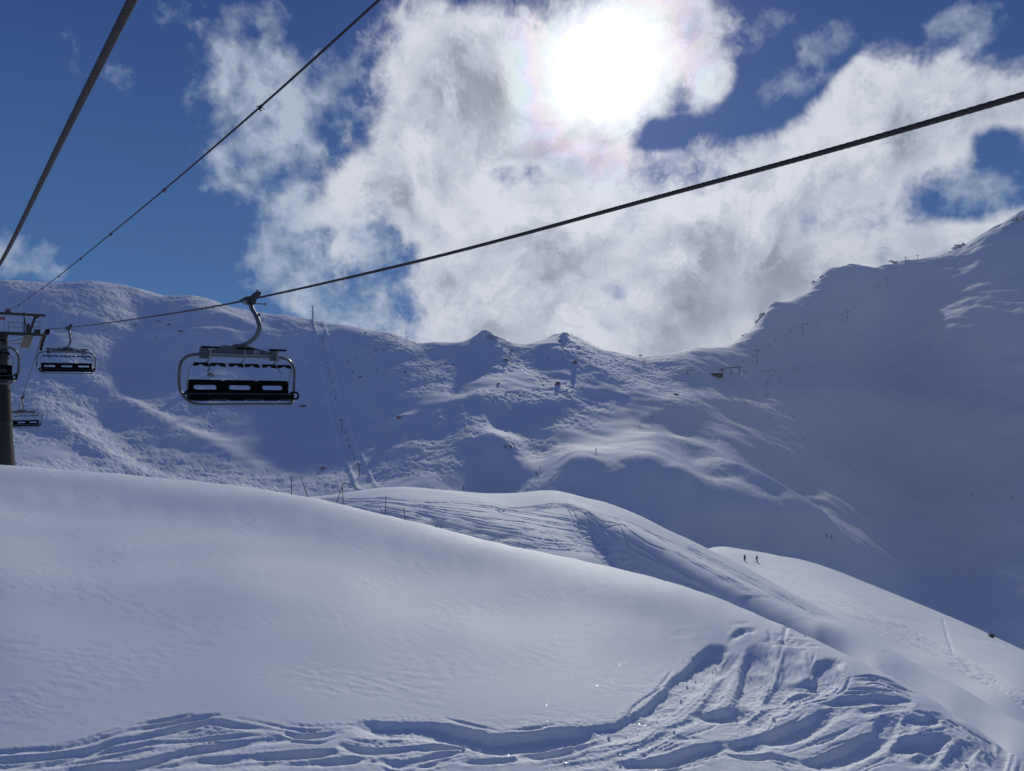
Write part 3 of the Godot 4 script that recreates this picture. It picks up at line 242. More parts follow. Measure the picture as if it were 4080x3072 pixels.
	[0.1, 0.16, 0.3, [[18.68, -77.39], [21.67, -71.89], [23.77, -65.8], [25.9, -61.49], [26.61, -55.39], [27.7, -51.36], [28.64, -47.88], [29.07, -44.28], [28.81, -40.31], [30.66, -39.7]]],
	[0.13, 0.18, 0.3, [[21.29, -70.81], [23.77, -65.89], [25.85, -61.43], [26.59, -55.39], [27.62, -51.24], [28.53, -47.71], [29.02, -44.2]]],
	[0.1, 0.19, 0.3, [[18.32, -76.65], [21.05, -70.32], [23.43, -65.15], [25.53, -60.79], [26.52, -55.33], [27.53, -51.12], [28.33, -47.4], [28.94, -44.09], [28.66, -40.1]]],
	[0.1, 0.16, 0.3, [[18.09, -75.99], [21.15, -70.86], [23.49, -65.42], [25.35, -60.44], [26.36, -55.03], [27.42, -50.94], [28.34, -47.42], [28.81, -43.9], [28.6, -40.03]]],
	[0.11, 0.17, 0.3, [[23.02, -64.23], [25.16, -60.05], [26.37, -55.09], [27.29, -50.73], [28.29, -47.36], [28.78, -43.87], [28.5, -39.88], [30.34, -39.28]]],
	[0.12, 0.14, 0.3, [[24.67, -59.05], [26.28, -55.01], [27.23, -50.67], [28.1, -47.07], [28.63, -43.64], [28.36, -39.69]]],
	[0.1, 0.14, 0.3, [[24.4, -58.54], [26.13, -54.79], [27.12, -50.51], [27.96, -46.85], [28.44, -43.37], [28.17, -39.42]]],
	[0.08, 0.17, 0.3, [[24.29, -58.31], [26.01, -54.57], [27.05, -50.4], [28.04, -46.99], [28.47, -43.42], [28.23, -39.51]]],
	[0.1, 0.2, 0.3, [[22.4, -63.12], [24.27, -58.31], [26.04, -54.64], [27.13, -50.56], [27.95, -46.85], [28.43, -43.36], [28.11, -39.35]]],
	[0.1, 0.12, 0.3, [[16.78, -72.82], [19.51, -66.87], [22.06, -62.34], [24.08, -57.98], [26.01, -54.66], [26.98, -50.33], [27.94, -46.85], [28.39, -43.31], [28.12, -39.36]]],
	[0.11, 0.17, 0.3, [[16.89, -73.52], [19.52, -67.05], [22.13, -62.64], [24.23, -58.38], [25.89, -54.45], [26.96, -50.3], [27.79, -46.61], [28.13, -42.92], [28.04, -39.25]]],
	[0.13, 0.2, 0.3, [[16.26, -71.3], [19.28, -66.59], [21.96, -62.37], [23.99, -57.95], [25.87, -54.49], [26.83, -50.11], [27.68, -46.46], [28.14, -42.95], [27.89, -39.04]]],
	[0.12, 0.2, 0.3, [[23.87, -57.65], [25.83, -54.42], [26.74, -49.95], [27.69, -46.48], [28.21, -43.04], [27.92, -39.09]]],
	[0.12, 0.19, 0.3, [[16.01, -71.01], [18.98, -66.05], [21.72, -62.01], [23.78, -57.64], [25.65, -54.15], [26.66, -49.86], [27.58, -46.32], [28.03, -42.78]]],
	[0.13, 0.16, 0.3, [[18.91, -66.0], [21.68, -62.0], [23.62, -57.3], [25.58, -54.06], [26.68, -49.93], [27.65, -46.45], [27.92, -42.63]]],
	[0.11, 0.17, 0.3, [[21.43, -61.61], [23.6, -57.47], [25.46, -53.92], [26.52, -49.69], [27.37, -46.01], [27.81, -42.48]]],
	[0.1, 0.16, 0.3, [[18.62, -65.7], [21.43, -61.7], [23.5, -57.27], [25.43, -53.89], [26.42, -49.54], [27.33, -45.96], [27.72, -42.34]]],
	[0.12, 0.17, 0.3, [[23.42, -57.14], [25.39, -53.85], [26.45, -49.61], [27.34, -45.98], [27.7, -42.32], [27.53, -38.56]]],
	[0.08, 0.14, 0.3, [[23.32, -57.12], [25.28, -53.76], [26.32, -49.45], [27.28, -45.92], [27.55, -42.1], [27.35, -38.31]]],
	[0.09, 0.13, 0.3, [[18.35, -65.53], [21.2, -61.5], [23.3, -57.08], [25.3, -53.81], [26.27, -49.35], [27.24, -45.85], [27.59, -42.17]]],
	[0.1, 0.19, 0.3, [[23.32, -57.23], [25.27, -53.81], [26.2, -49.25], [27.11, -45.66], [27.46, -41.98], [27.3, -38.24]]],
]
const VALLEY_TRACKS := [[0.14, 0.2, 0.08, [[55.99, -175.21], [56.33, -146.6], [52.63, -117.24], [51.63, -100.53], [51.32, -88.75], [48.88, -76.02], [47.0, -65.7]]], [0.1, 0.2, 0.08, [[56.09, -173.76], [56.83, -146.44], [53.29, -117.45], [52.45, -101.11], [51.87, -88.9], [49.25, -75.98], [47.45, -65.94]]], [0.1, 0.2, 0.08, [[56.21, -172.07], [57.46, -146.29], [54.11, -117.73], [53.43, -101.77], [52.51, -89.06], [49.68, -75.93], [48.01, -66.25]]], [0.21, 0.2, 0.08, [[56.39, -168.94], [58.63, -146.1], [55.67, -118.39], [55.2, -102.93], [53.65, -89.26], [50.47, -75.81], [49.11, -66.92]]], [0.1, 0.2, 0.08, [[56.42, -167.43], [59.18, -146.07], [56.43, -118.77], [56.01, -103.42], [54.15, -89.33], [50.83, -75.77], [49.66, -67.28]]], [0.14, 0.2, 0.08, [[56.39, -165.11], [59.98, -146.08], [57.53, -119.39], [57.13, -104.1], [54.86, -89.43], [51.36, -75.73], [50.47, -67.84]]], [0.12, 0.16, 0.08, [[73.39, -121.87], [61.99, -101.95], [54.76, -88.84], [51.82, -82.09], [48.71, -73.68], [47.17, -67.91]]], [0.2, 0.18, 0.08, [[55.02, -145.64], [51.31, -115.98], [50.19, -97.73], [49.94, -87.34]]]]
# knolls and hollows of the far slopes: x, z, half length, half width, turn in degrees, height
const KNOLLS := [
	[-218.8, -440.8, 102.3, 9.0, 32.0, 2.6], [-241.1, -397.9, 75.9, 8.0, 34.0, 2.2], [-236.3, -422.9, 61.5, 9.0, 43.0, -2.2], [122.2, -488.5, 36.1, 14.0, -51.0, 5.0], [-66.8, -428.6, 7.2, 6.0, 9.0, 2.2],
	[-107.0, -388.5, 9.7, 7.0, -21.0, 1.6], [191.4, -588.6, 20.1, 9.0, 44.0, 2.0], [82.2, -393.4, 18.8, 20.0, -38.0, 5.5], [106.1, -403.1, 12.8, 20.0, 2.0, 5.5], [115.6, -377.7, 28.7, 20.0, 94.0, 5.5], [125.1, -359.3, 14.7, 20.0, -31.0, 5.5],
	[137.4, -354.4, 13.3, 20.0, 84.0, 5.5], [84.8, -317.4, 15.6, 16.0, -9.0, 4.5], [111.8, -328.4, 18.8, 16.0, -33.0, 4.5], [132.2, -333.8, 8.7, 16.0, 28.0, 4.5], [151.8, -340.7, 19.1, 16.0, -39.0, 4.5],
	[100.1, -347.7, 18.6, 6.0, -32.0, -1.5], [182.6, -473.9, 31.3, 22.0, -30.0, 5.0], [220.0, -477.2, 19.7, 22.0, 36.0, 5.0], [236.5, -450.1, 19.8, 22.0, 81.0, 5.0], [173.5, -520.9, 27.2, 20.0, -17.0, 4.0],
	[229.5, -556.9, 50.9, 20.0, -41.0, 4.0], [202.9, -428.9, 23.9, 8.0, 69.0, -2.0], [213.1, -400.2, 11.2, 8.0, 73.0, -2.0], [297.5, -643.2, 36.0, 24.0, -19.0, 6.0], [331.6, -617.3, 41.7, 24.0, 83.0, 6.0],
	[327.3, -543.4, 44.8, 24.0, 103.0, 6.0], [311.9, -570.7, 48.1, 10.0, 94.0, -2.0], [404.1, -657.2, 42.4, 22.0, 86.0, 6.0], [395.6, -574.5, 54.5, 22.0, 104.0, 6.0], [482.4, -910.2, 130.1, 10.0, -46.0, 2.0],
	[590.3, -978.1, 37.6, 10.0, 25.0, 2.0], [337.1, -752.5, 78.0, 8.0, -45.0, 1.6], [455.7, -887.9, 129.4, 8.0, -51.0, 1.6], [279.7, -438.4, 25.8, 18.0, 87.0, 5.0], [280.9, -401.2, 17.1, 18.0, 90.0, 5.0],
	[321.8, -653.3, 125.7, 14.0, -37.0, 2.5], [496.3, -788.8, 60.0, 18.0, 13.0, 1.5], [193.5, -364.1, 27.6, 9.0, -28.0, 2.5], [146.0, -362.2, 32.6, 9.0, -38.0, 1.5], [-275.0, -583.1, 51.5, 8.0, -9.0, 1.5],
	[-233.4, -617.1, 51.6, 8.0, 36.0, 2.0], [725.4, -1087.2, 52.6, 16.0, 35.0, 2.0], [-21.6, -574.9, 5.9, 7.0, 39.0, 5.0], [43.0, -588.8, 2.7, 9.0, -5.0, 5.0], [27.3, -569.7, 7.4, 7.0, -3.0, 2.0],
]

# ---------------------------------------------------------------- clouds: azimuth, height, half width, half height, turn (degrees), amount
const CUMULUS := [
	[-3.9, 22.9, 7.0, 5.3, 0.0, 1.0], [-1.7, 18.0, 10.3, 5.3, 0.0, 1.0], [-7.6, 15.5, 6.9, 3.7, 30.0, 1.0], [1.6, 12.2, 12.0, 6.4, 0.0, 1.0], [-3.9, 7.8, 6.2, 4.3, 0.0, 1.0], [7.2, 24.6, 9.0, 5.8, 0.0, 1.0], [12.5, 26.0, 6.0, 3.8, 0.0, 1.0],
	[5.3, 18.9, 9.1, 5.3, 0.0, 1.0], [5.3, 7.1, 13.7, 5.8, 0.0, 1.0], [14.3, 11.1, 11.4, 7.9, 0.0, 1.0], [21.0, 14.7, 8.0, 5.8, 20.0, 1.0], [25.7, 16.3, 6.9, 5.5, 20.0, 1.0], [30.0, 17.5, 6.1, 3.5, 0.0, 1.0], [34.5, 17.5, 3.8, 2.5, 0.0, 1.0],
	[22.6, 8.6, 11.0, 5.0, 0.0, 1.0], [30.6, 9.9, 5.5, 2.5, 10.0, 1.0], [34.8, 9.4, 5.0, 3.0, 20.0, 1.0], [14.3, 5.5, 10.3, 4.3, 0.0, 1.0], [-3.9, 25.8, 4.1, 2.1, 0.0, 1.0], [-0.2, 26.1, 3.0, 1.8, 0.0, 1.0], [16.4, 22.4, 2.4, 2.4, 0.0, 1.0],
	[25.7, 21.1, 1.8, 1.7, 0.0, 1.0], [7.2, 2.3, 17.0, 4.0, 0.0, 1.0], [-2.1, 4.2, 5.5, 2.9, 0.0, 1.0], [21.0, 5.3, 8.0, 4.1, 0.0, 1.0], [34.0, 7.1, 5.6, 2.7, 0.0, 1.0], [-11.2, 15.7, 4.3, 2.7, 25.0, 1.0], [-9.4, 19.4, 2.2, 3.9, -30.0, 1.0],
]
const CLOUD_GAPS := [
	[11.8, 19.0, 2.8, 1.0, 12.0, 0.75], [33.0, 12.5, 2.3, 1.1, 15.0, 0.8], [1.6, 16.6, 1.9, 0.7, 0.0, 0.3], [34.0, 15.9, 1.3, 1.1, 0.0, 0.6], [21.3, 22.7, 5.5, 2.5, 35.0, 1.0], [-11.2, 11.9, 1.8, 1.2, 0.0, 0.3],
	[8.2, 7.0, 1.5, 0.7, 0.0, 0.2], [-10.1, 9.9, 1.8, 1.8, 0.0, 0.3], [-10.5, 13.5, 1.8, 0.7, 0.0, 0.3], [8.2, 7.6, 1.8, 0.8, 0.0, 0.25], [-1.0, 16.6, 1.1, 0.7, 0.0, 0.35],
]
const WISPS := [
	[-20.1, 21.9, 4.5, 3.4, 0.0, 0.92], [-18.5, 19.1, 4.2, 4.3, 0.0, 0.98], [-21.1, 16.6, 2.8, 3.2, 0.0, 0.92], [-21.4, 14.6, 2.4, 2.0, 0.0, 0.57], [-23.6, 21.6, 2.3, 1.1, -20.0, 0.57], [-16.4, 21.0, 3.8, 2.7, 0.0, 0.69],
	[-16.8, 13.0, 3.2, 2.5, 20.0, 0.98], [-18.1, 10.0, 2.7, 2.1, 30.0, 0.92], [-15.9, 8.2, 1.7, 3.1, 0.0, 0.86], [-16.8, 6.5, 1.9, 1.8, 0.0, 0.8], [-13.7, 11.5, 2.6, 2.2, 0.0, 0.69], [-30.4, 21.4, 3.1, 2.8, -40.0, 0.37],
	[-34.8, 8.7, 2.8, 1.7, 0.0, 0.46], [-32.8, 7.7, 2.0, 1.1, 0.0, 0.4], [-11.2, 8.1, 2.2, 1.8, 0.0, 0.52], [-19.5, 25.2, 4.1, 2.5, 0.0, 0.34], [31.9, 22.7, 4.0, 2.3, 20.0, 0.4], [19.1, 25.0, 2.9, 1.6, 30.0, 0.4],
	[-13.3, 21.7, 3.5, 4.7, 30.0, 0.34], [-11.2, 5.5, 4.0, 2.2, 0.0, 0.69], [-14.0, 6.2, 2.6, 2.2, 0.0, 0.52], [-11.2, 11.2, 4.0, 3.5, 0.0, 0.86], [-12.3, 13.6, 4.0, 2.6, 0.0, 0.92], [-9.4, 8.5, 2.7, 3.1, 0.0, 0.69],
	[33.5, 12.6, 3.5, 2.2, 0.0, 0.69], [21.7, 22.3, 4.8, 2.2, 30.0, 0.4], [-24.5, 25.0, 4.6, 2.1, 0.0, 0.23],
]
const CLOUD_SHADE := [
	[-3.9, 21.3, 5.5, 2.9, 10.0, 0.75], [13.6, 9.4, 7.0, 3.2, 0.0, 0.9], [-6.5, 15.9, 4.0, 2.4, 20.0, 0.5], [17.7, 7.5, 6.7, 2.8, 10.0, 0.8], [0.5, 10.0, 4.8, 2.9, 0.0, 0.6], [16.4, 15.0, 5.1, 2.0, 20.0, 0.35],
	[2.7, 17.0, 2.2, 2.0, 0.0, 0.5], [24.2, 11.8, 6.2, 2.9, 10.0, 0.45], [2.7, 5.3, 5.9, 2.2, 0.0, 0.4], [-3.9, 7.1, 4.4, 2.9, 0.0, 0.35], [30.0, 16.9, 4.2, 1.8, 10.0, 0.25],
]

var used := {}
var M := {}
var rng := RandomNumberGenerator.new()


func _ready() -> void:
	rng.seed = 7
	make_camera_and_light()
	make_materials()
	solve_terrain()
	press_tracks()
	make_terrain()
	make_objects()


# ================================================================ camera, sky, sun
func make_camera_and_light() -> void:
	var cam := Camera3D.new()
	cam.name = "camera"
	cam.keep_aspect = Camera3D.KEEP_HEIGHT
	cam.fov = 56.62
	cam.near = 0.1
	cam.far = 4000.0
	add_child(cam)
	cam.current = true
	var sun := DirectionalLight3D.new()
	sun.name = "sun"
	sun.light_energy = 0.68
	sun.light_color = Color(1.0, 0.99, 0.955)
	sun.light_angular_distance = 1.2
	sun.shadow_enabled = true
	add_child(sun)
	sun.look_at_from_position(Vector3.ZERO, -SUN_TOWARDS, Vector3.UP)
	var env := Environment.new()
	env.background_mode = Environment.BG_SKY
	env.sky = Sky.new()
	var pano := PanoramaSkyMaterial.new()
	pano.panorama = ImageTexture.create_from_image(make_sky())
	env.sky.sky_material = pano
	env.tonemap_mode = Environment.TONE_MAPPER_LINEAR
	env.tonemap_exposure = 0.95
	env.volumetric_fog_enabled = true
	env.volumetric_fog_density = 0.0
	env.sdfgi_enabled = true
	env.ssao_enabled = true
	env.ssil_enabled = true
	var we := WorldEnvironment.new()
	we.name = "sky"
	we.environment = env
	add_child(we)


# ---------------------------------------------------------------- the sky: blue air and clouds for every direction
var n_big := FastNoiseLite.new()
var n_puff := FastNoiseLite.new()
var n_fine := FastNoiseLite.new()
var sun_dir := SUN_TOWARDS.normalized()


func make_sky() -> Image:
	n_big.seed = 11
	n_big.noise_type = FastNoiseLite.TYPE_SIMPLEX_SMOOTH
	n_big.frequency = 2.6
	n_big.fractal_octaves = 3
	n_puff.seed = 23
	n_puff.noise_type = FastNoiseLite.TYPE_SIMPLEX_SMOOTH
	n_puff.frequency = 6.5
	n_puff.fractal_octaves = 6
	n_puff.fractal_gain = 0.55
	n_puff.domain_warp_enabled = true
	n_puff.domain_warp_amplitude = 0.07
	n_puff.domain_warp_frequency = 4.0
	n_puff.domain_warp_fractal_octaves = 3
	n_fine.seed = 5
	n_fine.noise_type = FastNoiseLite.TYPE_SIMPLEX_SMOOTH
	n_fine.frequency = 22.0
	n_fine.fractal_octaves = 5
	n_fine.fractal_gain = 0.6
	n_fine.domain_warp_enabled = true
	n_fine.domain_warp_amplitude = 0.018
	n_fine.domain_warp_frequency = 12.0
	# the whole dome, then the half that needs more pixels
	var all := sky_patch(0, 0, 512, 258, 512)
	all.resize(4096, 2064, Image.INTERPOLATE_CUBIC)
	all = all.get_region(Rect2i(0, 0, 4096, 2048))
	var half := sky_patch(1536, 560, 1024, 472, 4096)
	all.blit_rect(half, Rect2i(0, 0, 1024, 472), Vector2i(1536, 560))
	# a panorama begins at -z: swap its halves
	var turned := Image.create_empty(4096, 2048, false, Image.FORMAT_RGBF)
	turned.blit_rect(all, Rect2i(2048, 0, 2048, 2048), Vector2i(0, 0))
	turned.blit_rect(all, Rect2i(0, 0, 2048, 2048), Vector2i(2048, 0))
	return turned


func sky_patch(x0: int, y0: int, w: int, h: int, full: int) -> Image:
	# a coarse map of where the cloud banks stand, smoothed up to every pixel
	var q := 8 if full == 4096 else 4
	var gw := w / q + 1
	var gh := h / q + 1
	var coarse := PackedFloat32Array()
	coarse.resize(gw * gh * 4)
	var step := 360.0 / full
	for j in gh:
		for i in gw:
			var az := (x0 + i * q) * step - 180.0
			var el := 90.0 - (y0 + j * q) * step
			var e := banks(az, el)
			var k := (j * gw + i) * 4
			coarse[k] = e.x
			coarse[k + 1] = e.y
			coarse[k + 2] = e.z
			coarse[k + 3] = e.w
	var out := PackedFloat32Array()
	out.resize(w * h * 3)
	for j in h:
		var el := deg_to_rad(90.0 - (y0 + j + 0.5) * step)
		var ce := cos(el)
		var se := sin(el)
		var gy := (j + 0.5) / q
		var gj := mini(int(gy), gh - 2)
		var fy := gy - gj
		if el < -0.03:
			for i in w:
				var k := (j * w + i) * 3
				out[k] = 0.34
				out[k + 1] = 0.39
				out[k + 2] = 0.47
			continue
		for i in w:
			var az := deg_to_rad((x0 + i + 0.5) * step - 180.0)
			var dir := Vector3(sin(az) * ce, se, -cos(az) * ce)
			var gx := (i + 0.5) / q
			var gi := mini(int(gx), gw - 2)
			var fx := gx - gi
			var k0 := (gj * gw + gi) * 4
			var k1 := k0 + gw * 4
			var a := (1.0 - fx) * (1.0 - fy)
			var b := fx * (1.0 - fy)
			var c := (1.0 - fx) * fy
			var d := fx * fy
			var col := sky_color(dir, se,
				coarse[k0] * a + coarse[k0 + 4] * b + coarse[k1] * c + coarse[k1 + 4] * d,
				coarse[k0 + 1] * a + coarse[k0 + 5] * b + coarse[k1 + 1] * c + coarse[k1 + 5] * d,
				coarse[k0 + 2] * a + coarse[k0 + 6] * b + coarse[k1 + 2] * c + coarse[k1 + 6] * d)
			var k := (j * w + i) * 3
			out[k] = col.r
			out[k + 1] = col.g
			out[k + 2] = col.b
	return Image.create_from_data(w, h, false, Image.FORMAT_RGBF, out.to_byte_array())


func within(b: Array, az: float, el: float) -> float:
	var dx: float = (az - b[0])
	var dy: float = (el - b[1])
	if absf(dx) > 40.0:
		return -9.0
	var t: float = deg_to_rad(b[4])
	var x: float = (dx * cos(t) + dy * sin(t)) / b[2]
	var y: float = (-dx * sin(t) + dy * cos(t)) / b[3]
	return 1.0 - sqrt(x * x + y * y)


func banks(az: float, el: float) -> Vector4:
	# x: heaped cloud, y: torn wisps, z: thickness that greys the cloud
	var heap := -0.9
	var wisp := -0.9
	var shade := 0.0
	var k := 7.0
	var sum := 0.0
	for b in CUMULUS:
		var e := within(b, az, el)
		if e > -1.5:
			sum += exp(k * e)
	if sum > 0.0:
		heap = maxf(heap, minf(log(sum) / k, 0.8))
	for b in CLOUD_GAPS:
		var e := within(b, az, el)
		if e > -0.6:
			heap -= b[5] * smoothstep(-0.6, 0.6, e)
	for b in WISPS:
		var e := within(b, az, el)
		wisp = maxf(wisp, minf(e, 0.5) * 1.2 - (1.0 - b[5]) * 0.85)
	for b in CLOUD_SHADE:
		var e := within(b, az, el)
		if e > -0.5:
			shade = maxf(shade, b[5] * smoothstep(-0.5, 0.7, e))
	# sparser broken cloud outside the view, thinned to lower the fill light
	var away := smoothstep(37.0, 52.0, absf(az)) if el < 30.0 else 1.0
	away = maxf(away, smoothstep(27.0, 34.0, el))
	if away > 0.0:
		var a := deg_to_rad(az)
		var c := cos(deg_to_rad(el))
		var dir := Vector3(sin(a) * c, sin(deg_to_rad(el)), -cos(a) * c)
		var n := n_big.get_noise_3dv(dir)
		var n2 := n_big.get_noise_3dv(dir * 0.7 + Vector3(9, 3, 1))
		heap = lerpf(heap, n * 1.4 - 0.52, away)
		wisp = lerpf(wisp, n2 * 1.2 - 0.4, away)
		shade = lerpf(shade, clampf(n2 * 0.9 + 0.35, 0.0, 0.9), away)
	return Vector4(heap, wisp, shade, 0.0)


func sky_color(dir: Vector3, se: float, heap: float, wisp: float, shade: float) -> Color:
	var sun_cos := dir.dot(sun_dir)
	var off := rad_to_deg(acos(clampf(sun_cos, -1.0, 1.0)))
	var t := clampf(se / 0.55, 0.0, 1.0)
	# blue air: pale low down, deep higher up, a little milkier round the sun
	var air := Color(0.095, 0.22, 0.45).lerp(Color(0.021, 0.056, 0.20), pow(t, 0.65))
	var milk := exp(-off / 9.0)
	air += Color(0.10, 0.085, 0.12) * milk
	if heap < -0.85 and wisp < -0.85:
		return air
	var n := n_puff.get_noise_3dv(dir)
	var f := n_fine.get_noise_3dv(dir)
	var body := heap + n * 0.62 + f * 0.26
	var cover := smoothstep(-0.14, 0.52, body)
	var w := pow(clampf((wisp + n * 0.66 + f * 0.7 + 0.2) / 0.95, 0.0, 1.0), 1.25) * 0.9
	if cover < 0.01 and w < 0.01:
		return air
	var thick := smoothstep(0.1, 0.9, heap + n * 0.55)
	# the side of each billow that looks to the sun is bright, its far side and thick middles are grey
	var to_sun := (sun_dir - dir).normalized()
	var lit := n - n_puff.get_noise_3dv(dir + to_sun * 0.035)
	var grey := clampf(shade * 0.62 + n * 0.32 + 0.24 - lit * 1.5 - f * 0.05, 0.0, 1.0) * thick
	var lum := lerpf(0.70, 0.30, grey)
	var white := Color(lum * lerpf(0.82, 0.93, lum / 0.66), lum * 0.98, lum * lerpf(1.36, 1.12, lum / 0.66))
	# sun shining through the thinner cloud
	var core := exp(-pow(off / 3.2, 2.4))
	var through := core * 1.0 + exp(-off / 6.5) * 0.42
	through *= 1.0 - 0.5 * clampf((n + f * 0.8) * 1.3, -0.7, 1.0) * (1.0 - core * 0.75)
	var glow := Color(1.0, 0.985, 0.955) * maxf(through, 0.0)
	# faint iridescence in the thin cloud round the sun
	var ring := exp(-pow((off - 6.0) / 1.5, 2.0)) * 0.07 * cover
	var ph := off * 1.3 + n * 6.0 + f * 2.0
	var iris := Color(0.8 + sin(ph), 0.8 + 0.8 * sin(ph + 2.2), 0.8 + 0.8 * sin(ph + 4.1)) * ring
	var cloud := white + glow + iris
	var col := air + glow * 0.14
	col = col.lerp(Color(0.46, 0.54, 0.66) + glow * 0.5, clampf(w, 0.0, 1.0))
	col = col.lerp(cloud, cover)
	return Color(minf(col.r, 1.12), minf(col.g, 1.11), minf(col.b, 1.09))


# ================================================================ terrain
# Height over distance is spread between the surveyed points with a thin-plate spline over (bearing, log distance).
const STRETCH := 0.40
const B0 := -1.06
const BSTEP := 0.0212
const BN := 101
const L0 := 1.35
const LSTEP := 0.026
const LN := 236
var slope_grid := PackedFloat32Array()
var n_relief := FastNoiseLite.new()
var n_drift := FastNoiseLite.new()
var n_mogul := FastNoiseLite.new()
var n_mask := FastNoiseLite.new()
var n_ripple := FastNoiseLite.new()
var n_clod := FastNoiseLite.new()


func solve_terrain() -> void:
	var n := SURVEY.size()
	var px := PackedFloat64Array()
	var pl := PackedFloat64Array()
	for p in SURVEY:
		px.append(p[0] / -p[2])
		pl.append(STRETCH * log(-p[2]))
	var m := n + 3
	var rows: Array[PackedFloat64Array] = []
	for i in m:
		var r := PackedFloat64Array()
		r.resize(m + 1)
		if i < n:
			for j in n:
				var dx := px[i] - px[j]
				var dl := pl[i] - pl[j]
				var r2 := dx * dx + dl * dl
				r[j] = 0.5 * r2 * log(r2) if r2 > 1e-12 else 0.0
			r[i] += 3e-5
			r[n] = 1.0
			r[n + 1] = px[i]
			r[n + 2] = pl[i]
			r[m] = SURVEY[i][1] / -SURVEY[i][2]
		else:
			for j in n:
				r[j] = 1.0 if i == n else (px[j] if i == n + 1 else pl[j])
		rows.append(r)
	for c in m:
		var best := c
		for r in range(c + 1, m):
			if absf(rows[r][c]) > absf(rows[best][c]):
				best = r
		var pivot := rows[best]
		rows[best] = rows[c]
		rows[c] = pivot
		var inv := 1.0 / pivot[c]
		for r in range(c + 1, m):
			var row := rows[r]
			var f := row[c] * inv
			if f != 0.0:
				for k in range(c, m + 1):
					row[k] -= f * pivot[k]
				rows[r] = row
	var w := PackedFloat64Array()
	w.resize(m)
	for i in range(m - 1, -1, -1):
		var row := rows[i]
		var s := row[m]
		for k in range(i + 1, m):
			s -= row[k] * w[k]
		w[i] = s / row[i]
	slope_grid.resize(BN * LN)
	for j in LN:
		var l := STRETCH * (L0 + j * LSTEP)
		for i in BN:
			var b := B0 + i * BSTEP
			var s := w[n] + w[n + 1] * b + w[n + 2] * l
			for k in n:
				var dx := b - px[k]
				var dl := l - pl[k]
				var r2 := dx * dx + dl * dl + 1e-12
				s += w[k] * 0.5 * r2 * log(r2)
			slope_grid[j * BN + i] = s
	for a in [[n_relief, 3, 1.0 / 42.0, 3], [n_drift, 4, 1.0 / 13.0, 2], [n_mogul, 8, 1.0 / 4.4, 2], [n_mask, 9, 1.0 / 100.0, 3], [n_ripple, 12, 1.0 / 0.9, 3], [n_clod, 31, 1.0 / 0.22, 4]]:
		var nn: FastNoiseLite = a[0]
		nn.seed = a[1]
		nn.noise_type = FastNoiseLite.TYPE_SIMPLEX_SMOOTH
		nn.frequency = a[2]
		nn.fractal_octaves = a[3]
	n_mogul.domain_warp_enabled = true
	n_mogul.domain_warp_amplitude = 5.0
	n_mogul.domain_warp_frequency = 0.06
	n_mogul.fractal_gain = 0.45


func cubic(a: float, b: float, c: float, d: float, t: float) -> float:
	return b + 0.5 * t * (c - a + t * (2.0 * a - 5.0 * b + 4.0 * c - d + t * (3.0 * (b - c) + d - a)))


func slope_row(dist: float) -> PackedFloat32Array:
	var f := clampf((log(dist) - L0) / LSTEP, 1.0, LN - 2.001)
	var j := int(f)
	var t := f - j
	var out := PackedFloat32Array()
	out.resize(BN)
	var k := (j - 1) * BN
	for i in BN:
		out[i] = cubic(slope_grid[k + i], slope_grid[k + BN + i], slope_grid[k + 2 * BN + i], slope_grid[k + 3 * BN + i], t)
	return out


func along(row: PackedFloat32Array, b: float) -> float:
	var f := clampf((b - B0) / BSTEP, 1.0, BN - 2.001)
	var i := int(f)
	return cubic(row[i - 1], row[i], row[i + 1], row[i + 2], f - i)


func height_in(row: PackedFloat32Array, x: float, dist: float) -> float:
	var b := x / dist
	var y: float
	if absf(b) > 1.0:
		y = along(row, clampf(b, -1.0, 1.0)) * dist * sqrt((1.0 + b * b) / 2.0)
	else:
		y = along(row, b) * dist
	return y + detail(x, -dist, b)


func ground(x: float, z: float) -> float:
	return height_in(slope_row(-z), x, -z)


func segment_off(x: float, z: float, line: Array) -> float:
	var best := 1e9
	var p := Vector2(x, z)
	for i in line.size() - 1:
		var a := Vector2(line[i][0], line[i][1])
		var c := Vector2(line[i + 1][0], line[i + 1][1])
		var ac := c - a
		var t := clampf((p - a).dot(ac) / ac.length_squared(), 0.0, 1.0)
		best = minf(best, p.distance_squared_to(a + ac * t))
	return sqrt(best)


const PISTE := [[-186.5, -676.2], [-137.1, -537.8], [-110.4, -460.2], [-91.1, -404.8], [-70.1, -345.0]]
const ROAD := [[-21.3, -342.8], [3.3, -362.4], [29.8, -343.6], [60.4, -416.5], [84.2, -466.7], [94.1, -494.9]]


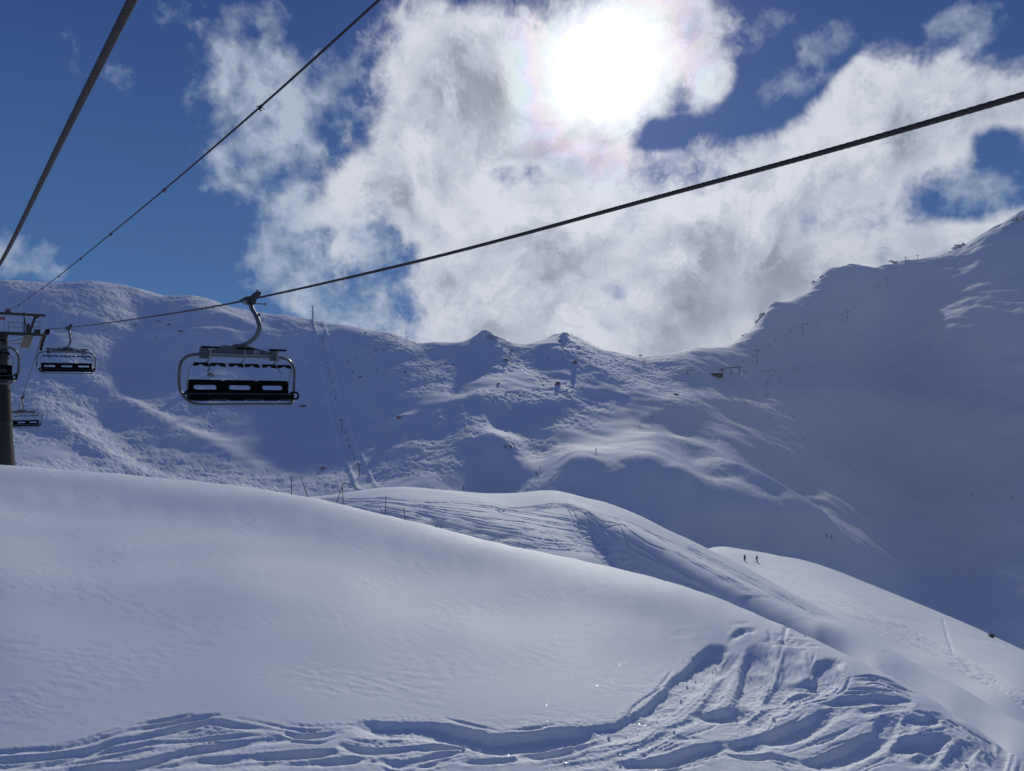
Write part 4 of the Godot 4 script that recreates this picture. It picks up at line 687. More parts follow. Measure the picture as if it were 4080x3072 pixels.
func detail(x: float, z: float, b: float) -> float:
	var d := -z
	var h := 0.0
	if d < 62.0:
		# wind-packed near slope: long soft waves, small ripples, the pressed tracks
		h += n_drift.get_noise_2d(x * 0.9, z * 1.3) * 0.10
		h += n_ripple.get_noise_2d(x * 1.1 + z * 0.3, z * 2.2 - x * 0.4) * 0.011 * clampf(n_drift.get_noise_2d(x * 2.3 + 90.0, z * 3.1) * 1.6 + 0.35, 0.05, 1.0)
		h += pressed(near_map, x, z)
	elif d < 128.0:
		h += n_drift.get_noise_2d(x * 1.2, z * 1.2) * 0.12
		h += pressed(hill_map, x, z)
	if d > 60.0 and d < 220.0:
		h += pressed(valley_map, x, z)
	if d > 120.0:
		var w := smoothstep(120.0, 330.0, d)
		var rough := 1.0 - smoothstep(0.10, 0.42, b)
		if b > 0.04:
			rough *= lerpf(1.0, smoothstep(360.0, 470.0, d), smoothstep(0.04, 0.12, b))
		h += n_relief.get_noise_2d(x * 0.75, z * 0.75) * (w * lerpf(4.6, 1.7, rough * smoothstep(0.0, 0.3, 0.5 - b) + (1.0 - smoothstep(0.28, 0.42, b)) * (1.0 - rough)))
		var dr := n_drift.get_noise_2d(x * 0.42, z * 0.5)
		h += dr * w * lerpf(0.22, 0.5, rough)
		if d > 240.0 and d < 1300.0:
			var knoll := knoll_map.read(x, z)
			h += knoll.x
			var bumpy := smoothstep(-0.25, 0.25, n_mask.get_noise_2d(x, z) + 0.22) * lerpf(0.4, 1.0, rough)
			bumpy *= smoothstep(245.0, 310.0, d)
			if b < 0.3:
				var lift_x := lerpf(PISTE[0][0], PISTE[4][0], clampf((z - PISTE[0][1]) / (PISTE[4][1] - PISTE[0][1]), 0.0, 1.0))
				if absf(x - lift_x) < 22.0:
					var off := segment_off(x, z, PISTE)
					bumpy *= smoothstep(3.4, 5.0, off)
					h += 0.55 * exp(-pow((off - 4.2) / 1.0, 2.0))
				bumpy *= 1.0 - knoll.y
			if bumpy > 0.01:
				var mo := n_mogul.get_noise_2d(x + z * 0.25, z * 0.8)
				h += (0.42 * mo - 0.3 * absf(mo)) * bumpy
				h += n_mogul.get_noise_2d(x * 2.3 + 50.0, z * 1.8) * 0.2 * bumpy
	return h


# ---------------------------------------------------------------- ski tracks pressed into the snow
class TrackMap:
	var x0: float
	var z0: float
	var cell: float
	var w: int
	var h: int
	var cut := PackedFloat32Array()
	var heap := PackedFloat32Array()

	func _init(ax: float, az: float, bx: float, bz: float, c: float) -> void:
		x0 = ax
		z0 = az
		cell = c
		w = int((bx - ax) / c)
		h = int((bz - az) / c)
		cut.resize(w * h)
		heap.resize(w * h)

	func read(x: float, z: float) -> Vector2:
		var fx := (x - x0) / cell
		var fz := (z - z0) / cell
		if fx < 0.0 or fz < 0.0 or fx >= w - 1 or fz >= h - 1:
			return Vector2.ZERO
		var i := int(fx)
		var j := int(fz)
		fx -= i
		fz -= j
		var k := j * w + i
		var a := (1.0 - fx) * (1.0 - fz)
		var b := fx * (1.0 - fz)
		var c := (1.0 - fx) * fz
		var d := fx * fz
		return Vector2(cut[k] * a + cut[k + 1] * b + cut[k + w] * c + cut[k + w + 1] * d, heap[k] * a + heap[k + 1] * b + heap[k + w] * c + heap[k + w + 1] * d)


var near_map: TrackMap
var hill_map: TrackMap
var valley_map: TrackMap
var knoll_map: TrackMap
var ragged := PackedFloat32Array()


func press_tracks() -> void:
	near_map = TrackMap.new(-21.0, -36.0, 24.0, -14.0, 0.045)
	hill_map = TrackMap.new(-36.0, -112.0, 40.0, -36.0, 0.08)
	valley_map = TrackMap.new(28.0, -200.0, 88.0, -58.0, 0.2)
	# a noise that frays the edges of the near tracks
	var noise := FastNoiseLite.new()
	noise.seed = 31
	noise.noise_type = FastNoiseLite.TYPE_SIMPLEX_SMOOTH
	noise.frequency = near_map.cell * 0.6 / 0.22
	noise.fractal_octaves = 3
	var img := noise.get_image(near_map.w, near_map.h, false, false, false)
	ragged.resize(near_map.w * near_map.h)
	var bytes := img.get_data()
	for i in ragged.size():
		ragged[i] = bytes[i] / 127.5 - 1.0
	for t in NEAR_TRACKS:
		press(near_map, t, 1.0)
	knoll_map = TrackMap.new(-460.0, -1320.0, 900.0, -236.0, 2.2)
	for k in KNOLLS:
		raise_knoll(k)
	for i in ROAD.size() - 1:
		smooth_road(ROAD[i], ROAD[i + 1])
	for t in HILL_TRACKS:
		press(hill_map, t, 1.0)
	for t in VALLEY_TRACKS:
		press(valley_map, t, 1.5)


func raise_knoll(k: Array) -> void:
	var m := knoll_map
	var reach: float = maxf(k[2], k[3]) * 2.5
	var t: float = deg_to_rad(k[4])
	for j in range(maxi(int((k[1] - reach - m.z0) / m.cell), 0), mini(int((k[1] + reach - m.z0) / m.cell) + 1, m.h)):
		var kz: float = m.z0 + j * m.cell - k[1]
		for i in range(maxi(int((k[0] - reach - m.x0) / m.cell), 0), mini(int((k[0] + reach - m.x0) / m.cell) + 1, m.w)):
			var kx: float = m.x0 + i * m.cell - k[0]
			var a: float = (kx * cos(t) + kz * sin(t)) / k[2]
			var c: float = (-kx * sin(t) + kz * cos(t)) / k[3]
			var e := a * a + c * c
			if e < 6.5:
				m.cut[j * m.w + i] += k[5] * exp(-e)


func smooth_road(a: Array, b: Array) -> void:
	var m := knoll_map
	for j in range(maxi(int((minf(a[1], b[1]) - 16.0 - m.z0) / m.cell), 0), mini(int((maxf(a[1], b[1]) + 16.0 - m.z0) / m.cell), m.h)):
		for i in range(maxi(int((minf(a[0], b[0]) - 16.0 - m.x0) / m.cell), 0), mini(int((maxf(a[0], b[0]) + 16.0 - m.x0) / m.cell), m.w)):
			var off := segment_off(m.x0 + i * m.cell, m.z0 + j * m.cell, [a, b])
			m.heap[j * m.w + i] = maxf(m.heap[j * m.w + i], 1.0 - smoothstep(6.0, 14.0, off))


func press(map: TrackMap, t: Array, wide: float) -> void:
	var curve := Curve3D.new()
	var pts: Array = t[3]
	for i in pts.size():
		var a: Array = pts[maxi(i - 1, 0)]
		var c: Array = pts[mini(i + 1, pts.size() - 1)]
		var tan := Vector3(c[0] - a[0], 0, c[1] - a[1]) * 0.16
		curve.add_point(Vector3(pts[i][0], 0, pts[i][1]), -tan, tan)
	var length := curve.get_baked_length()
	var hw: float = t[0] * wide
	var deep: float = t[1]
	var rough: float = t[2]
	var step := map.cell * 0.8
	var n := maxi(2, int(length / step))
	var berm := hw * 0.8 + 0.06
	var reach := hw + berm
	var rag := minf(0.09, hw * 0.3) * rough if map == near_map else 0.0
	for i in n + 1:
		var s := length * i / n
		var p := curve.sample_baked(s)
		var wob := n_drift.get_noise_2d(p.x * 5.0, p.z * 5.0)
		var ends := smoothstep(0.0, 0.55, s) * smoothstep(0.0, 0.55, length - s)
		var dd := deep * (0.35 + 0.65 * ends) * clampf(1.0 + 1.0 * wob, 0.4, 1.5)
		var ww := hw * (1.0 + rough * 0.45 * n_drift.get_noise_2d(p.x * 4.0 + 40.0, p.z * 4.0))
		var r := int(reach / map.cell) + 1
		var ci := int((p.x - map.x0) / map.cell)
		var cj := int((p.z - map.z0) / map.cell)
		for j in range(maxi(cj - r, 0), mini(cj + r + 1, map.h)):
			var dz := map.z0 + j * map.cell - p.z
			for k in range(maxi(ci - r, 0), mini(ci + r + 1, map.w)):
				var dx := map.x0 + k * map.cell - p.x
				var off := sqrt(dx * dx + dz * dz)
				if off > reach:
					continue
				if rag > 0.0:
					off += rag * ragged[j * map.w + k]
				var at := j * map.w + k
				if off < ww:
					# the wall away from the sun's side of the turn stays sharp, the other is slipped off
					var wall := clampf((ww - off) / (lerpf(0.06, 0.85, smoothstep(-0.3, 0.6, dz / ww)) * ww + 0.075), 0.0, 1.0)
					map.cut[at] = minf(map.cut[at], -dd * wall)
				elif off < ww + berm:
					var up := 1.0 - (off - ww) / berm
					map.heap[at] = maxf(map.heap[at], up * (1.2 - up) * rough * ends)


func pressed(map: TrackMap, x: float, z: float) -> float:
	var fx := (x - map.x0) / map.cell
	var fz := (z - map.z0) / map.cell
	if fx < 0.0 or fz < 0.0 or fx >= map.w - 1 or fz >= map.h - 1:
		return 0.0
	var i := int(fx)
	var j := int(fz)
	fx -= i
	fz -= j
	var k := j * map.w + i
	var a := (1.0 - fx) * (1.0 - fz)
	var b := fx * (1.0 - fz)
	var c := (1.0 - fx) * fz
	var d := fx * fz
	var cut := map.cut[k] * a + map.cut[k + 1] * b + map.cut[k + map.w] * c + map.cut[k + map.w + 1] * d
	var heap := map.heap[k] * a + map.heap[k + 1] * b + map.heap[k + map.w] * c + map.heap[k + map.w + 1] * d
	if heap > 0.0 or cut < 0.0:
		var lump := n_clod.get_noise_2d(x, z)
		var open := 1.0 + cut * 4.0
		cut += heap * maxf(open, 0.0) * (0.02 + 0.09 * maxf(lump, -0.15)) + minf(-cut, 0.2) * 0.12 * lump
	return cut


# ---------------------------------------------------------------- the sheets of snow
func make_terrain() -> void:
	# bearings: fine inside the view, widening outside it
	var bear := PackedFloat32Array()
	var b := 0.0
	var half := PackedFloat32Array()
	while b < 7.0:
		half.append(b)
		b += 0.0017 if b < 0.76 else (0.004 if b < 0.84 else 0.04 + 0.25 * (b - 0.84))
	for i in range(half.size() - 1, 0, -1):
		bear.append(-half[i])
	bear.append_array(half)
	var near := distances(4.5, 58.0)
	var hill := distances(58.0, 122.0)
	var valley := distances(122.0, 250.0)
	var basin := distances(250.0, 1700.0)
	structure("snow_foreground", sheet(bear, near), M.near_snow)
	structure("snow_hill", sheet(bear, hill), M.snow)
	structure("snow_valley", sheet(bear, valley), M.snow)
	structure("mountain_basin", sheet(bear, basin), M.snow)
	# level snow under and behind the lift
	var back := PlaneMesh.new()
	back.size = Vector2(700, 320)
	var o := structure("snow_plateau", back, M.snow)
	o.position = Vector3(0, -11.2, 155.4)


func distances(from: float, to: float) -> PackedFloat32Array:
	var out := PackedFloat32Array()
	var d := from
	while d < to:
		out.append(d)
		if d < 14.0:
			d *= 1.05
		elif d < 49.0:
			d += maxf(0.037, d * d / 5200.0) if d > 24.0 else 0.037
		elif d < 58.0:
			d += 0.6
		elif d < 106.0:
			d += 0.17
		elif d < 225.0:
			d += 0.8
		elif d < 340.0:
			d += 1.5
		elif d < 600.0:
			d += 1.3
		elif d < 1250.0:
			d += 2.0
		else:
			d *= 1.03
	out.append(to)
	return out


func sheet(bear: PackedFloat32Array, dist: PackedFloat32Array) -> ArrayMesh:
	var nb := bear.size()
	var nd := dist.size()
	var v := PackedVector3Array()
	v.resize(nb * nd)
	for j in nd:
		var d := dist[j]
		var row := slope_row(d)
		for i in nb:
			var x := bear[i] * d
			v[j * nb + i] = Vector3(x, height_in(row, x, d), -d)
	var nor := PackedVector3Array()
	nor.resize(nb * nd)
	for j in nd:
		var ja := maxi(j - 1, 0) * nb
		var jb := mini(j + 1, nd - 1) * nb
		for i in nb:
			var right := v[j * nb + mini(i + 1, nb - 1)] - v[j * nb + maxi(i - 1, 0)]
			var away := v[jb + i] - v[ja + i]
			nor[j * nb + i] = right.cross(away).normalized()
	var idx := PackedInt32Array()
	idx.resize((nb - 1) * (nd - 1) * 6)
	var k := 0
	for j in nd - 1:
		for i in nb - 1:
			var a := j * nb + i
			idx[k] = a
			idx[k + 1] = a + nb
			idx[k + 2] = a + 1
			idx[k + 3] = a + 1
			idx[k + 4] = a + nb
			idx[k + 5] = a + nb + 1
			k += 6
	var arr := []
	arr.resize(Mesh.ARRAY_MAX)
	arr[Mesh.ARRAY_VERTEX] = v
	arr[Mesh.ARRAY_NORMAL] = nor
	arr[Mesh.ARRAY_INDEX] = idx
	var m := ArrayMesh.new()
	m.add_surface_from_arrays(Mesh.PRIMITIVE_TRIANGLES, arr)
	return m


# ================================================================ materials
func plain(color: Color, rough: float, metal: float = 0.0) -> StandardMaterial3D:
	var m := StandardMaterial3D.new()
	m.albedo_color = color.linear_to_srgb()
	m.roughness = rough
	m.metallic = metal
	return m


func grain(freq: float, octaves: int, seed_: int, bump: float) -> NoiseTexture2D:
	var t := NoiseTexture2D.new()
	t.width = 512
	t.height = 512
	t.seamless = true
	t.as_normal_map = true
	t.bump_strength = bump
	var n := FastNoiseLite.new()
	n.seed = seed_
	n.frequency = freq
	n.fractal_octaves = octaves
	t.noise = n
	return t


func make_materials() -> void:
	M.snow = plain(Color(0.765, 0.792, 0.82), 0.75)
	M.snow.metallic_specular = 0.25
	M.near_snow = plain(Color(0.765, 0.792, 0.82), 0.65)
	M.near_snow.metallic_specular = 0.3
	M.near_snow.normal_enabled = true
	M.near_snow.normal_texture = grain(0.03, 4, 3, 4.0)
	M.near_snow.normal_scale = 0.1
	M.near_snow.uv1_triplanar = true
	M.near_snow.uv1_world_triplanar = true
	M.near_snow.uv1_scale = Vector3(0.45, 0.45, 0.45)
	M.rope = plain(Color(0.05, 0.042, 0.037), 0.6, 0.1)
	M.cable = plain(Color(0.02, 0.02, 0.025), 0.6)
	M.steel = plain(Color(0.26, 0.265, 0.27), 0.38, 0.3)
	M.galvanised = plain(Color(0.12, 0.125, 0.13), 0.5, 0.1)
	M.galvanised.roughness_texture = blotch(0.02, 5, 41, 0.55, 1.0)
	M.galvanised.uv1_triplanar = true
	M.arm_paint = plain(Color(0.085, 0.11, 0.13), 0.5)
	M.black_pad = plain(Color(0.006, 0.006, 0.007), 0.7)
	M.black_pad.metallic_specular = 0.15
	M.seat_green = plain(Color(0.006, 0.022, 0.012), 0.6)
	M.rubber = plain(Color(0.008, 0.008, 0.009), 0.75)
	M.rubber.metallic_specular = 0.2
	M.grip_metal = plain(Color(0.05, 0.05, 0.052), 0.5, 0.5)
	M.white_print = plain(Color(0.62, 0.64, 0.66), 0.6)
	M.mast = plain(Color(1, 1, 1), 0.7)
	M.mast.albedo_texture = tint(Color(0.024, 0.027, 0.03), Color(0.013, 0.013, 0.014), 0.012, 5, 43)
	M.mast.uv1_triplanar = true
	M.mast.uv1_scale = Vector3(0.4, 0.15, 0.4)
	M.mast_rust = plain(Color(1, 1, 1), 0.8)
	M.mast_rust.albedo_texture = tint(Color(0.02, 0.011, 0.009), Color(0.01, 0.008, 0.008), 0.015, 5, 44)
	M.mast_rust.uv1_triplanar = true
	M.beam = plain(Color(0.055, 0.045, 0.04), 0.7)
	M.sign_red = plain(Color(0.28, 0.05, 0.04), 0.6)
	M.pole = plain(Color(0.016, 0.05, 0.045), 0.6)
	M.rock = plain(Color(1, 1, 1), 0.9)
	M.rock.albedo_texture = tint(Color(0.46, 0.36, 0.31), Color(0.18, 0.14, 0.12), 0.02, 5, 45)
	M.rock.uv1_triplanar = true
	M.rock.uv1_world_triplanar = true
	M.rock.uv1_scale = Vector3(0.09, 0.09, 0.09)
	M.cliff = plain(Color(1, 1, 1), 0.9)
	M.cliff.albedo_texture = tint(Color(0.40, 0.35, 0.31), Color(0.13, 0.105, 0.09), 0.02, 6, 46, true)
	M.cliff.uv1_triplanar = true
	M.cliff.uv1_world_triplanar = true
	M.cliff.uv1_scale = Vector3(0.05, 0.05, 0.05)
	M.cloth = StandardMaterial3D.new()
	M.cloth.vertex_color_use_as_albedo = true
	M.cloth.roughness = 0.8
	M.ski = plain(Color(0.05, 0.05, 0.06), 0.4)
	M.lift_grey = plain(Color(0.17, 0.175, 0.185), 0.6)
	M.lift_red = plain(Color(0.16, 0.06, 0.05), 0.6)
	M.hut_wood = plain(Color(0.06, 0.035, 0.025), 0.8)
	M.twig = plain(Color(0.045, 0.03, 0.02), 0.9)
	M.needle = plain(Color(0.05, 0.035, 0.02), 0.9)
	M.net = plain(Color(0.45, 0.10, 0.03), 0.8)
	M.clod = plain(Color(0.78, 0.795, 0.82), 0.7)
	M.clod.metallic_specular = 0.25
	M.beam_light = plain(Color(0.12, 0.105, 0.095), 0.7)
	M.rime = plain(Color(0.5, 0.52, 0.55), 0.8)
	M.crystal = plain(Color(0.92, 0.94, 0.97), 0.16, 1.0)


# ================================================================ helpers for things
func numbered(called: String) -> String:
	var n: int = used.get(called, 0)
	used[called] = n + 1
	return called if n == 0 else "%s_%03d" % [called, n]


func structure(called: String, mesh: Mesh, m: Material) -> MeshInstance3D:
	var o := MeshInstance3D.new()
	o.name = numbered(called)
	o.mesh = mesh
	o.material_override = m
	add_child(o)
	o.set_meta("kind", "structure")
	return o


func tint(a: Color, b: Color, freq: float, octaves: int, seed_: int, snowy := false) -> NoiseTexture2D:
	var t := NoiseTexture2D.new()
	t.width = 256
	t.height = 256
	t.seamless = true
	var n := FastNoiseLite.new()
	n.seed = seed_
	n.frequency = freq
	n.fractal_octaves = octaves
	t.noise = n
	var g := Gradient.new()
	g.set_color(0, b.linear_to_srgb())
	g.set_color(1, a.linear_to_srgb())
	g.set_offset(0, 0.25)
	g.set_offset(1, 0.75)
	if snowy:
		g.set_offset(1, 0.42)
		g.add_point(0.48, Color(0.78, 0.79, 0.82).linear_to_srgb())
	t.color_ramp = g
	return t


func blotch(freq: float, octaves: int, seed_: int, lo: float, hi: float) -> NoiseTexture2D:
	return tint(Color(hi, hi, hi).srgb_to_linear(), Color(lo, lo, lo).srgb_to_linear(), freq, octaves, seed_)


func thing(called: String, label: String, category: String, at := Vector3.ZERO, turn := 0.0, group := "") -> Node3D:
	var o := Node3D.new()
	o.name = numbered(called)
	add_child(o)
	o.position = at
	o.rotation.y = turn
	describe(o, label, category, group)
	return o


func describe(o: Node, label: String, category: String, group := "") -> void:
	o.set_meta("label", label)
	o.set_meta("category", category)
	if group:
		o.set_meta("group", group)


func part(called: String, st: SurfaceTool, m: Material, parent: Node) -> MeshInstance3D:
	var o := MeshInstance3D.new()
	o.name = called
	o.mesh = st.commit()
	o.material_override = m
	parent.add_child(o, true)
	return o


func copy(o: Node3D, called: String, at: Vector3, turn: float, label: String) -> Node3D:
	var c: Node3D = o.duplicate()
	c.name = numbered(called)
	add_child(c)
	c.position = at
	c.rotation = Vector3(0, turn, 0)
	c.set_meta("label", label)
	return c


func start() -> SurfaceTool:
	var st := SurfaceTool.new()
	st.begin(Mesh.PRIMITIVE_TRIANGLES)
	return st


func tri(st: SurfaceTool, a: Vector3, b: Vector3, c: Vector3) -> void:
	var n := (c - a).cross(b - a)
	if n.length_squared() < 1e-16:
		return
	n = n.normalized()
	for p in [a, b, c]:
		st.set_normal(n)
		st.add_vertex(p)


func quad(st: SurfaceTool, a: Vector3, b: Vector3, c: Vector3, d: Vector3) -> void:
	tri(st, a, b, c)
	tri(st, a, c, d)


func box(st: SurfaceTool, at: Vector3, size: Vector3, turn := Basis.IDENTITY, bevel := 0.0) -> void:
	# a box with chamfered long edges: two stacked outlines joined, x-y outline along z
	var h := size * 0.5
	var b := minf(bevel, minf(h.x, h.y) * 0.6)
	var o := PackedVector2Array([Vector2(-h.x + b, -h.y), Vector2(h.x - b, -h.y), Vector2(h.x, -h.y + b), Vector2(h.x, h.y - b), Vector2(h.x - b, h.y), Vector2(-h.x + b, h.y), Vector2(-h.x, h.y - b), Vector2(-h.x, -h.y + b)])
	if b <= 0.0:
		o = PackedVector2Array([Vector2(-h.x, -h.y), Vector2(h.x, -h.y), Vector2(h.x, h.y), Vector2(-h.x, h.y)])
	plate(st, o, size.z, Transform3D(turn, at))


func plate(st: SurfaceTool, o: PackedVector2Array, depth: float, tr: Transform3D) -> void:
	# an outline in x-y (counter-clockwise seen from +z), depth along z, centred
	var z := depth * 0.5
	var idx := Geometry2D.triangulate_polygon(o)
	for k in range(0, idx.size(), 3):
		var a := o[idx[k]]
		var b := o[idx[k + 1]]
		var c := o[idx[k + 2]]
		if (b - a).cross(c - a) < 0.0:
			var s := b
			b = c
			c = s
		tri(st, tr * Vector3(a.x, a.y, z), tr * Vector3(c.x, c.y, z), tr * Vector3(b.x, b.y, z))
		tri(st, tr * Vector3(a.x, a.y, -z), tr * Vector3(b.x, b.y, -z), tr * Vector3(c.x, c.y, -z))
	for k in o.size():
		var a := o[k]
		var b := o[(k + 1) % o.size()]
		quad(st, tr * Vector3(a.x, a.y, -z), tr * Vector3(a.x, a.y, z), tr * Vector3(b.x, b.y, z), tr * Vector3(b.x, b.y, -z))


func bar(st: SurfaceTool, a: Vector3, b: Vector3, w: float, h: float) -> void:
	var f := (b - a).normalized()
	var up := Vector3.UP if absf(f.y) < 0.95 else Vector3.BACK
	var x := up.cross(f).normalized()
	var y := f.cross(x)
	box(st, (a + b) * 0.5, Vector3(w, h, a.distance_to(b)), Basis(x, y, f), minf(w, h) * 0.15)


func smooth(pts: Array, steps: int) -> PackedVector3Array:
	var out := PackedVector3Array()
	for i in pts.size() - 1:
		var p0: Vector3 = pts[maxi(i - 1, 0)]
		var p1: Vector3 = pts[i]
		var p2: Vector3 = pts[i + 1]
		var p3: Vector3 = pts[mini(i + 2, pts.size() - 1)]
		for s in steps:
			out.append(p1.cubic_interpolate(p2, p0, p3, float(s) / steps))
	out.append(pts[pts.size() - 1])
	return out


func tube(st: SurfaceTool, pts: PackedVector3Array, r0: float, r1 := -1.0, sides := 10, lobes := 0, lay := 0.3, lobe := 0.1, closed := true) -> void:
	# a round bar along pts; with lobes it is a twisted rope
	if r1 < 0.0:
		r1 = r0
	var n := pts.size()
	var x := Vector3.ZERO
	var run := 0.0
	var rings: Array[PackedVector3Array] = []
	var norms: Array[PackedVector3Array] = []
	for i in n:
		var f := (pts[mini(i + 1, n - 1)] - pts[maxi(i - 1, 0)]).normalized()
		if i == 0:
			x = (Vector3.UP if absf(f.y) < 0.9 else Vector3.BACK).cross(f).normalized()
		else:
			x = (x - f * x.dot(f)).normalized()
			run += pts[i].distance_to(pts[i - 1])
		var y := f.cross(x)
		var r := lerpf(r0, r1, float(i) / (n - 1))
		var ring := PackedVector3Array()
		var nor := PackedVector3Array()
		for k in sides:
			var a := TAU * k / sides
			var rr := r
			var out := x * cos(a) + y * sin(a)
			var nn := out
			if lobes > 0:
				var ph := lobes * (a - TAU * run / lay)
				rr = r * (1.0 - lobe + lobe * absf(cos(ph * 0.5)) * 1.6)
				var lean := -sin(ph) * signf(cos(ph * 0.5)) * 0.0
				lean = (-sin(ph * 0.5) * signf(cos(ph * 0.5))) * -1.0
				var side := y * cos(a) - x * sin(a)
				nn = (out + side * lean * 0.75 - f * lean * 0.4).normalized()
			ring.append(pts[i] + out * rr)
			nor.append(nn)
		rings.append(ring)
		norms.append(nor)
	for i in n - 1:
		for k in sides:
			var k2 := (k + 1) % sides
			for q in [[i, k], [i + 1, k], [i + 1, k2], [i, k], [i + 1, k2], [i, k2]]:
				st.set_normal(norms[q[0]][q[1]])
				st.add_vertex(rings[q[0]][q[1]])
	if closed:
		for k in range(1, sides - 1):
			tri(st, rings[0][0], rings[0][k], rings[0][k + 1])
			tri(st, rings[n - 1][0], rings[n - 1][k + 1], rings[n - 1][k])


func rod(st: SurfaceTool, a: Vector3, b: Vector3, r: float, sides := 8) -> void:
	tube(st, PackedVector3Array([a, b]), r, r, sides)


func disc(st: SurfaceTool, at: Vector3, axis: Vector3, r: float, w: float, sides := 16) -> void:
	rod(st, at - axis * w * 0.5, at + axis * w * 0.5, r, sides)


# ================================================================ the chairlift overhead
func line_point(c: float, d: float, y: float) -> Vector3:
	# a point of the lift line: c tells the strand, d the distance ahead
	return Vector3(c - 0.815 * d, y, -d)


func rope_through(c: float, knots: Array) -> Array:
	var pts := []
	for k in knots:
		pts.append(line_point(c, k[0], k[1]))
	return pts


func resample(pts: PackedVector3Array) -> PackedVector3Array:
	# short steps near the seat, where the strands show, longer far away
	var out := PackedVector3Array([pts[0]])
	var at := pts[0]
	for i in range(1, pts.size()):
		var left := at.distance_to(pts[i])
		while true:
			var want := clampf(absf(at.length()) * 0.0032, 0.012, 0.3)
			if left < want:
				break
			at = at.move_toward(pts[i], want)
			left -= want
			out.append(at)
	out.append(pts[pts.size() - 1])
	return out


const RIGHT_STRAND := 8.89
const LEFT_STRAND := 1.27
const MID_STRAND := 5.7
const RIGHT_KNOTS := [[1.0, 2.62], [5.81, 2.36], [8.85, 2.296], [13.04, 2.26], [19.8, 2.38], [24.8, 2.57], [34.0, 3.03], [45.5, 3.68], [53.2, 4.2], [54.5, 4.22], [55.6, 3.95], [57.0, 3.55], [68.0, -1.1], [90.0, -9.5], [125.0, -20.0]]
const LEFT_KNOTS := [[1.5, 2.5], [4.47, 2.41], [6.68, 2.35], [12.75, 2.17], [18.0, 2.45], [25.0, 2.95], [40.0, 3.75], [50.0, 4.2], [51.5, 4.2], [53.0, 3.9], [64.0, 0.0], [88.0, -9.0], [125.0, -20.0]]
const MID_KNOTS := [[5.0, 5.0], [9.05, 4.88], [12.3, 4.79], [17.3, 4.74], [22.4, 4.75], [26.8, 4.77], [31.35, 4.8], [38.5, 4.93], [47.9, 5.2], [52.9, 5.5]]


func make_ropes() -> void:
	var st := start()
	tube(st, resample(smooth(rope_through(RIGHT_STRAND, RIGHT_KNOTS), 8)), 0.0265, 0.0265, 18, 6, 0.42, 0.12)
	var r := part("haul_rope", st, M.rope, self)
	r.name = numbered("haul_rope")
	describe(r, "dark twisted steel haul rope crossing the sky from the right edge to the chairs", "rope", "haul ropes of the near chairlift")
	st = start()
	tube(st, resample(smooth(rope_through(LEFT_STRAND, LEFT_KNOTS), 8)), 0.0265, 0.0265, 18, 6, 0.36, 0.12)
	r = part("haul_rope", st, M.rope, self)
	r.name = numbered("haul_rope")
	describe(r, "thick brown twisted steel haul rope running steeply down at the left edge", "rope", "haul ropes of the near chairlift")
	var t := thing("signal_cable", "thin black signal cable with tied clamps running down to the tower top", "cable")
	st = start()
	var pts := smooth(rope_through(MID_STRAND, MID_KNOTS), 8)
	tube(st, pts, 0.018, 0.018, 8)
	part("cable", st, M.cable, t)
	for k in [[12.3, 4.79], [17.3, 4.74], [22.4, 4.75], [26.8, 4.77], [31.35, 4.8], [36.0, 4.88], [40.6, 4.98], [45.2, 5.1]]:
		st = start()
		var p := line_point(MID_STRAND, k[0], k[1])
		var along_ := Vector3(-0.632, 0, -0.775)
		rod(st, p - along_ * 0.05, p + along_ * 0.05, 0.027, 8)
		box(st, p + Vector3(0, -0.04, 0), Vector3(0.035, 0.05, 0.05), Basis.IDENTITY, 0.008)
		rod(st, p + Vector3(0, 0.0, 0), p + Vector3(-0.085, 0.022, -0.03), 0.007, 5)
		rod(st, p + Vector3(0, -0.01, 0), p + Vector3(0.08, -0.05, 0.02), 0.007, 5)
		rod(st, p + Vector3(0, -0.05, 0), p + Vector3(-0.012, -0.11, 0), 0.004, 5)
		part("clamp", st, M.cable, t)


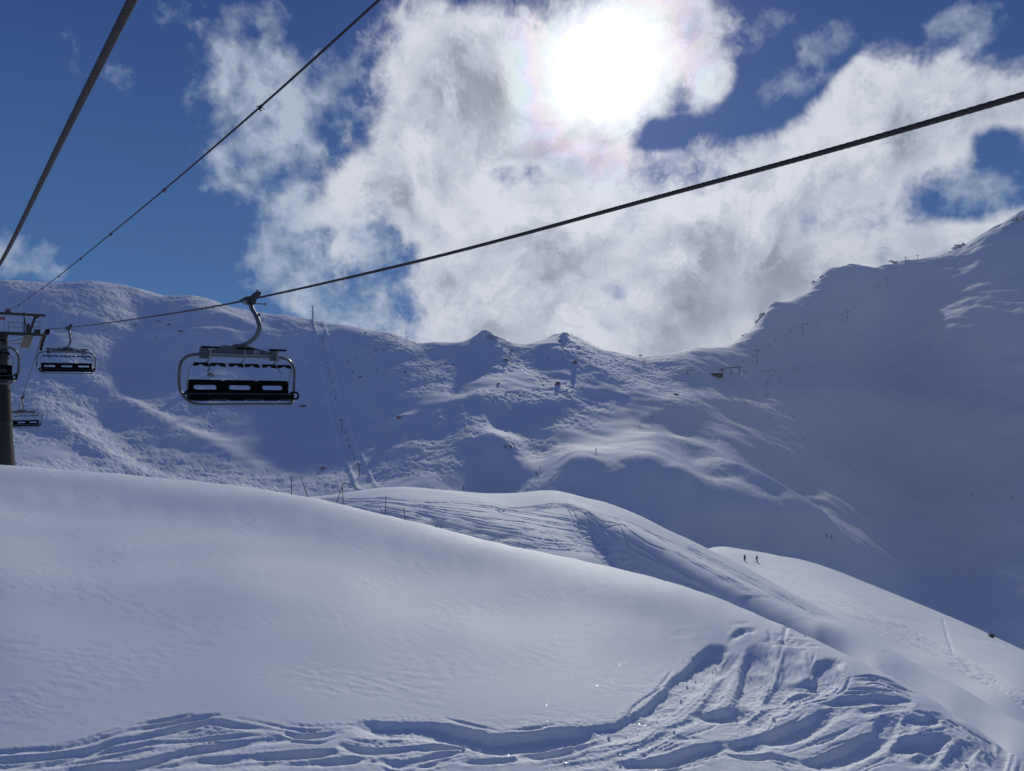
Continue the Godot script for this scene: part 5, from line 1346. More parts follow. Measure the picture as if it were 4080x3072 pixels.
# ---------------------------------------------------------------- a six-seat chair; the origin is the rope in the grip, x across, z along the rope
func make_chair() -> Node3D:
	var o := thing("lift_chair", "", "chairlift chair", Vector3.ZERO, 0.0, "chairs hanging on the near lift")
	# grip
	var st := start()
	plate(st, PackedVector2Array([Vector2(-0.34, -0.05), Vector2(-0.1, -0.13), Vector2(0.14, -0.13), Vector2(0.2, -0.02), Vector2(0.42, 0.14), Vector2(0.40, 0.2), Vector2(0.28, 0.17), Vector2(0.1, 0.09), Vector2(-0.12, 0.09), Vector2(-0.42, 0.01)]), 0.13, Transform3D(Basis(Vector3(0.25, 0, 0.97), Vector3.UP, Vector3(-0.97, 0, 0.25)), Vector3(0, -0.01, 0)))
	var g := part("grip", st, M.grip_metal, o)
	for a in [[Vector3(-0.16, -0.1, 0.05), 0.06, 0.08], [Vector3(0.07, 0.2, 0.36), 0.035, 0.06], [Vector3(0.02, -0.1, -0.1), 0.05, 0.12]]:
		st = start()
		disc(st, a[0], Vector3.RIGHT, a[1], a[2])
		part("grip_roller", st, M.steel, g)
	st = start()
	rod(st, Vector3(0.06, -0.1, 0.05), Vector3(0.36, -0.11, 0.12), 0.02)
	disc(st, Vector3(0.38, -0.11, 0.12), Vector3(0.96, 0, 0.25), 0.042, 0.05)
	part("grip_lever", st, M.steel, g)
	# curved hanger arm
	st = start()
	tube(st, smooth([Vector3(0.01, -0.08, 0.0), Vector3(0.02, -0.26, 0.1), Vector3(0.02, -0.45, 0.38), Vector3(0.02, -0.64, 0.6), Vector3(0.02, -0.84, 0.68), Vector3(0.0, -1.03, 0.52), Vector3(-0.02, -1.17, 0.12), Vector3(-0.04, -1.24, -0.35), Vector3(-0.06, -1.27, -0.75)], 6), 0.062, 0.058, 14)
	var arm := part("hanger_arm", st, M.arm_paint, o)
	st = start()
	box(st, Vector3(0.1, -0.47, 0.42), Vector3(0.06, 0.12, 0.06), Basis.from_euler(Vector3(0, 0, -0.3)), 0.01)
	part("arm_bracket", st, M.arm_paint, arm)
	# housing of the suspension, a low gable across the chair
	var zf := -0.78
	st = start()
	plate(st, PackedVector2Array([Vector2(-1.0, -1.49), Vector2(1.0, -1.49), Vector2(1.0, -1.44), Vector2(0.3, -1.27), Vector2(0.05, -1.2), Vector2(-0.12, -1.2), Vector2(-0.3, -1.28), Vector2(-0.42, -1.25), Vector2(-0.52, -1.27), Vector2(-0.54, -1.33), Vector2(-1.0, -1.44)]), 0.16, Transform3D(Basis.IDENTITY, Vector3(0, 0, zf)))
	var house := part("suspension_housing", st, M.arm_paint, o)
	for s in [-1.0, 1.0]:
		st = start()
		box(st, Vector3(s * 0.98, -1.5, zf), Vector3(0.2, 0.3, 0.2), Basis.IDENTITY, 0.025)
		box(st, Vector3(s * 0.98, -1.62, zf + 0.02), Vector3(0.22, 0.05, 0.22), Basis.IDENTITY, 0.015)
		part("clamp_block", st, M.arm_paint, house)
	var tm := TextMesh.new()
	tm.text = "83"
	tm.font_size = 26
	tm.pixel_size = 0.0052
	tm.depth = 0.004
	var num := MeshInstance3D.new()
	num.name = "number"
	num.mesh = tm
	num.material_override = M.white_print
	house.add_child(num, true)
	num.position = Vector3(0.44, -1.42, zf + 0.083)
	# crossbars and the round frame
	st = start()
	rod(st, Vector3(-0.88, -1.5, zf + 0.11), Vector3(0.88, -1.5, zf + 0.11), 0.02)
	rod(st, Vector3(-0.88, -1.56, zf + 0.05), Vector3(0.88, -1.56, zf + 0.05), 0.034, 12)
	part("crossbar", st, M.steel, o)
	st = start()
	var loop := [Vector3(-0.9, -1.53, zf), Vector3(-1.15, -1.54, zf), Vector3(-1.4, -1.6, zf), Vector3(-1.56, -1.76, zf), Vector3(-1.61, -2.0, zf), Vector3(-1.61, -2.3, zf - 0.02), Vector3(-1.58, -2.55, zf + 0.03), Vector3(-1.49, -2.75, zf + 0.22), Vector3(-1.36, -2.87, zf + 0.46), Vector3(-1.2, -2.9, zf + 0.52)]
	tube(st, smooth(loop, 5), 0.042, 0.04, 12)
	var mirrored := []
	for p in loop:
		mirrored.append(Vector3(-p.x, p.y, p.z))
	tube(st, smooth(mirrored, 5), 0.042, 0.04, 12)
	rod(st, Vector3(-1.22, -2.9, zf + 0.52), Vector3(1.22, -2.9, zf + 0.52), 0.03, 12)
	rod(st, Vector3(-1.55, -2.62, zf + 0.06), Vector3(1.55, -2.62, zf + 0.06), 0.028, 10)
	part("frame", st, M.galvanised, o)
	# backrest with three round-ended slots
	st = start()
	var tilt := Basis.from_euler(Vector3(-0.12, 0, 0))
	for k in 3:
		slot_panel(st, Vector2(0.94, 0.42), Vector2(0.62, 0.13), 0.075, Transform3D(tilt, Vector3((k - 1) * 0.94, -2.44, zf + 0.02)))
	part("backrest", st, M.black_pad, o)
	# three double seat cushions, with a green edge on two of them
	for k in 3:
		st = start()
		box(st, Vector3((k - 1) * 0.94, -2.72, zf + 0.27), Vector3(0.93, 0.14, 0.5), Basis.from_euler(Vector3(-0.05, 0, 0)), 0.03)
		var seat := part("seat", st, M.black_pad, o)
		for e in 2:
			st = start()
			box(st, Vector3((k - 1) * 0.94 - 0.23 + e * 0.46, -2.785, zf + 0.53), Vector3(0.42, 0.055, 0.03), Basis.IDENTITY, 0.01)
			part("seat_edge", st, M.seat_green if e == 1 else M.rubber, seat)
	for s in [-1.0, 1.0]:
		st = start()
		tube(st, smooth([Vector3(s * 1.47, -2.6, zf + 0.05), Vector3(s * 1.5, -2.56, zf + 0.3), Vector3(s * 1.52, -2.6, zf + 0.5), Vector3(s * 1.5, -2.74, zf + 0.52), Vector3(s * 1.44, -2.76, zf + 0.3)], 4), 0.03, 0.03, 8)
		part("armrest", st, M.rubber, o)
	# raised safety bar: thin side rods, three arms, pads and footrests
	st = start()
	for s in [-1.0, 1.0]:
		tube(st, smooth([Vector3(s * 1.4, -2.5, zf + 0.05), Vector3(s * 1.42, -2.1, zf + 0.14), Vector3(s * 1.42, -1.95, zf + 0.22), Vector3(s * 1.36, -1.84, zf + 0.34), Vector3(s * 1.2, -1.8, zf + 0.42)], 4), 0.016, 0.016, 8)
	rod(st, Vector3(-1.2, -1.8, zf + 0.42), Vector3(1.2, -1.8, zf + 0.42), 0.015)
	var safety := part("safety_bar", st, M.steel, o)
	for k in 3:
		var x := (k - 1) * 0.93
		st = start()
		tube(st, smooth([Vector3(x, -1.37, zf + 0.42), Vector3(x, -1.55, zf + 0.42), Vector3(x - 0.03, -1.68, zf + 0.4), Vector3(x - 0.12, -1.78, zf + 0.42)], 4), 0.025, 0.022, 8)
		part("bar_arm", st, M.steel, safety)
		st = start()
		box(st, Vector3(x, -1.35, zf + 0.42), Vector3(0.48, 0.05, 0.16), Basis.IDENTITY, 0.015)
		part("bar_pad", st, M.rubber, safety)
		for e in 2:
			st = start()
			var fx: float = x - 0.24 + e * 0.44
			plate(st, PackedVector2Array([Vector2(fx - 0.18, -1.77), Vector2(fx - 0.19, -1.87), Vector2(fx - 0.08, -1.86), Vector2(fx - 0.07, -1.825), Vector2(fx + 0.05, -1.825), Vector2(fx + 0.06, -1.86), Vector2(fx + 0.2, -1.88), Vector2(fx + 0.15, -1.77)]), 0.12, Transform3D(Basis.IDENTITY, Vector3(0, 0, zf + 0.44)))
			part("footrest", st, M.rubber, safety)
		if k != 1:
			st = start()
			tube(st, smooth([Vector3(x - 0.03, -1.8, zf + 0.44), Vector3(x + (k - 1) * 0.03, -1.92, zf + 0.46), Vector3(x + (k - 1) * 0.09, -2.02, zf + 0.46)], 3), 0.013, 0.012, 6)
			part("bar_hook", st, M.rubber, safety)
	return o


func slot_panel(st: SurfaceTool, size: Vector2, slot: Vector2, depth: float, tr: Transform3D) -> void:
	var n := 40
	var z := depth * 0.5
	var outer := PackedVector2Array()
	var inner := PackedVector2Array()
	for k in n:
		var a := TAU * (k + 0.5) / n
		var d := Vector2(cos(a) * size.x, sin(a) * size.y)
		var f := minf(size.x * 0.5 / maxf(absf(d.x), 1e-6), size.y * 0.5 / maxf(absf(d.y), 1e-6))
		outer.append(d * f)
		var r := slot.y * 0.5
		var flat := slot.x * 0.5 - r
		var e := Vector2(cos(a), sin(a))
		inner.append(Vector2(signf(e.x) * flat * minf(1.0, absf(e.x) * 1.6) + e.x * r, (e.y * r) if absf(e.x) > 0.62 else signf(e.y) * r))
	for k in n:
		var k2 := (k + 1) % n
		var a := outer[k]
		var b := outer[k2]
		var c := inner[k2]
		var d := inner[k]
		quad(st, tr * Vector3(a.x, a.y, z), tr * Vector3(d.x, d.y, z), tr * Vector3(c.x, c.y, z), tr * Vector3(b.x, b.y, z))
		quad(st, tr * Vector3(a.x, a.y, -z), tr * Vector3(b.x, b.y, -z), tr * Vector3(c.x, c.y, -z), tr * Vector3(d.x, d.y, -z))
		quad(st, tr * Vector3(a.x, a.y, -z), tr * Vector3(a.x, a.y, z), tr * Vector3(b.x, b.y, z), tr * Vector3(b.x, b.y, -z))
		quad(st, tr * Vector3(d.x, d.y, z), tr * Vector3(d.x, d.y, -z), tr * Vector3(c.x, c.y, -z), tr * Vector3(c.x, c.y, z))


func make_chairs() -> void:
	var c := make_chair()
	c.position = line_point(RIGHT_STRAND, 19.8, 2.38)
	c.rotation = Vector3(0, LINE_TURN, -0.012)
	c.set_meta("label", "nearest and largest empty six-seat chair with number 83, black slotted backrest")
	copy(c, "lift_chair", line_point(RIGHT_STRAND, 45.5, 3.68), LINE_TURN, "smaller empty six-seat chair hanging just right of the lift tower")
	copy(c, "lift_chair", line_point(LEFT_STRAND, 25.0, 2.98), LINE_TURN, "empty six-seat chair cut off by the left edge, in front of the tower")
	copy(c, "lift_chair", line_point(RIGHT_STRAND, 68.0, -1.1), LINE_TURN, "smallest empty chair, low down, half hidden behind the tower mast")


# ---------------------------------------------------------------- the lift tower
func make_tower() -> void:
	var at := Vector3(-37.8, 0, -52.6)
	var o := thing("lift_tower", "dark steel chairlift tower with ladder and sheave arms at the left edge", "lift tower", at, LINE_TURN)
	var foot := ground(at.x, at.z) - 0.5
	var st := start()
	var sections := [[3.75, 0.62, -0.4, 0.78], [-0.4, 0.79, -2.6, 0.87], [-2.6, 0.88, foot, 1.2]]
	for k in 3:
		var s: Array = sections[k]
		st = start()
		tube(st, PackedVector3Array([Vector3(0, s[0], 0), Vector3(0, s[2], 0)]), s[1], s[3], 20)
		tube(st, PackedVector3Array([Vector3(0, s[2] + 0.06, 0), Vector3(0, s[2], 0)]), s[3] + 0.07, s[3] + 0.07, 20)
		part("mast", st, M.mast_rust if k == 1 else M.mast, o)
	# ladder up the camera-side face
	st = start()
	for s in [-1.0, 1.0]:
		bar(st, Vector3(0.28 + s * 0.2, 3.9, 0.72), Vector3(0.28 + s * 0.2, foot, 1.3), 0.05, 0.05)
	var ladder := part("ladder", st, M.mast, o)
	for k in 44:
		var f := k / 43.0
		st = start()
		var y := lerpf(3.7, foot + 0.3, f)
		var z := lerpf(0.735, 1.28, f)
		rod(st, Vector3(0.08, y, z), Vector3(0.48, y, z), 0.011, 6)
		part("rung", st, M.mast, ladder)
	# main arm and the rescue beam above it
	st = start()
	bar(st, Vector3(-2.6, 3.86, 0), Vector3(2.6, 3.86, 0), 0.3, 0.24)
	part("cross_arm", st, M.beam, o)
	st = start()
	bar(st, Vector3(-2.95, 5.32, 0), Vector3(2.95, 5.32, 0), 0.2, 0.19)
	part("rescue_beam", st, M.beam, o)
	for s in [-1.0, 1.0]:
		st = start()
		bar(st, Vector3(s * 1.95, 3.98, 0), Vector3(s * 2.32, 5.24, 0), 0.16, 0.16)
		plate(st, PackedVector2Array([Vector2(2.2, 5.0), Vector2(2.32, 5.0), Vector2(2.62, 5.22), Vector2(2.2, 5.22)]) if s > 0 else PackedVector2Array([Vector2(-2.32, 5.0), Vector2(-2.2, 5.0), Vector2(-2.2, 5.22), Vector2(-2.62, 5.22)]), 0.08, Transform3D.IDENTITY)
		part("gantry_leg", st, M.beam, o)
		st = start()
		bar(st, Vector3(s * 1.62, 3.98, 0.1), Vector3(s * 1.6, 5.5, 0.1), 0.07, 0.07)
		bar(st, Vector3(s * 1.8, 3.98, 0.1), Vector3(s * 1.6, 5.2, 0.1), 0.06, 0.06)
		plate(st, PackedVector2Array([Vector2(-0.15, 0), Vector2(0.15, 0), Vector2(0.1, 0.55), Vector2(0.0, 0.72), Vector2(-0.12, 0.5)]), 0.12, Transform3D(Basis.IDENTITY, Vector3(s * 1.86, 4.0, 0.05)))
		part("gantry_strut", st, M.beam, o)
		# railing
		st = start()
		for y in [4.33, 4.68]:
			rod(st, Vector3(s * 0.62, y, 0.25), Vector3(s * 1.52, y, 0.25), 0.025, 6)
		rod(st, Vector3(s * 0.62, 3.98, 0.25), Vector3(s * 0.62, 4.68, 0.25), 0.025, 6)
		rod(st, Vector3(s * 1.52, 3.98, 0.25), Vector3(s * 1.52, 4.68, 0.25), 0.025, 6)
		part("railing", st, M.galvanised, o)
		st = start()
		tube(st, smooth([Vector3(s * 2.3, 4.86, -0.4), Vector3(s * 2.58, 4.86, -0.4), Vector3(s * 2.64, 4.78, -0.4), Vector3(s * 2.64, 4.0, -0.4)], 3), 0.02, 0.02, 6)
		rod(st, Vector3(s * 2.2, 4.45, -0.4), Vector3(s * 2.64, 4.45, -0.4), 0.02, 6)
		part("railing", st, M.galvanised, o)
		# catwalk dropping away along the sheaves
		st = start()
		for x in [1.52, 2.12]:
			bar(st, Vector3(s * x, 3.72, 0.9), Vector3(s * x, 2.9, -2.6), 0.05, 0.1)
		rod(st, Vector3(s * 0.62, 3.24, 0), Vector3(s * 1.5, 3.5, 0), 0.03, 6)
		rod(st, Vector3(s * 0.62, 3.12, 0), Vector3(s * 1.5, 3.16, -0.8), 0.03, 6)
		var walk := part("catwalk", st, M.galvanised, o)
		for k in 12:
			var f := (k + 0.5) / 12.0
			st = start()
			box(st, Vector3(s * 1.82, lerpf(3.76, 2.94, f), lerpf(0.9, -2.6, f)), Vector3(0.56, 0.03, 0.2), Basis.from_euler(Vector3(-0.23, 0, 0)), 0.005)
			part("slat", st, M.beam_light, walk)
		# sheave train under the rope
		st = start()
		var zs := [1.5, 0.85, 0.2, -0.45, -1.1, -1.75, -2.4, -3.0]
		var ys := [4.0, 4.02, 4.0, 3.9, 3.72, 3.5, 3.22, 2.94]
		for k in 7:
			bar(st, Vector3(s * 2.86, ys[k] - 0.12, zs[k]), Vector3(s * 2.86, ys[k + 1] - 0.12, zs[k + 1]), 0.06, 0.14)
		bar(st, Vector3(s * 2.55, 3.86, 0), Vector3(s * 2.86, 3.8, -0.3), 0.2, 0.2)
		var train := part("sheave_beam", st, M.beam, o)
		for k in 8:
			st = start()
			disc(st, Vector3(s * 2.98, ys[k], zs[k]), Vector3.RIGHT, 0.2, 0.1, 18)
			disc(st, Vector3(s * 2.98, ys[k], zs[k]), Vector3.RIGHT, 0.06, 0.2, 10)
			part("sheave", st, M.rubber, train)
		st = start()
		box(st, Vector3(s * 2.45, 4.12, -0.2), Vector3(0.4, 0.26, 0.3), Basis.IDENTITY, 0.03)
		part("switch_box", st, M.grip_metal, o)
	st = start()
	plate(st, PackedVector2Array([Vector2(-0.2, -0.1), Vector2(0.2, -0.1), Vector2(0.14, 0.1), Vector2(0.04, 0.2), Vector2(-0.06, 0.2), Vector2(-0.14, 0.08)]), 0.14, Transform3D(Basis.IDENTITY, Vector3(0.62, 5.5, 0)))
	part("cable_saddle", st, M.beam, o)
	st = start()
	box(st, Vector3(0.14, 4.92, 0.3), Vector3(0.55, 0.2, 0.02), Basis.IDENTITY, 0.004)
	part("warning_plate", st, M.sign_red, o)
	st = start()
	for x in [-0.15, 0.4]:
		rod(st, Vector3(x, 3.95, 0.28), Vector3(x, 5.6, 0.28), 0.015, 6)
	part("plate_post", st, M.galvanised, o)


# ================================================================ people on skis
func capsule(p: Vector3, a: Vector3, b: Vector3, ra: float, rb: float) -> float:
	var ab := b - a
	var t := clampf((p - a).dot(ab) / ab.length_squared(), 0.0, 1.0)
	return p.distance_to(a + ab * t) - lerpf(ra, rb, t)


var shapes := {}


func body_mesh(pose: int, jacket: Color, trousers: Color, helmet: Color) -> ArrayMesh:
	if not shapes.has(pose):
		shapes[pose] = body_shape(pose)
	var verts: PackedVector3Array = shapes[pose][0]
	var zone: PackedInt32Array = shapes[pose][1]
	var cols := [trousers, Color(0.02, 0.02, 0.022), helmet, Color(0.45, 0.28, 0.2), jacket]
	var st := start()
	for t in shapes[pose][2]:
		st.set_color(cols[zone[t]])
		st.set_smooth_group(0)
		st.add_vertex(verts[t])
	st.generate_normals()
	return st.commit()


func body_shape(pose: int) -> Array:
	# bones: from, to, radius at each end; the figure faces +z, feet on y = 0
	var bend: float = [0.30, 0.10, 0.16][pose]
	var hip := Vector3(0, 0.92 - bend * 0.35, -bend * 0.55)
	var chest := hip + Vector3(0, 0.36, bend * 0.55)
	var neck := chest + Vector3(0, 0.17, bend * 0.22)
	var head := neck + Vector3(0, 0.17, 0.05)
	var bones := [[hip, chest, 0.155, 0.165], [chest, neck, 0.17, 0.07], [neck, head, 0.065, 0.07], [head + Vector3(0, -0.02, 0.01), head + Vector3(0, 0.05, -0.01), 0.105, 0.125]]
	for s in [-1.0, 1.0]:
		var sx: float = s
		var hj := hip + Vector3(sx * 0.10, -0.03, 0)
		var knee := Vector3(sx * 0.13, 0.50 - bend * 0.1, bend * 0.55 + 0.02)
		var ankle := Vector3(sx * 0.13, 0.10, -0.02)
		bones.append([hj, knee, 0.12, 0.085])
		bones.append([knee, ankle, 0.09, 0.075])
		bones.append([ankle, ankle + Vector3(0, -0.03, 0.17), 0.075, 0.06])
		var sh := chest + Vector3(sx * 0.19, 0.10, 0.02)
		var reach: float = [0.28, 0.10, 0.34][pose]
		var elbow := sh + Vector3(sx * 0.10, -0.25, reach * 0.35)
		var hand := elbow + Vector3(sx * 0.02 if pose != 2 else -sx * 0.08, -0.10 if pose != 1 else -0.22, reach)
		bones.append([sh, elbow, 0.085, 0.06])
		bones.append([elbow, hand, 0.06, 0.05])
		bones.append([hand, hand + Vector3(0, -0.02, 0.06), 0.055, 0.045])
	var cell := 0.05
	var lo := Vector3(-0.55, -0.06, -0.55)
	var nx := 22
	var ny := 38
	var nz := 26
	var field := PackedFloat32Array()
	field.resize(nx * ny * nz)
	for j in ny:
		for k in nz:
			for i in nx:
				var p := lo + Vector3(i, j, k) * cell
				var v := 1.0
				for b in bones:
					var d := capsule(p, b[0], b[1], b[2], b[3])
					var h := clampf(0.5 + 0.5 * (v - d) / 0.05, 0.0, 1.0)
					v = lerpf(v, d, h) - 0.05 * h * (1.0 - h)
				field[(j * nz + k) * nx + i] = v
	var index := {}
	var verts := PackedVector3Array()
	var zone := PackedInt32Array()
	for j in ny - 1:
		for k in nz - 1:
			for i in nx - 1:
				var sum := Vector3.ZERO
				var n := 0
				for e in [[0, 0, 0, 1, 0, 0], [0, 1, 0, 1, 1, 0], [0, 0, 1, 1, 0, 1], [0, 1, 1, 1, 1, 1], [0, 0, 0, 0, 1, 0], [1, 0, 0, 1, 1, 0], [0, 0, 1, 0, 1, 1], [1, 0, 1, 1, 1, 1], [0, 0, 0, 0, 0, 1], [1, 0, 0, 1, 0, 1], [0, 1, 0, 0, 1, 1], [1, 1, 0, 1, 1, 1]]:
					var a := field[((j + e[1]) * nz + k + e[2]) * nx + i + e[0]]
					var b := field[((j + e[4]) * nz + k + e[5]) * nx + i + e[3]]
					if (a < 0.0) != (b < 0.0):
						sum += Vector3(e[0], e[1], e[2]).lerp(Vector3(e[3], e[4], e[5]), a / (a - b))
						n += 1
				if n:
					index[(j * nz + k) * nx + i] = verts.size()
					var p := lo + (Vector3(i, j, k) + sum / n) * cell
					verts.append(p)
					var c := 0
					if p.y < 0.17:
						c = 1
					elif p.y > neck.y + 0.06:
						c = 2
						if p.z > head.z + 0.055 and p.y < head.y + 0.02:
							c = 3
					elif p.y > hip.y - 0.06:
						c = 4
					zone.append(c)
	var faces := PackedInt32Array()
	for key in index:
		var i: int = key % nx
		var k: int = (key / nx) % nz
		var j: int = key / (nx * nz)
		if i == 0 or j == 0 or k == 0:
			continue
		var here := field[key]
		for ax in 3:
			var there := field[key + [1, nz * nx, nx][ax]]
			if (here < 0.0) == (there < 0.0):
				continue
			var u: int = [nz * nx, nx, 1][ax]
			var w: int = [nx, 1, nz * nx][ax]
			if not (index.has(key - u) and index.has(key - w) and index.has(key - u - w)):
				continue
			var q: Array = [index[key], index[key - u], index[key - u - w], index[key - w]]
			if here < 0.0:
				q.reverse()
			faces.append_array(PackedInt32Array([q[0], q[1], q[2], q[0], q[2], q[3]]))
	return [verts, zone, faces]


var skier_kinds: Array[Node3D] = []


func make_skier_kinds() -> void:
	var dark := Color(0.02, 0.022, 0.03)
	var looks := [[0, Color(0.025, 0.03, 0.05), dark, dark], [1, Color(0.03, 0.03, 0.035), Color(0.05, 0.05, 0.055), dark], [2, Color(0.02, 0.025, 0.04), dark, Color(0.06, 0.06, 0.065)],
		[0, Color(0.16, 0.03, 0.03), dark, dark], [1, Color(0.03, 0.07, 0.16), dark, Color(0.2, 0.2, 0.2)], [0, Color(0.05, 0.045, 0.04), Color(0.03, 0.03, 0.032), dark]]
	for a in looks:
		var o := Node3D.new()
		var b := MeshInstance3D.new()
		b.name = "body"
		b.mesh = body_mesh(a[0], a[1], a[2], a[3])
		b.material_override = M.cloth
		o.add_child(b)
		for s in [-1.0, 1.0]:
			var st := start()
			var ski := PackedVector2Array([Vector2(-0.78, 0.0), Vector2(0.72, 0.0), Vector2(0.84, 0.03), Vector2(0.95, 0.1), Vector2(0.94, 0.115), Vector2(0.82, 0.045), Vector2(0.71, 0.016), Vector2(-0.78, 0.016)])
			plate(st, ski, 0.09, Transform3D(Basis(Vector3.BACK, Vector3.UP, Vector3.LEFT), Vector3(s * 0.13, 0.012, 0.02)))
			part("ski", st, M.ski, o)
		skier_kinds.append(o)


func skier(kind: int, x: float, z: float, turn: float, label: String, group: String) -> void:
	var o: Node3D = skier_kinds[kind].duplicate()
	o.name = numbered("person")
	add_child(o)
	o.position = Vector3(x, ground(x, z), z)
	o.rotation.y = turn
	describe(o, label, "person", group)


const NTH := ["first", "second", "third", "fourth", "fifth", "sixth", "seventh", "eighth", "ninth", "tenth", "eleventh", "twelfth", "thirteenth", "fourteenth", "fifteenth", "sixteenth", "seventeenth", "eighteenth", "nineteenth", "twentieth"]
const RIDERS := [
	[-160.0, -596.6], [-150.9, -573.7], [-146.4, -561.9], [-142.3, -550.9], [-129.6, -514.9], [-125.2, -502.5], [-121.0, -490.1], [-108.2, -453.2], [-100.3, -431.7], [-96.7, -420.5], [-93.0, -409.7], [-88.9, -398.6], [-85.9, -390.2],
	[-81.7, -379.1],
]
const LEFT_SKIERS := [
	[-75.4, -343.7], [-116.8, -523.6], [-97.0, -514.9], [-119.7, -547.3], [-62.9, -510.3], [-59.5, -506.7], [-57.7, -501.9], [-48.5, -526.2], [-42.8, -523.9], [-40.4, -517.4], [-17.8, -497.5], [-9.2, -521.6], [-3.4, -379.0], [-0.8, -380.4],
	[-0.1, -379.6], [1.5, -381.6],
]
const LEFT_LABELS := ["skier in dark clothes standing left of the drag lift's foot, above the near snow hill", "skier beside the reddish rock on the left face, right of the drag lift",
	"skier alone on the shaded left face, well right of the drag lift", "skier highest on the left face, right of the drag lift track", "upper of three skiers strung down the bumps below the rocky peak", "middle of three skiers strung down the bumps below the rocky peak", "lowest of three skiers strung down the bumps below the rocky peak",
	"left skier of the trio high under the saddle left of the rocky peak", "middle skier of the trio high under the saddle left of the rocky peak", "lower right skier of the trio under the saddle left of the rocky peak",
	"skier on the slope just left of the rock on the spur below the rocky peak", "skier on the slope directly beneath the rocky peak",
	"leftmost of four skiers paused on the crest of the rounded knoll", "second of four skiers paused on the crest of the rounded knoll", "third of four skiers, lower on the crest of the rounded knoll", "rightmost of four skiers paused on the crest of the rounded knoll"]
const ROAD_SKIERS := [[11.7, -345.9], [13.7, -350.4], [-22.9, -339.0]]
const MID_SKIERS := [
	[27.0, -535.3], [37.1, -530.9], [58.4, -535.8], [63.5, -539.4], [66.6, -542.3], [76.8, -554.9], [104.4, -574.5], [105.2, -574.5], [106.2, -575.4], [107.5, -576.7], [105.1, -512.2], [92.2, -475.8], [87.6, -451.1], [77.1, -432.0],
	[40.9, -347.6], [126.1, -567.3], [149.4, -567.9],
]
const QUEUE := [[189.2, -597.2], [194.8, -601.5], [196.1, -601.8], [197.3, -602.6]]
const CROWD := [
	[213.4, -611.6], [216.9, -614.4], [219.8, -616.4], [222.9, -618.6], [228.2, -621.8], [230.6, -624.6], [233.8, -626.2], [248.3, -635.6], [251.8, -638.0], [255.0, -638.9], [221.7, -611.5], [218.1, -605.9], [211.1, -594.7], [212.8, -596.3],
	[229.3, -615.8], [227.3, -607.0], [207.5, -581.7], [224.9, -587.0], [188.6, -559.6], [200.1, -564.6], [202.4, -565.5], [197.2, -554.5], [189.1, -542.4], [198.4, -546.3], [169.3, -520.0], [180.7, -525.0], [201.1, -540.8], [197.8, -535.1],
	[187.7, -520.8], [198.2, -524.6], [183.3, -509.4], [208.3, -529.2], [290.3, -702.2], [319.0, -768.9],
]
const LOWER_SKIERS := [
	[184.6, -481.4], [200.5, -492.8], [209.8, -478.3], [224.3, -476.9], [282.9, -471.8], [293.7, -457.0], [309.3, -442.2], [145.5, -330.8], [148.2, -331.9],
]
const NEAR_SKIERS := [[56.0, -172.3], [58.1, -169.9]]
const RIDGE_PEOPLE := [
	[-472.0, -664.6], [-473.2, -673.1], [-466.7, -670.3], [-465.7, -670.3], [-464.9, -673.1], [-460.0, -673.1], [-456.1, -673.1], [-448.0, -675.9], [-446.9, -675.9], [-445.2, -678.7],
]
const DRAG_PYLONS := [[-154.7, -583.8], [-134.8, -527.0], [-104.2, -438.5], [-77.2, -362.0]]
const DRAG_TOP := [[-178.3, -644.1]]
const CHAIR_PYLONS := [[216.1, -631.0], [282.6, -694.8], [344.4, -746.5], [355.0, -757.9], [491.7, -938.9], [565.5, -1027.9], [610.9, -1077.0]]
const STATION := [[164.8, -575.2], [179.0, -587.9]]
const TBAR_HUT := [[138.1, -557.5]]
const BUSH := [[75.0, -111.8]]
const POLES := [[-17.59, -7.19, -57.0, -17.55, -8.48], [-16.81, -7.3, -57.0, -16.33, -8.7], [-14.13, -8.23, -60.0, -14.71, -9.78], [-14.44, -8.64, -61.0, -14.4, -9.98], [-12.67, -11.08, -72.0, -12.76, -12.99], [-11.47, -10.51, -62.0, -11.23, -11.03], [-9.99, -11.27, -66.0, -9.86, -12.34], [-6.4, -11.76, -60.0, -6.4, -12.3]]
const ROCKS := [
	[-140.9, -481.5, 5.5], [-101.3, -383.6, 4.4], [-67.3, -427.4, 5.4], [-124.5, -544.2, 3.3], [-108.9, -513.4, 3.5], [-104.6, -550.9, 2.9], [-108.7, -548.2, 1.9], [-96.7, -556.9, 2.8], [-154.6, -549.9, 2.1], [-9.1, -475.4, 3.6],
	[30.9, -481.2, 4.8], [-3.9, -458.3, 2.4], [-4.3, -533.7, 4.5], [-75.2, -505.0, 2.9], [-121.6, -593.2, 2.9], [-124.8, -592.1, 2.0], [-99.3, -548.1, 2.1], [36.0, -470.3, 2.0], [-0.3, -557.1, 3.2], [-7.7, -557.7, 2.5], [-268.4, -579.9, 5.5],
	[-215.4, -512.1, 9.1], [-298.0, -603.5, 4.0], [-309.6, -588.9, 3.4], [-286.4, -597.3, 4.9], [-284.9, -572.1, 1.9], [-295.0, -558.9, 1.5], [-235.5, -448.8, 1.1], [46.0, -524.5, 7.0], [38.3, -573.9, 3.7], [111.5, -619.8, 5.9],
	[115.3, -502.6, 4.8],
]
const CLIFFS := [
	[257.2, 71.7, -737.1, 14.7, 22.4], [354.9, 119.8, -839.3, 14.3, 17.5], [-18.3, 39.1, -573.4, 14.1, 8.7], [365.0, 128.5, -844.4, 6.4, 9.6], [234.5, 50.3, -719.0, 12.3, 6.1], [570.7, 182.5, -1063.8, 30.2, 5.2],
	[707.1, 217.8, -1127.0, 32.0, 15.0], [770.9, 254.7, -1090.3, 18.6, 10.3], [44.0, 43.8, -605.0, 6.9, 2.5],
]


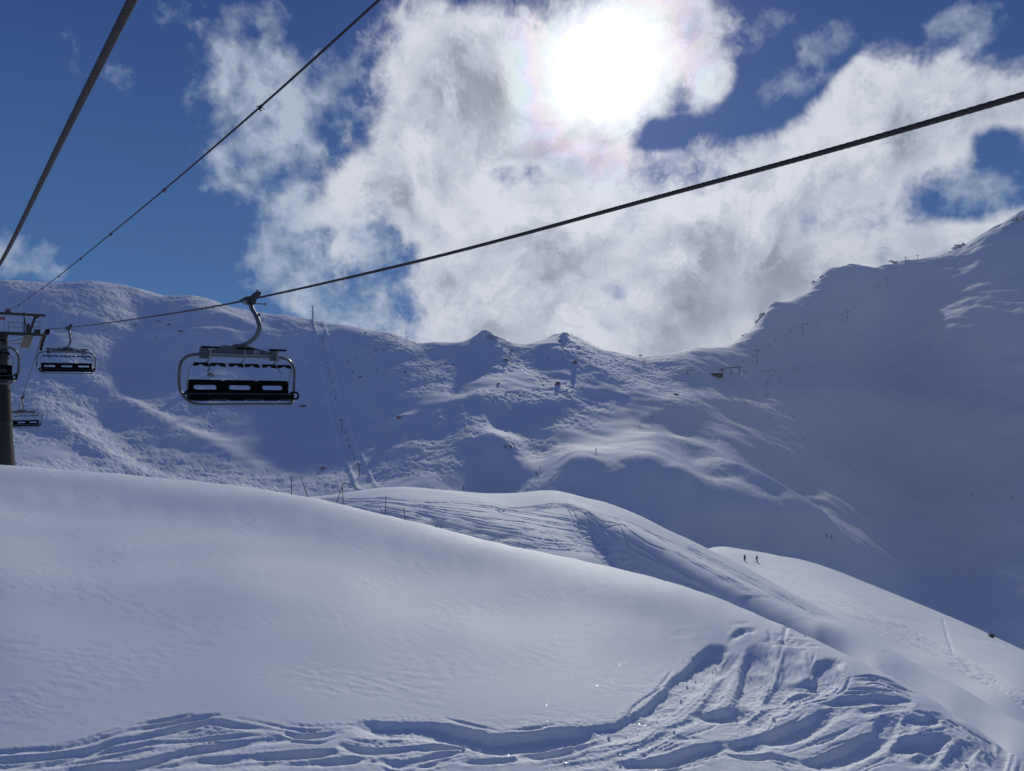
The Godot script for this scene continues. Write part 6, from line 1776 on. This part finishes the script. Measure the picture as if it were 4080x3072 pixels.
func make_people() -> void:
	make_skier_kinds()
	for i in RIDERS.size():
		skier([2, 1, 5][i % 3], RIDERS[i][0], RIDERS[i][1], PI + 0.28, "%s person from the top in the row riding up the drag lift track" % NTH[i], "riders on the drag lift")
	for i in LEFT_SKIERS.size():
		skier([0, 1, 5, 0, 4][i % 5], LEFT_SKIERS[i][0], LEFT_SKIERS[i][1], rng.randf_range(-1.2, 1.2), LEFT_LABELS[i], "skiers on the left face")
	var road := ["lower of two skiers close together on the path above the near hill", "upper of two skiers close together on the path above the near hill", "skier alone on the groomed path just above the near hill's crest"]
	for i in 3:
		skier([0, 5, 0][i], ROAD_SKIERS[i][0], ROAD_SKIERS[i][1], 0.5 - i * 0.7, road[i], "skiers on the groomed path")
	for i in MID_SKIERS.size():
		var label := "%s person from the left on the traverse under the saddle" % NTH[i]
		if i >= 6 and i < 10:
			label = "%s of four people standing together below the lowest col" % ["leftmost", "second", "third", "rightmost"][i - 6]
		elif i >= 10:
			label = ["highest skier in the row of three going down the central gully", "middle skier in the row of three going down the central gully", "lower skier in the central gully, above the bend of the path", "skier on the path just above the smooth dune", "skier in the middle of the smooth dune's upper path",
				"skier alone below the low col, left of the lift station", "skier alone on the piste between the col and the lift station"][i - 10]
		skier([1, 0, 5, 2, 3][i % 5], MID_SKIERS[i][0], MID_SKIERS[i][1], rng.randf_range(-1.5, 1.5), label, "skiers in the middle of the basin")
	for i in QUEUE.size():
		skier([1, 3, 1, 4][i], QUEUE[i][0], QUEUE[i][1], -1.4, "%s person standing right of the far lift station's entrance" % NTH[i], "people queueing at the far lift station")
	for i in CROWD.size():
		var label := "%s skier from the left in the top row right of the far lift station" % NTH[mini(i, 19)]
		if i >= 10 and i < 16:
			label = "%s skier just under the top row, right of the far lift station" % NTH[i - 10]
		elif i >= 16 and i < 32:
			label = "%s skier from the top in the scattered group down the right slope" % NTH[i - 16]
		elif i >= 32:
			label = ["skier beside the tallest far lift pylon", "skier high on the slope below the left rock face"][i - 32]
		skier([0, 1, 5, 0, 3, 2][i % 6], CROWD[i][0], CROWD[i][1], rng.randf_range(-1.5, 1.5), label, "skiers on the right slope")
	var low := ["left skier of the pair on the shaded slope right of the smooth dune", "right skier of the pair on the shaded slope right of the smooth dune", "upper left skier of the two above the shaded right hollow", "lower right skier of the two above the shaded right hollow",
		"leftmost of three skiers on the traverse at the right edge", "middle of three skiers on the traverse at the right edge", "rightmost of three skiers on the traverse at the right edge", "left skier of the close pair on the snow rib above the drifting snow", "right skier of the close pair on the snow rib above the drifting snow"]
	for i in LOWER_SKIERS.size():
		skier([0, 1, 5, 0][i % 4], LOWER_SKIERS[i][0], LOWER_SKIERS[i][1], [0.8, 0.7, 0.6, 0.9, -1.2, -1.3, -1.2, 0.5, 0.7][i], low[i], "skiers on the lower right slope")
	skier(1, NEAR_SKIERS[0][0], NEAR_SKIERS[0][1], 0.4, "left of the two largest skiers, on the pale slope behind the tracked hill", "skiers behind the tracked hill")
	skier(3, NEAR_SKIERS[1][0], NEAR_SKIERS[1][1], 0.9, "right of the two largest skiers, on the pale slope behind the tracked hill", "skiers behind the tracked hill")
	for i in RIDGE_PEOPLE.size():
		skier([1, 0, 4][i % 3], RIDGE_PEOPLE[i][0], RIDGE_PEOPLE[i][1], rng.randf_range(-2.0, 2.0), "%s person from the left edge standing on the left skyline" % NTH[i], "people on the left skyline")


# ================================================================ the far lifts
func make_drag_lift() -> void:
	for i in DRAG_PYLONS.size():
		var p: Array = DRAG_PYLONS[i]
		var o := thing("drag_lift_pylon", "%s T-shaped pylon from the top of the drag lift track" % NTH[i], "pylon", Vector3(p[0], ground(p[0], p[1]) - 0.3, p[1]), 0.28, "pylons of the drag lift")
		var st := start()
		tube(st, PackedVector3Array([Vector3.ZERO, Vector3(0, 6.6, 0)]), 0.24, 0.16, 10)
		part("post", st, M.lift_grey, o)
		st = start()
		bar(st, Vector3(-1.9, 6.4, 0), Vector3(1.9, 6.4, 0), 0.28, 0.28)
		part("cross_arm", st, M.lift_grey, o)
		for s in [-1.0, 1.0]:
			st = start()
			bar(st, Vector3(s * 1.8, 6.2, -0.9), Vector3(s * 1.8, 6.2, 0.9), 0.2, 0.25)
			part("sheave_beam", st, M.lift_grey, o)
	var t: Array = DRAG_TOP[0]
	var m := thing("ridge_mast", "snow-crusted mast standing on the left skyline at the drag lift's head", "mast", Vector3(t[0], ground(t[0], t[1]) - 1.0, t[1] + 4.0))
	var st := start()
	tube(st, PackedVector3Array([Vector3.ZERO, Vector3(0, 14.0, 0)]), 0.75, 0.55, 10)
	part("post", st, M.rime, m)
	st = start()
	box(st, Vector3(0, 12.9, 0), Vector3(1.7, 2.0, 1.2), Basis.IDENTITY, 0.2)
	box(st, Vector3(-0.9, 8.4, 0), Vector3(1.5, 0.4, 0.6), Basis.IDENTITY, 0.1)
	part("head", st, M.snow, m)


func mini_chair() -> Node3D:
	var o := Node3D.new()
	var st := start()
	tube(st, smooth([Vector3.ZERO, Vector3(0.2, -0.9, 0), Vector3(0, -1.6, 0)], 3), 0.07, 0.07, 6)
	part("hanger", st, M.lift_grey, o)
	st = start()
	box(st, Vector3(0, -2.2, -0.25), Vector3(2.2, 0.6, 0.12), Basis.IDENTITY, 0.03)
	rod(st, Vector3(-1.1, -1.65, -0.2), Vector3(1.1, -1.65, -0.2), 0.06, 6)
	rod(st, Vector3(-1.1, -1.65, -0.2), Vector3(-1.1, -2.4, -0.2), 0.06, 6)
	rod(st, Vector3(1.1, -1.65, -0.2), Vector3(1.1, -2.4, -0.2), 0.06, 6)
	part("backrest", st, M.rubber, o)
	st = start()
	box(st, Vector3(0, -2.5, 0.0), Vector3(2.2, 0.12, 0.55), Basis.IDENTITY, 0.03)
	part("seat", st, M.rubber, o)
	return o


func make_far_lift() -> void:
	var tall := [11.0, 12.0, 9.0, 9.5, 10.0, 9.0, 6.0]
	var where := ["lowest pylon of the far chairlift, just above its station", "tall second pylon of the far chairlift below the big rock face", "left of the two close pylons halfway up the far chairlift", "right of the two close pylons halfway up the far chairlift", "pylon high on the right slope of the far chairlift", "pylon of the far chairlift standing at the brown skyline rock", "topmost pylon of the far chairlift against the sky"]
	var tops := [Vector3(STATION[1][0], ground(STATION[1][0], STATION[1][1]) + 4.6, STATION[1][1])]
	for i in CHAIR_PYLONS.size():
		var p: Array = CHAIR_PYLONS[i]
		var y := ground(p[0], p[1])
		var o := thing("chairlift_pylon", where[i], "pylon", Vector3(p[0], y - 0.4, p[1]), 0.75, "pylons of the far chairlift")
		var st := start()
		tube(st, PackedVector3Array([Vector3.ZERO, Vector3(0, tall[i] + 0.4, 0)]), 0.42, 0.28, 10)
		part("post", st, M.lift_grey, o)
		st = start()
		bar(st, Vector3(-2.9, tall[i], 0), Vector3(2.9, tall[i], 0), 0.3, 0.32)
		part("cross_arm", st, M.lift_grey, o)
		st = start()
		bar(st, Vector3(-1.6, tall[i] + 1.4, 0), Vector3(1.6, tall[i] + 1.4, 0), 0.25, 0.25)
		for s in [-1.0, 1.0]:
			rod(st, Vector3(s * 0.8, tall[i], 0), Vector3(s * 1.3, tall[i] + 1.4, 0), 0.13, 6)
		part("rescue_beam", st, M.lift_grey, o)
		for s in [-1.0, 1.0]:
			st = start()
			bar(st, Vector3(s * 2.8, tall[i] + 0.2, -2.0), Vector3(s * 2.8, tall[i] + 0.2, 2.0), 0.25, 0.3)
			part("sheave_beam", st, M.lift_grey, o)
		tops.append(Vector3(p[0], y + tall[i] + 0.2, p[1]))
	var chair := mini_chair()
	var across := Vector3(cos(0.75), 0, -sin(0.75)) * 2.8
	for s in 2:
		var off := across * (1.0 if s == 0 else -1.0)
		var pts := PackedVector3Array()
		for t in tops:
			pts.append(t + off)
		var st := start()
		tube(st, pts, 0.05, 0.05, 5)
		var r := part("far_rope", st, M.rope, self)
		r.name = numbered("far_rope")
		describe(r, "thin rope of the far chairlift, its %s strand" % ["valley side", "mountain side"][s], "rope", "ropes of the far chairlift")
		var want := 14.0 + s * 17.0
		var run := 0.0
		var n := 0
		for i in pts.size() - 1:
			var len := pts[i].distance_to(pts[i + 1])
			while want < run + len:
				var f := (want - run) / len
				if f * len > 4.0 and (1.0 - f) * len > 4.0 and n < 12:
					var c: Node3D = chair.duplicate()
					c.name = numbered("far_chair")
					add_child(c)
					c.position = pts[i].lerp(pts[i + 1], f)
					c.rotation.y = 0.75
					describe(c, "%s chair up from the station on the %s strand of the far chairlift" % [NTH[n], ["valley side", "mountain side"][s]], "chairlift chair", "chairs of the far chairlift")
					n += 1
				want += 34.0
			run += len
	chair.free()
	# bottom station: a hut, a drive frame on posts and a canopy
	var a: Array = STATION[0]
	var b: Array = STATION[1]
	var y := ground(a[0], a[1])
	var hut := thing("station_hut", "low brown wooden hut left of the far chairlift station", "hut", Vector3(a[0], y - 0.3, a[1]), -0.2)
	var st := start()
	box(st, Vector3(0, 1.6, 0), Vector3(9.0, 3.2, 4.0), Basis.IDENTITY, 0.05)
	part("wall", st, M.hut_wood, hut)
	st = start()
	plate(st, PackedVector2Array([Vector2(-5.0, 3.2), Vector2(5.0, 3.2), Vector2(4.6, 3.8), Vector2(0, 4.5), Vector2(-4.6, 3.8)]), 5.0, Transform3D.IDENTITY)
	part("roof", st, M.snow, hut)
	for k in 3:
		st = start()
		box(st, Vector3(-2.8 + k * 2.8, 1.8, 2.02), Vector3(1.2, 1.3, 0.06))
		part("window", st, M.rubber, hut)
	y = ground(b[0], b[1])
	var sta := thing("lift_station", "open steel frame of the far chairlift's bottom station", "lift station", Vector3(b[0], y - 0.3, b[1]), -0.2)
	st = start()
	for s in [-1.0, 1.0]:
		bar(st, Vector3(-7.0, 5.2, s * 1.6), Vector3(9.0, 5.9, s * 1.6), 0.3, 0.5)
	bar(st, Vector3(-2.0, 5.7, 0), Vector3(5.0, 6.0, 0), 2.6, 0.6)
	part("drive_frame", st, M.lift_grey, sta)
	for x in [-5.5, 1.0, 7.5]:
		st = start()
		rod(st, Vector3(x, 0, 0), Vector3(x, 5.4, 0), 0.32, 8)
		part("post", st, M.lift_grey, sta)
	st = start()
	disc(st, Vector3(-6.0, 4.6, 0), Vector3.UP, 2.4, 0.3, 20)
	part("bull_wheel", st, M.lift_grey, sta)
	var h: Array = TBAR_HUT[0]
	var frame := thing("start_frame", "small grey frame on posts below the lowest col", "frame", Vector3(h[0], ground(h[0], h[1]) - 0.2, h[1]), -0.15)
	st = start()
	bar(st, Vector3(-3.6, 3.4, 0), Vector3(3.6, 3.2, 0), 0.5, 0.5)
	part("beam", st, M.lift_grey, frame)
	for x in [-1.4, 0.6]:
		st = start()
		rod(st, Vector3(x, 0, 0), Vector3(x, 3.3, 0), 0.22, 6)
		part("post", st, M.lift_grey, frame)


# ================================================================ rocks, poles, bush
func rock_mesh(seed_: int, size: Vector3, rough: float) -> SurfaceTool:
	var n := FastNoiseLite.new()
	n.seed = seed_
	n.noise_type = FastNoiseLite.TYPE_CELLULAR
	n.cellular_return_type = FastNoiseLite.RETURN_DISTANCE2_SUB
	n.frequency = 0.9
	n.fractal_octaves = 3
	var st := start()
	var us := 22
	var vs := 14
	var p := []
	for j in vs + 1:
		var row := PackedVector3Array()
		var th := PI * j / vs
		for i in us:
			var ph := TAU * i / us
			var d := Vector3(sin(th) * cos(ph), cos(th), sin(th) * sin(ph))
			var q := d * 1.4
			var r := 0.8 + rough * (n.get_noise_3dv(q) + 0.5)
			row.append(d * r * size)
		p.append(row)
	for j in vs:
		for i in us:
			var k := (i + 1) % us
			quad(st, p[j][i], p[j][k], p[j + 1][k], p[j + 1][i])
	return st


const ROCK_LABELS := ["reddish boulder lying below the nearest chair's right end", "dark flat rock left of the drag lift's lowest pylon", "dark rock on the small knoll right of the drag lift", "brown rock right of the drag lift, under the skyline", "reddish rock beside a skier right of the drag lift",
	"largest rock of the loose cluster under the skyline right of the drag lift", "lowest small rock of the cluster under the skyline right of the drag lift", "upper right rock of the cluster under the skyline", "small dark rock left of the drag lift's upper half", "upright rock on the spur below the rocky peak",
	"tall pale rock at the right end of the central spur", "small flat rock on top of the cone-shaped knoll", "dark rock under the cornice below the rocky peak", "pale rock half buried on the shaded left face", "right one of two small rocks just under the skyline right of the mast", "left one of two small rocks just under the skyline right of the mast", "rightmost small rock of the cluster under the skyline",
	"small rock right of the tall pale rock on the central spur", "rock patch on the right flank of the rocky peak", "rock patch low on the left flank of the rocky peak", "dark boulder left of the nearest chair, under the bright ridge", "big flat brown rock seen through the nearest chair's frame", "rock just under the left ridge, left of the rope grip", "small rock left of the boulders under the left ridge",
	"low rock between the boulders under the left ridge", "little rock under the dark boulder on the left face", "tiny dark rock in the shaded hollow of the left face", "tiny dark rock in the bright bumps of the left face", "long dark rock ledge below the saddle", "rock on the side of the snowy cone peak", "pair of low rocks on the lowest col's left side", "dark undercut snow-edged rock at the top of the central dune"]
const CLIFF_LABELS := ["big pale rock face on the right skyline shoulder", "rock face stepped below the upper right plateau", "overhanging rocky peak in the middle of the skyline", "broken rock under the right plateau's corner", "low rock steps at the foot of the right skyline shoulder", "flat brown rock on the right skyline beside a pylon", "dark rock on the snowy ridge below the right summit", "dark rock just below the right summit", "small dark rock on the tip of the cone peak"]


func make_rocks() -> void:
	for i in ROCKS.size():
		var r: Array = ROCKS[i]
		var w: float = r[2] * 0.5
		var flat := 0.5 if i != 10 else 1.1
		var o := part("rock", rock_mesh(100 + i, Vector3(w * 1.15, w * flat, w * 0.8), 0.35), M.rock, self)
		o.name = numbered("rock")
		o.position = Vector3(r[0], ground(r[0], r[1]) + w * 0.12, r[1])
		o.rotation = Vector3(0.2, i * 1.3, 0.15)
		describe(o, ROCK_LABELS[i], "rock", "rocks on the far slopes")
	for i in CLIFFS.size():
		var c: Array = CLIFFS[i]
		var o := part("crag", rock_mesh(200 + i, Vector3(c[3] * 0.75, c[4] * 0.7, c[3] * 0.7), 0.8), M.cliff, self)
		o.name = numbered("crag")
		o.position = Vector3(c[0] + c[3] * 0.1, c[1] - c[4] * 0.25, c[2] + 1.0)
		o.rotation = Vector3(-0.35, i * 0.9 if i > 2 else -0.35, -0.25)
		describe(o, CLIFF_LABELS[i], "crag", "crags on the skyline")


func make_poles() -> void:
	var labels := ["leftmost upright green marker pole behind the near snow crest", "green marker pole leaning left, second from the left", "green marker pole leaning right across another pole", "upright green marker pole crossed by a leaning one", "tallest green marker pole, alone on the tracked snow", "short green stub leaning beside the tallest marker pole", "thin green marker pole right of the tallest one", "rightmost green marker pole, only its tip above the crest"]
	for i in POLES.size():
		var p: Array = POLES[i]
		var a := Vector3(p[0], p[1], p[2])
		var b := Vector3(p[3], p[4], p[2])
		var g := ground(b.x, b.z)
		var f := (a.y - g + 0.4) / (a.y - b.y)
		var foot := a + (b - a) * f
		var o := thing("marker_pole", labels[i], "pole", foot, 0.0, "green marker poles")
		var st := start()
		tube(st, PackedVector3Array([Vector3.ZERO, (a - foot) * 0.5, a - foot]), 0.038, 0.03, 8)
		part("shaft", st, M.pole, o)
		st = start()
		disc(st, (a - foot) * 0.985, (a - foot).normalized(), 0.042, 0.06, 8)
		part("cap", st, M.rubber, o)


func make_bush() -> void:
	var b: Array = BUSH[0]
	var o := thing("bush", "small bare brown bush on the snowy edge at the right", "bush", Vector3(b[0], ground(b[0], b[1]) - 0.05, b[1]))
	var st := start()
	var tips := []
	for k in 34:
		var d := Vector3(rng.randf_range(-1, 1), rng.randf_range(0.35, 1.1), rng.randf_range(-1, 1)).normalized()
		var len := rng.randf_range(0.4, 0.75)
		var mid := d * len * 0.5 + Vector3(rng.randf_range(-0.06, 0.06), 0.05, rng.randf_range(-0.06, 0.06))
		tube(st, PackedVector3Array([Vector3.ZERO, mid, d * len]), 0.02, 0.006, 5)
		tips.append(d * len)
		for e in 3:
			var s := mid.lerp(d * len, rng.randf())
			var t := s + Vector3(rng.randf_range(-0.2, 0.2), rng.randf_range(0, 0.2), rng.randf_range(-0.2, 0.2))
			rod(st, s, t, 0.006, 4)
			tips.append(t)
	part("branches", st, M.twig, o)
	st = start()
	for t in tips:
		for e in 6:
			var c: Vector3 = t + Vector3(rng.randf_range(-0.08, 0.08), rng.randf_range(-0.08, 0.08), rng.randf_range(-0.08, 0.08))
			var u := Vector3(rng.randf_range(-1, 1), rng.randf_range(-1, 1), rng.randf_range(-1, 1)).normalized() * 0.035
			var v := u.cross(Vector3(rng.randf_range(-1, 1), 1, 0.3)).normalized() * 0.018
			quad(st, c - u, c - v, c + u, c + v)
	part("leaves", st, M.needle, o)


func make_clods() -> void:
	# crumbs of snow thrown up beside the near tracks
	var mesh := rock_mesh(300, Vector3.ONE, 0.35).commit()
	var spots := []
	for t in NEAR_TRACKS:
		if t[2] < 0.55:
			continue
		var pts: Array = t[3]
		for i in pts.size() - 1:
			var a := Vector2(pts[i][0], pts[i][1])
			var b := Vector2(pts[i + 1][0], pts[i + 1][1])
			for k in int(a.distance_to(b) * 5.0):
				var p := a.lerp(b, rng.randf()) + Vector2(rng.randfn(0.0, 0.4), rng.randfn(0.0, 0.4))
				spots.append([p, 0.010 + 0.07 * pow(rng.randf(), 12.0)])
	var mm := MultiMesh.new()
	mm.transform_format = MultiMesh.TRANSFORM_3D
	mm.mesh = mesh
	mm.instance_count = spots.size()
	for i in spots.size():
		var p: Vector2 = spots[i][0]
		var s: float = spots[i][1]
		var turn := Basis.from_euler(Vector3(rng.randf() * 6.0, rng.randf() * 6.0, rng.randf() * 6.0)) * Basis.from_scale(Vector3(s * 1.2, s, s * 0.9))
		mm.set_instance_transform(i, Transform3D(turn, Vector3(p.x, ground(p.x, p.y) + s * 0.45, p.y)))
	var o := MultiMeshInstance3D.new()
	o.name = "snow_clods"
	o.multimesh = mm
	o.material_override = M.clod
	add_child(o)
	o.set_meta("kind", "stuff")
	describe(o, "loose crumbs of snow thrown up beside the ski tracks in front", "snow")


func make_crystals() -> void:
	# flat ice crystals lying on the near slope: a few of them catch the sun
	var st := start()
	var r := 0.0026
	for k in range(1, 5):
		tri(st, Vector3(r, 0, 0), Vector3(cos(TAU * (k + 1) / 6.0) * r, 0, sin(TAU * (k + 1) / 6.0) * r), Vector3(cos(TAU * k / 6.0) * r, 0, sin(TAU * k / 6.0) * r))
	var mm := MultiMesh.new()
	mm.transform_format = MultiMesh.TRANSFORM_3D
	mm.mesh = st.commit()
	mm.instance_count = 26000
	for i in mm.instance_count:
		var d := 15.0 + 26.0 * pow(rng.randf(), 1.6)
		var x := rng.randf_range(-0.75, 0.7) * d
		if rng.randf() < 0.55:
			x = rng.randfn(0.1, 0.16) * d
		var turn := Basis.from_euler(Vector3(rng.randfn(0.0, 0.14), rng.randf() * TAU, rng.randfn(0.0, 0.14)))
		mm.set_instance_transform(i, Transform3D(turn, Vector3(x, ground(x, -d) + 0.005, -d)))
	var o := MultiMeshInstance3D.new()
	o.name = "snow_crystals"
	o.multimesh = mm
	o.material_override = M.crystal
	add_child(o)
	o.set_meta("kind", "stuff")
	describe(o, "tiny glittering ice crystals lying on the smooth near slope", "snow")


func make_spindrift() -> void:
	# powder blown off the ribs into the shaded hollow on the right
	for a in [[Vector3(150, -48, -400), Vector3(330, 95, 300), 0.0011], [Vector3(270, 15, -560), Vector3(400, 210, 380), 0.0008], [Vector3(88, -55, -262), Vector3(70, 22, 50), 0.004]]:
		var f := FogVolume.new()
		f.name = numbered("blowing_snow")
		f.shape = RenderingServer.FOG_VOLUME_SHAPE_ELLIPSOID
		f.size = a[1]
		f.position = a[0]
		var m := FogMaterial.new()
		m.density = a[2]
		m.albedo = Color(0.95, 0.96, 1.0)
		f.material = m
		add_child(f)
		f.set_meta("kind", "stuff")
		describe(f, "faint haze of blown powder over the shaded hollow on the right", "snow")


func make_objects() -> void:
	make_spindrift()
	make_ropes()
	make_chairs()
	make_tower()
	make_poles()
	make_bush()
	make_rocks()
	make_drag_lift()
	make_far_lift()
	make_people()
	make_clods()
	make_crystals()
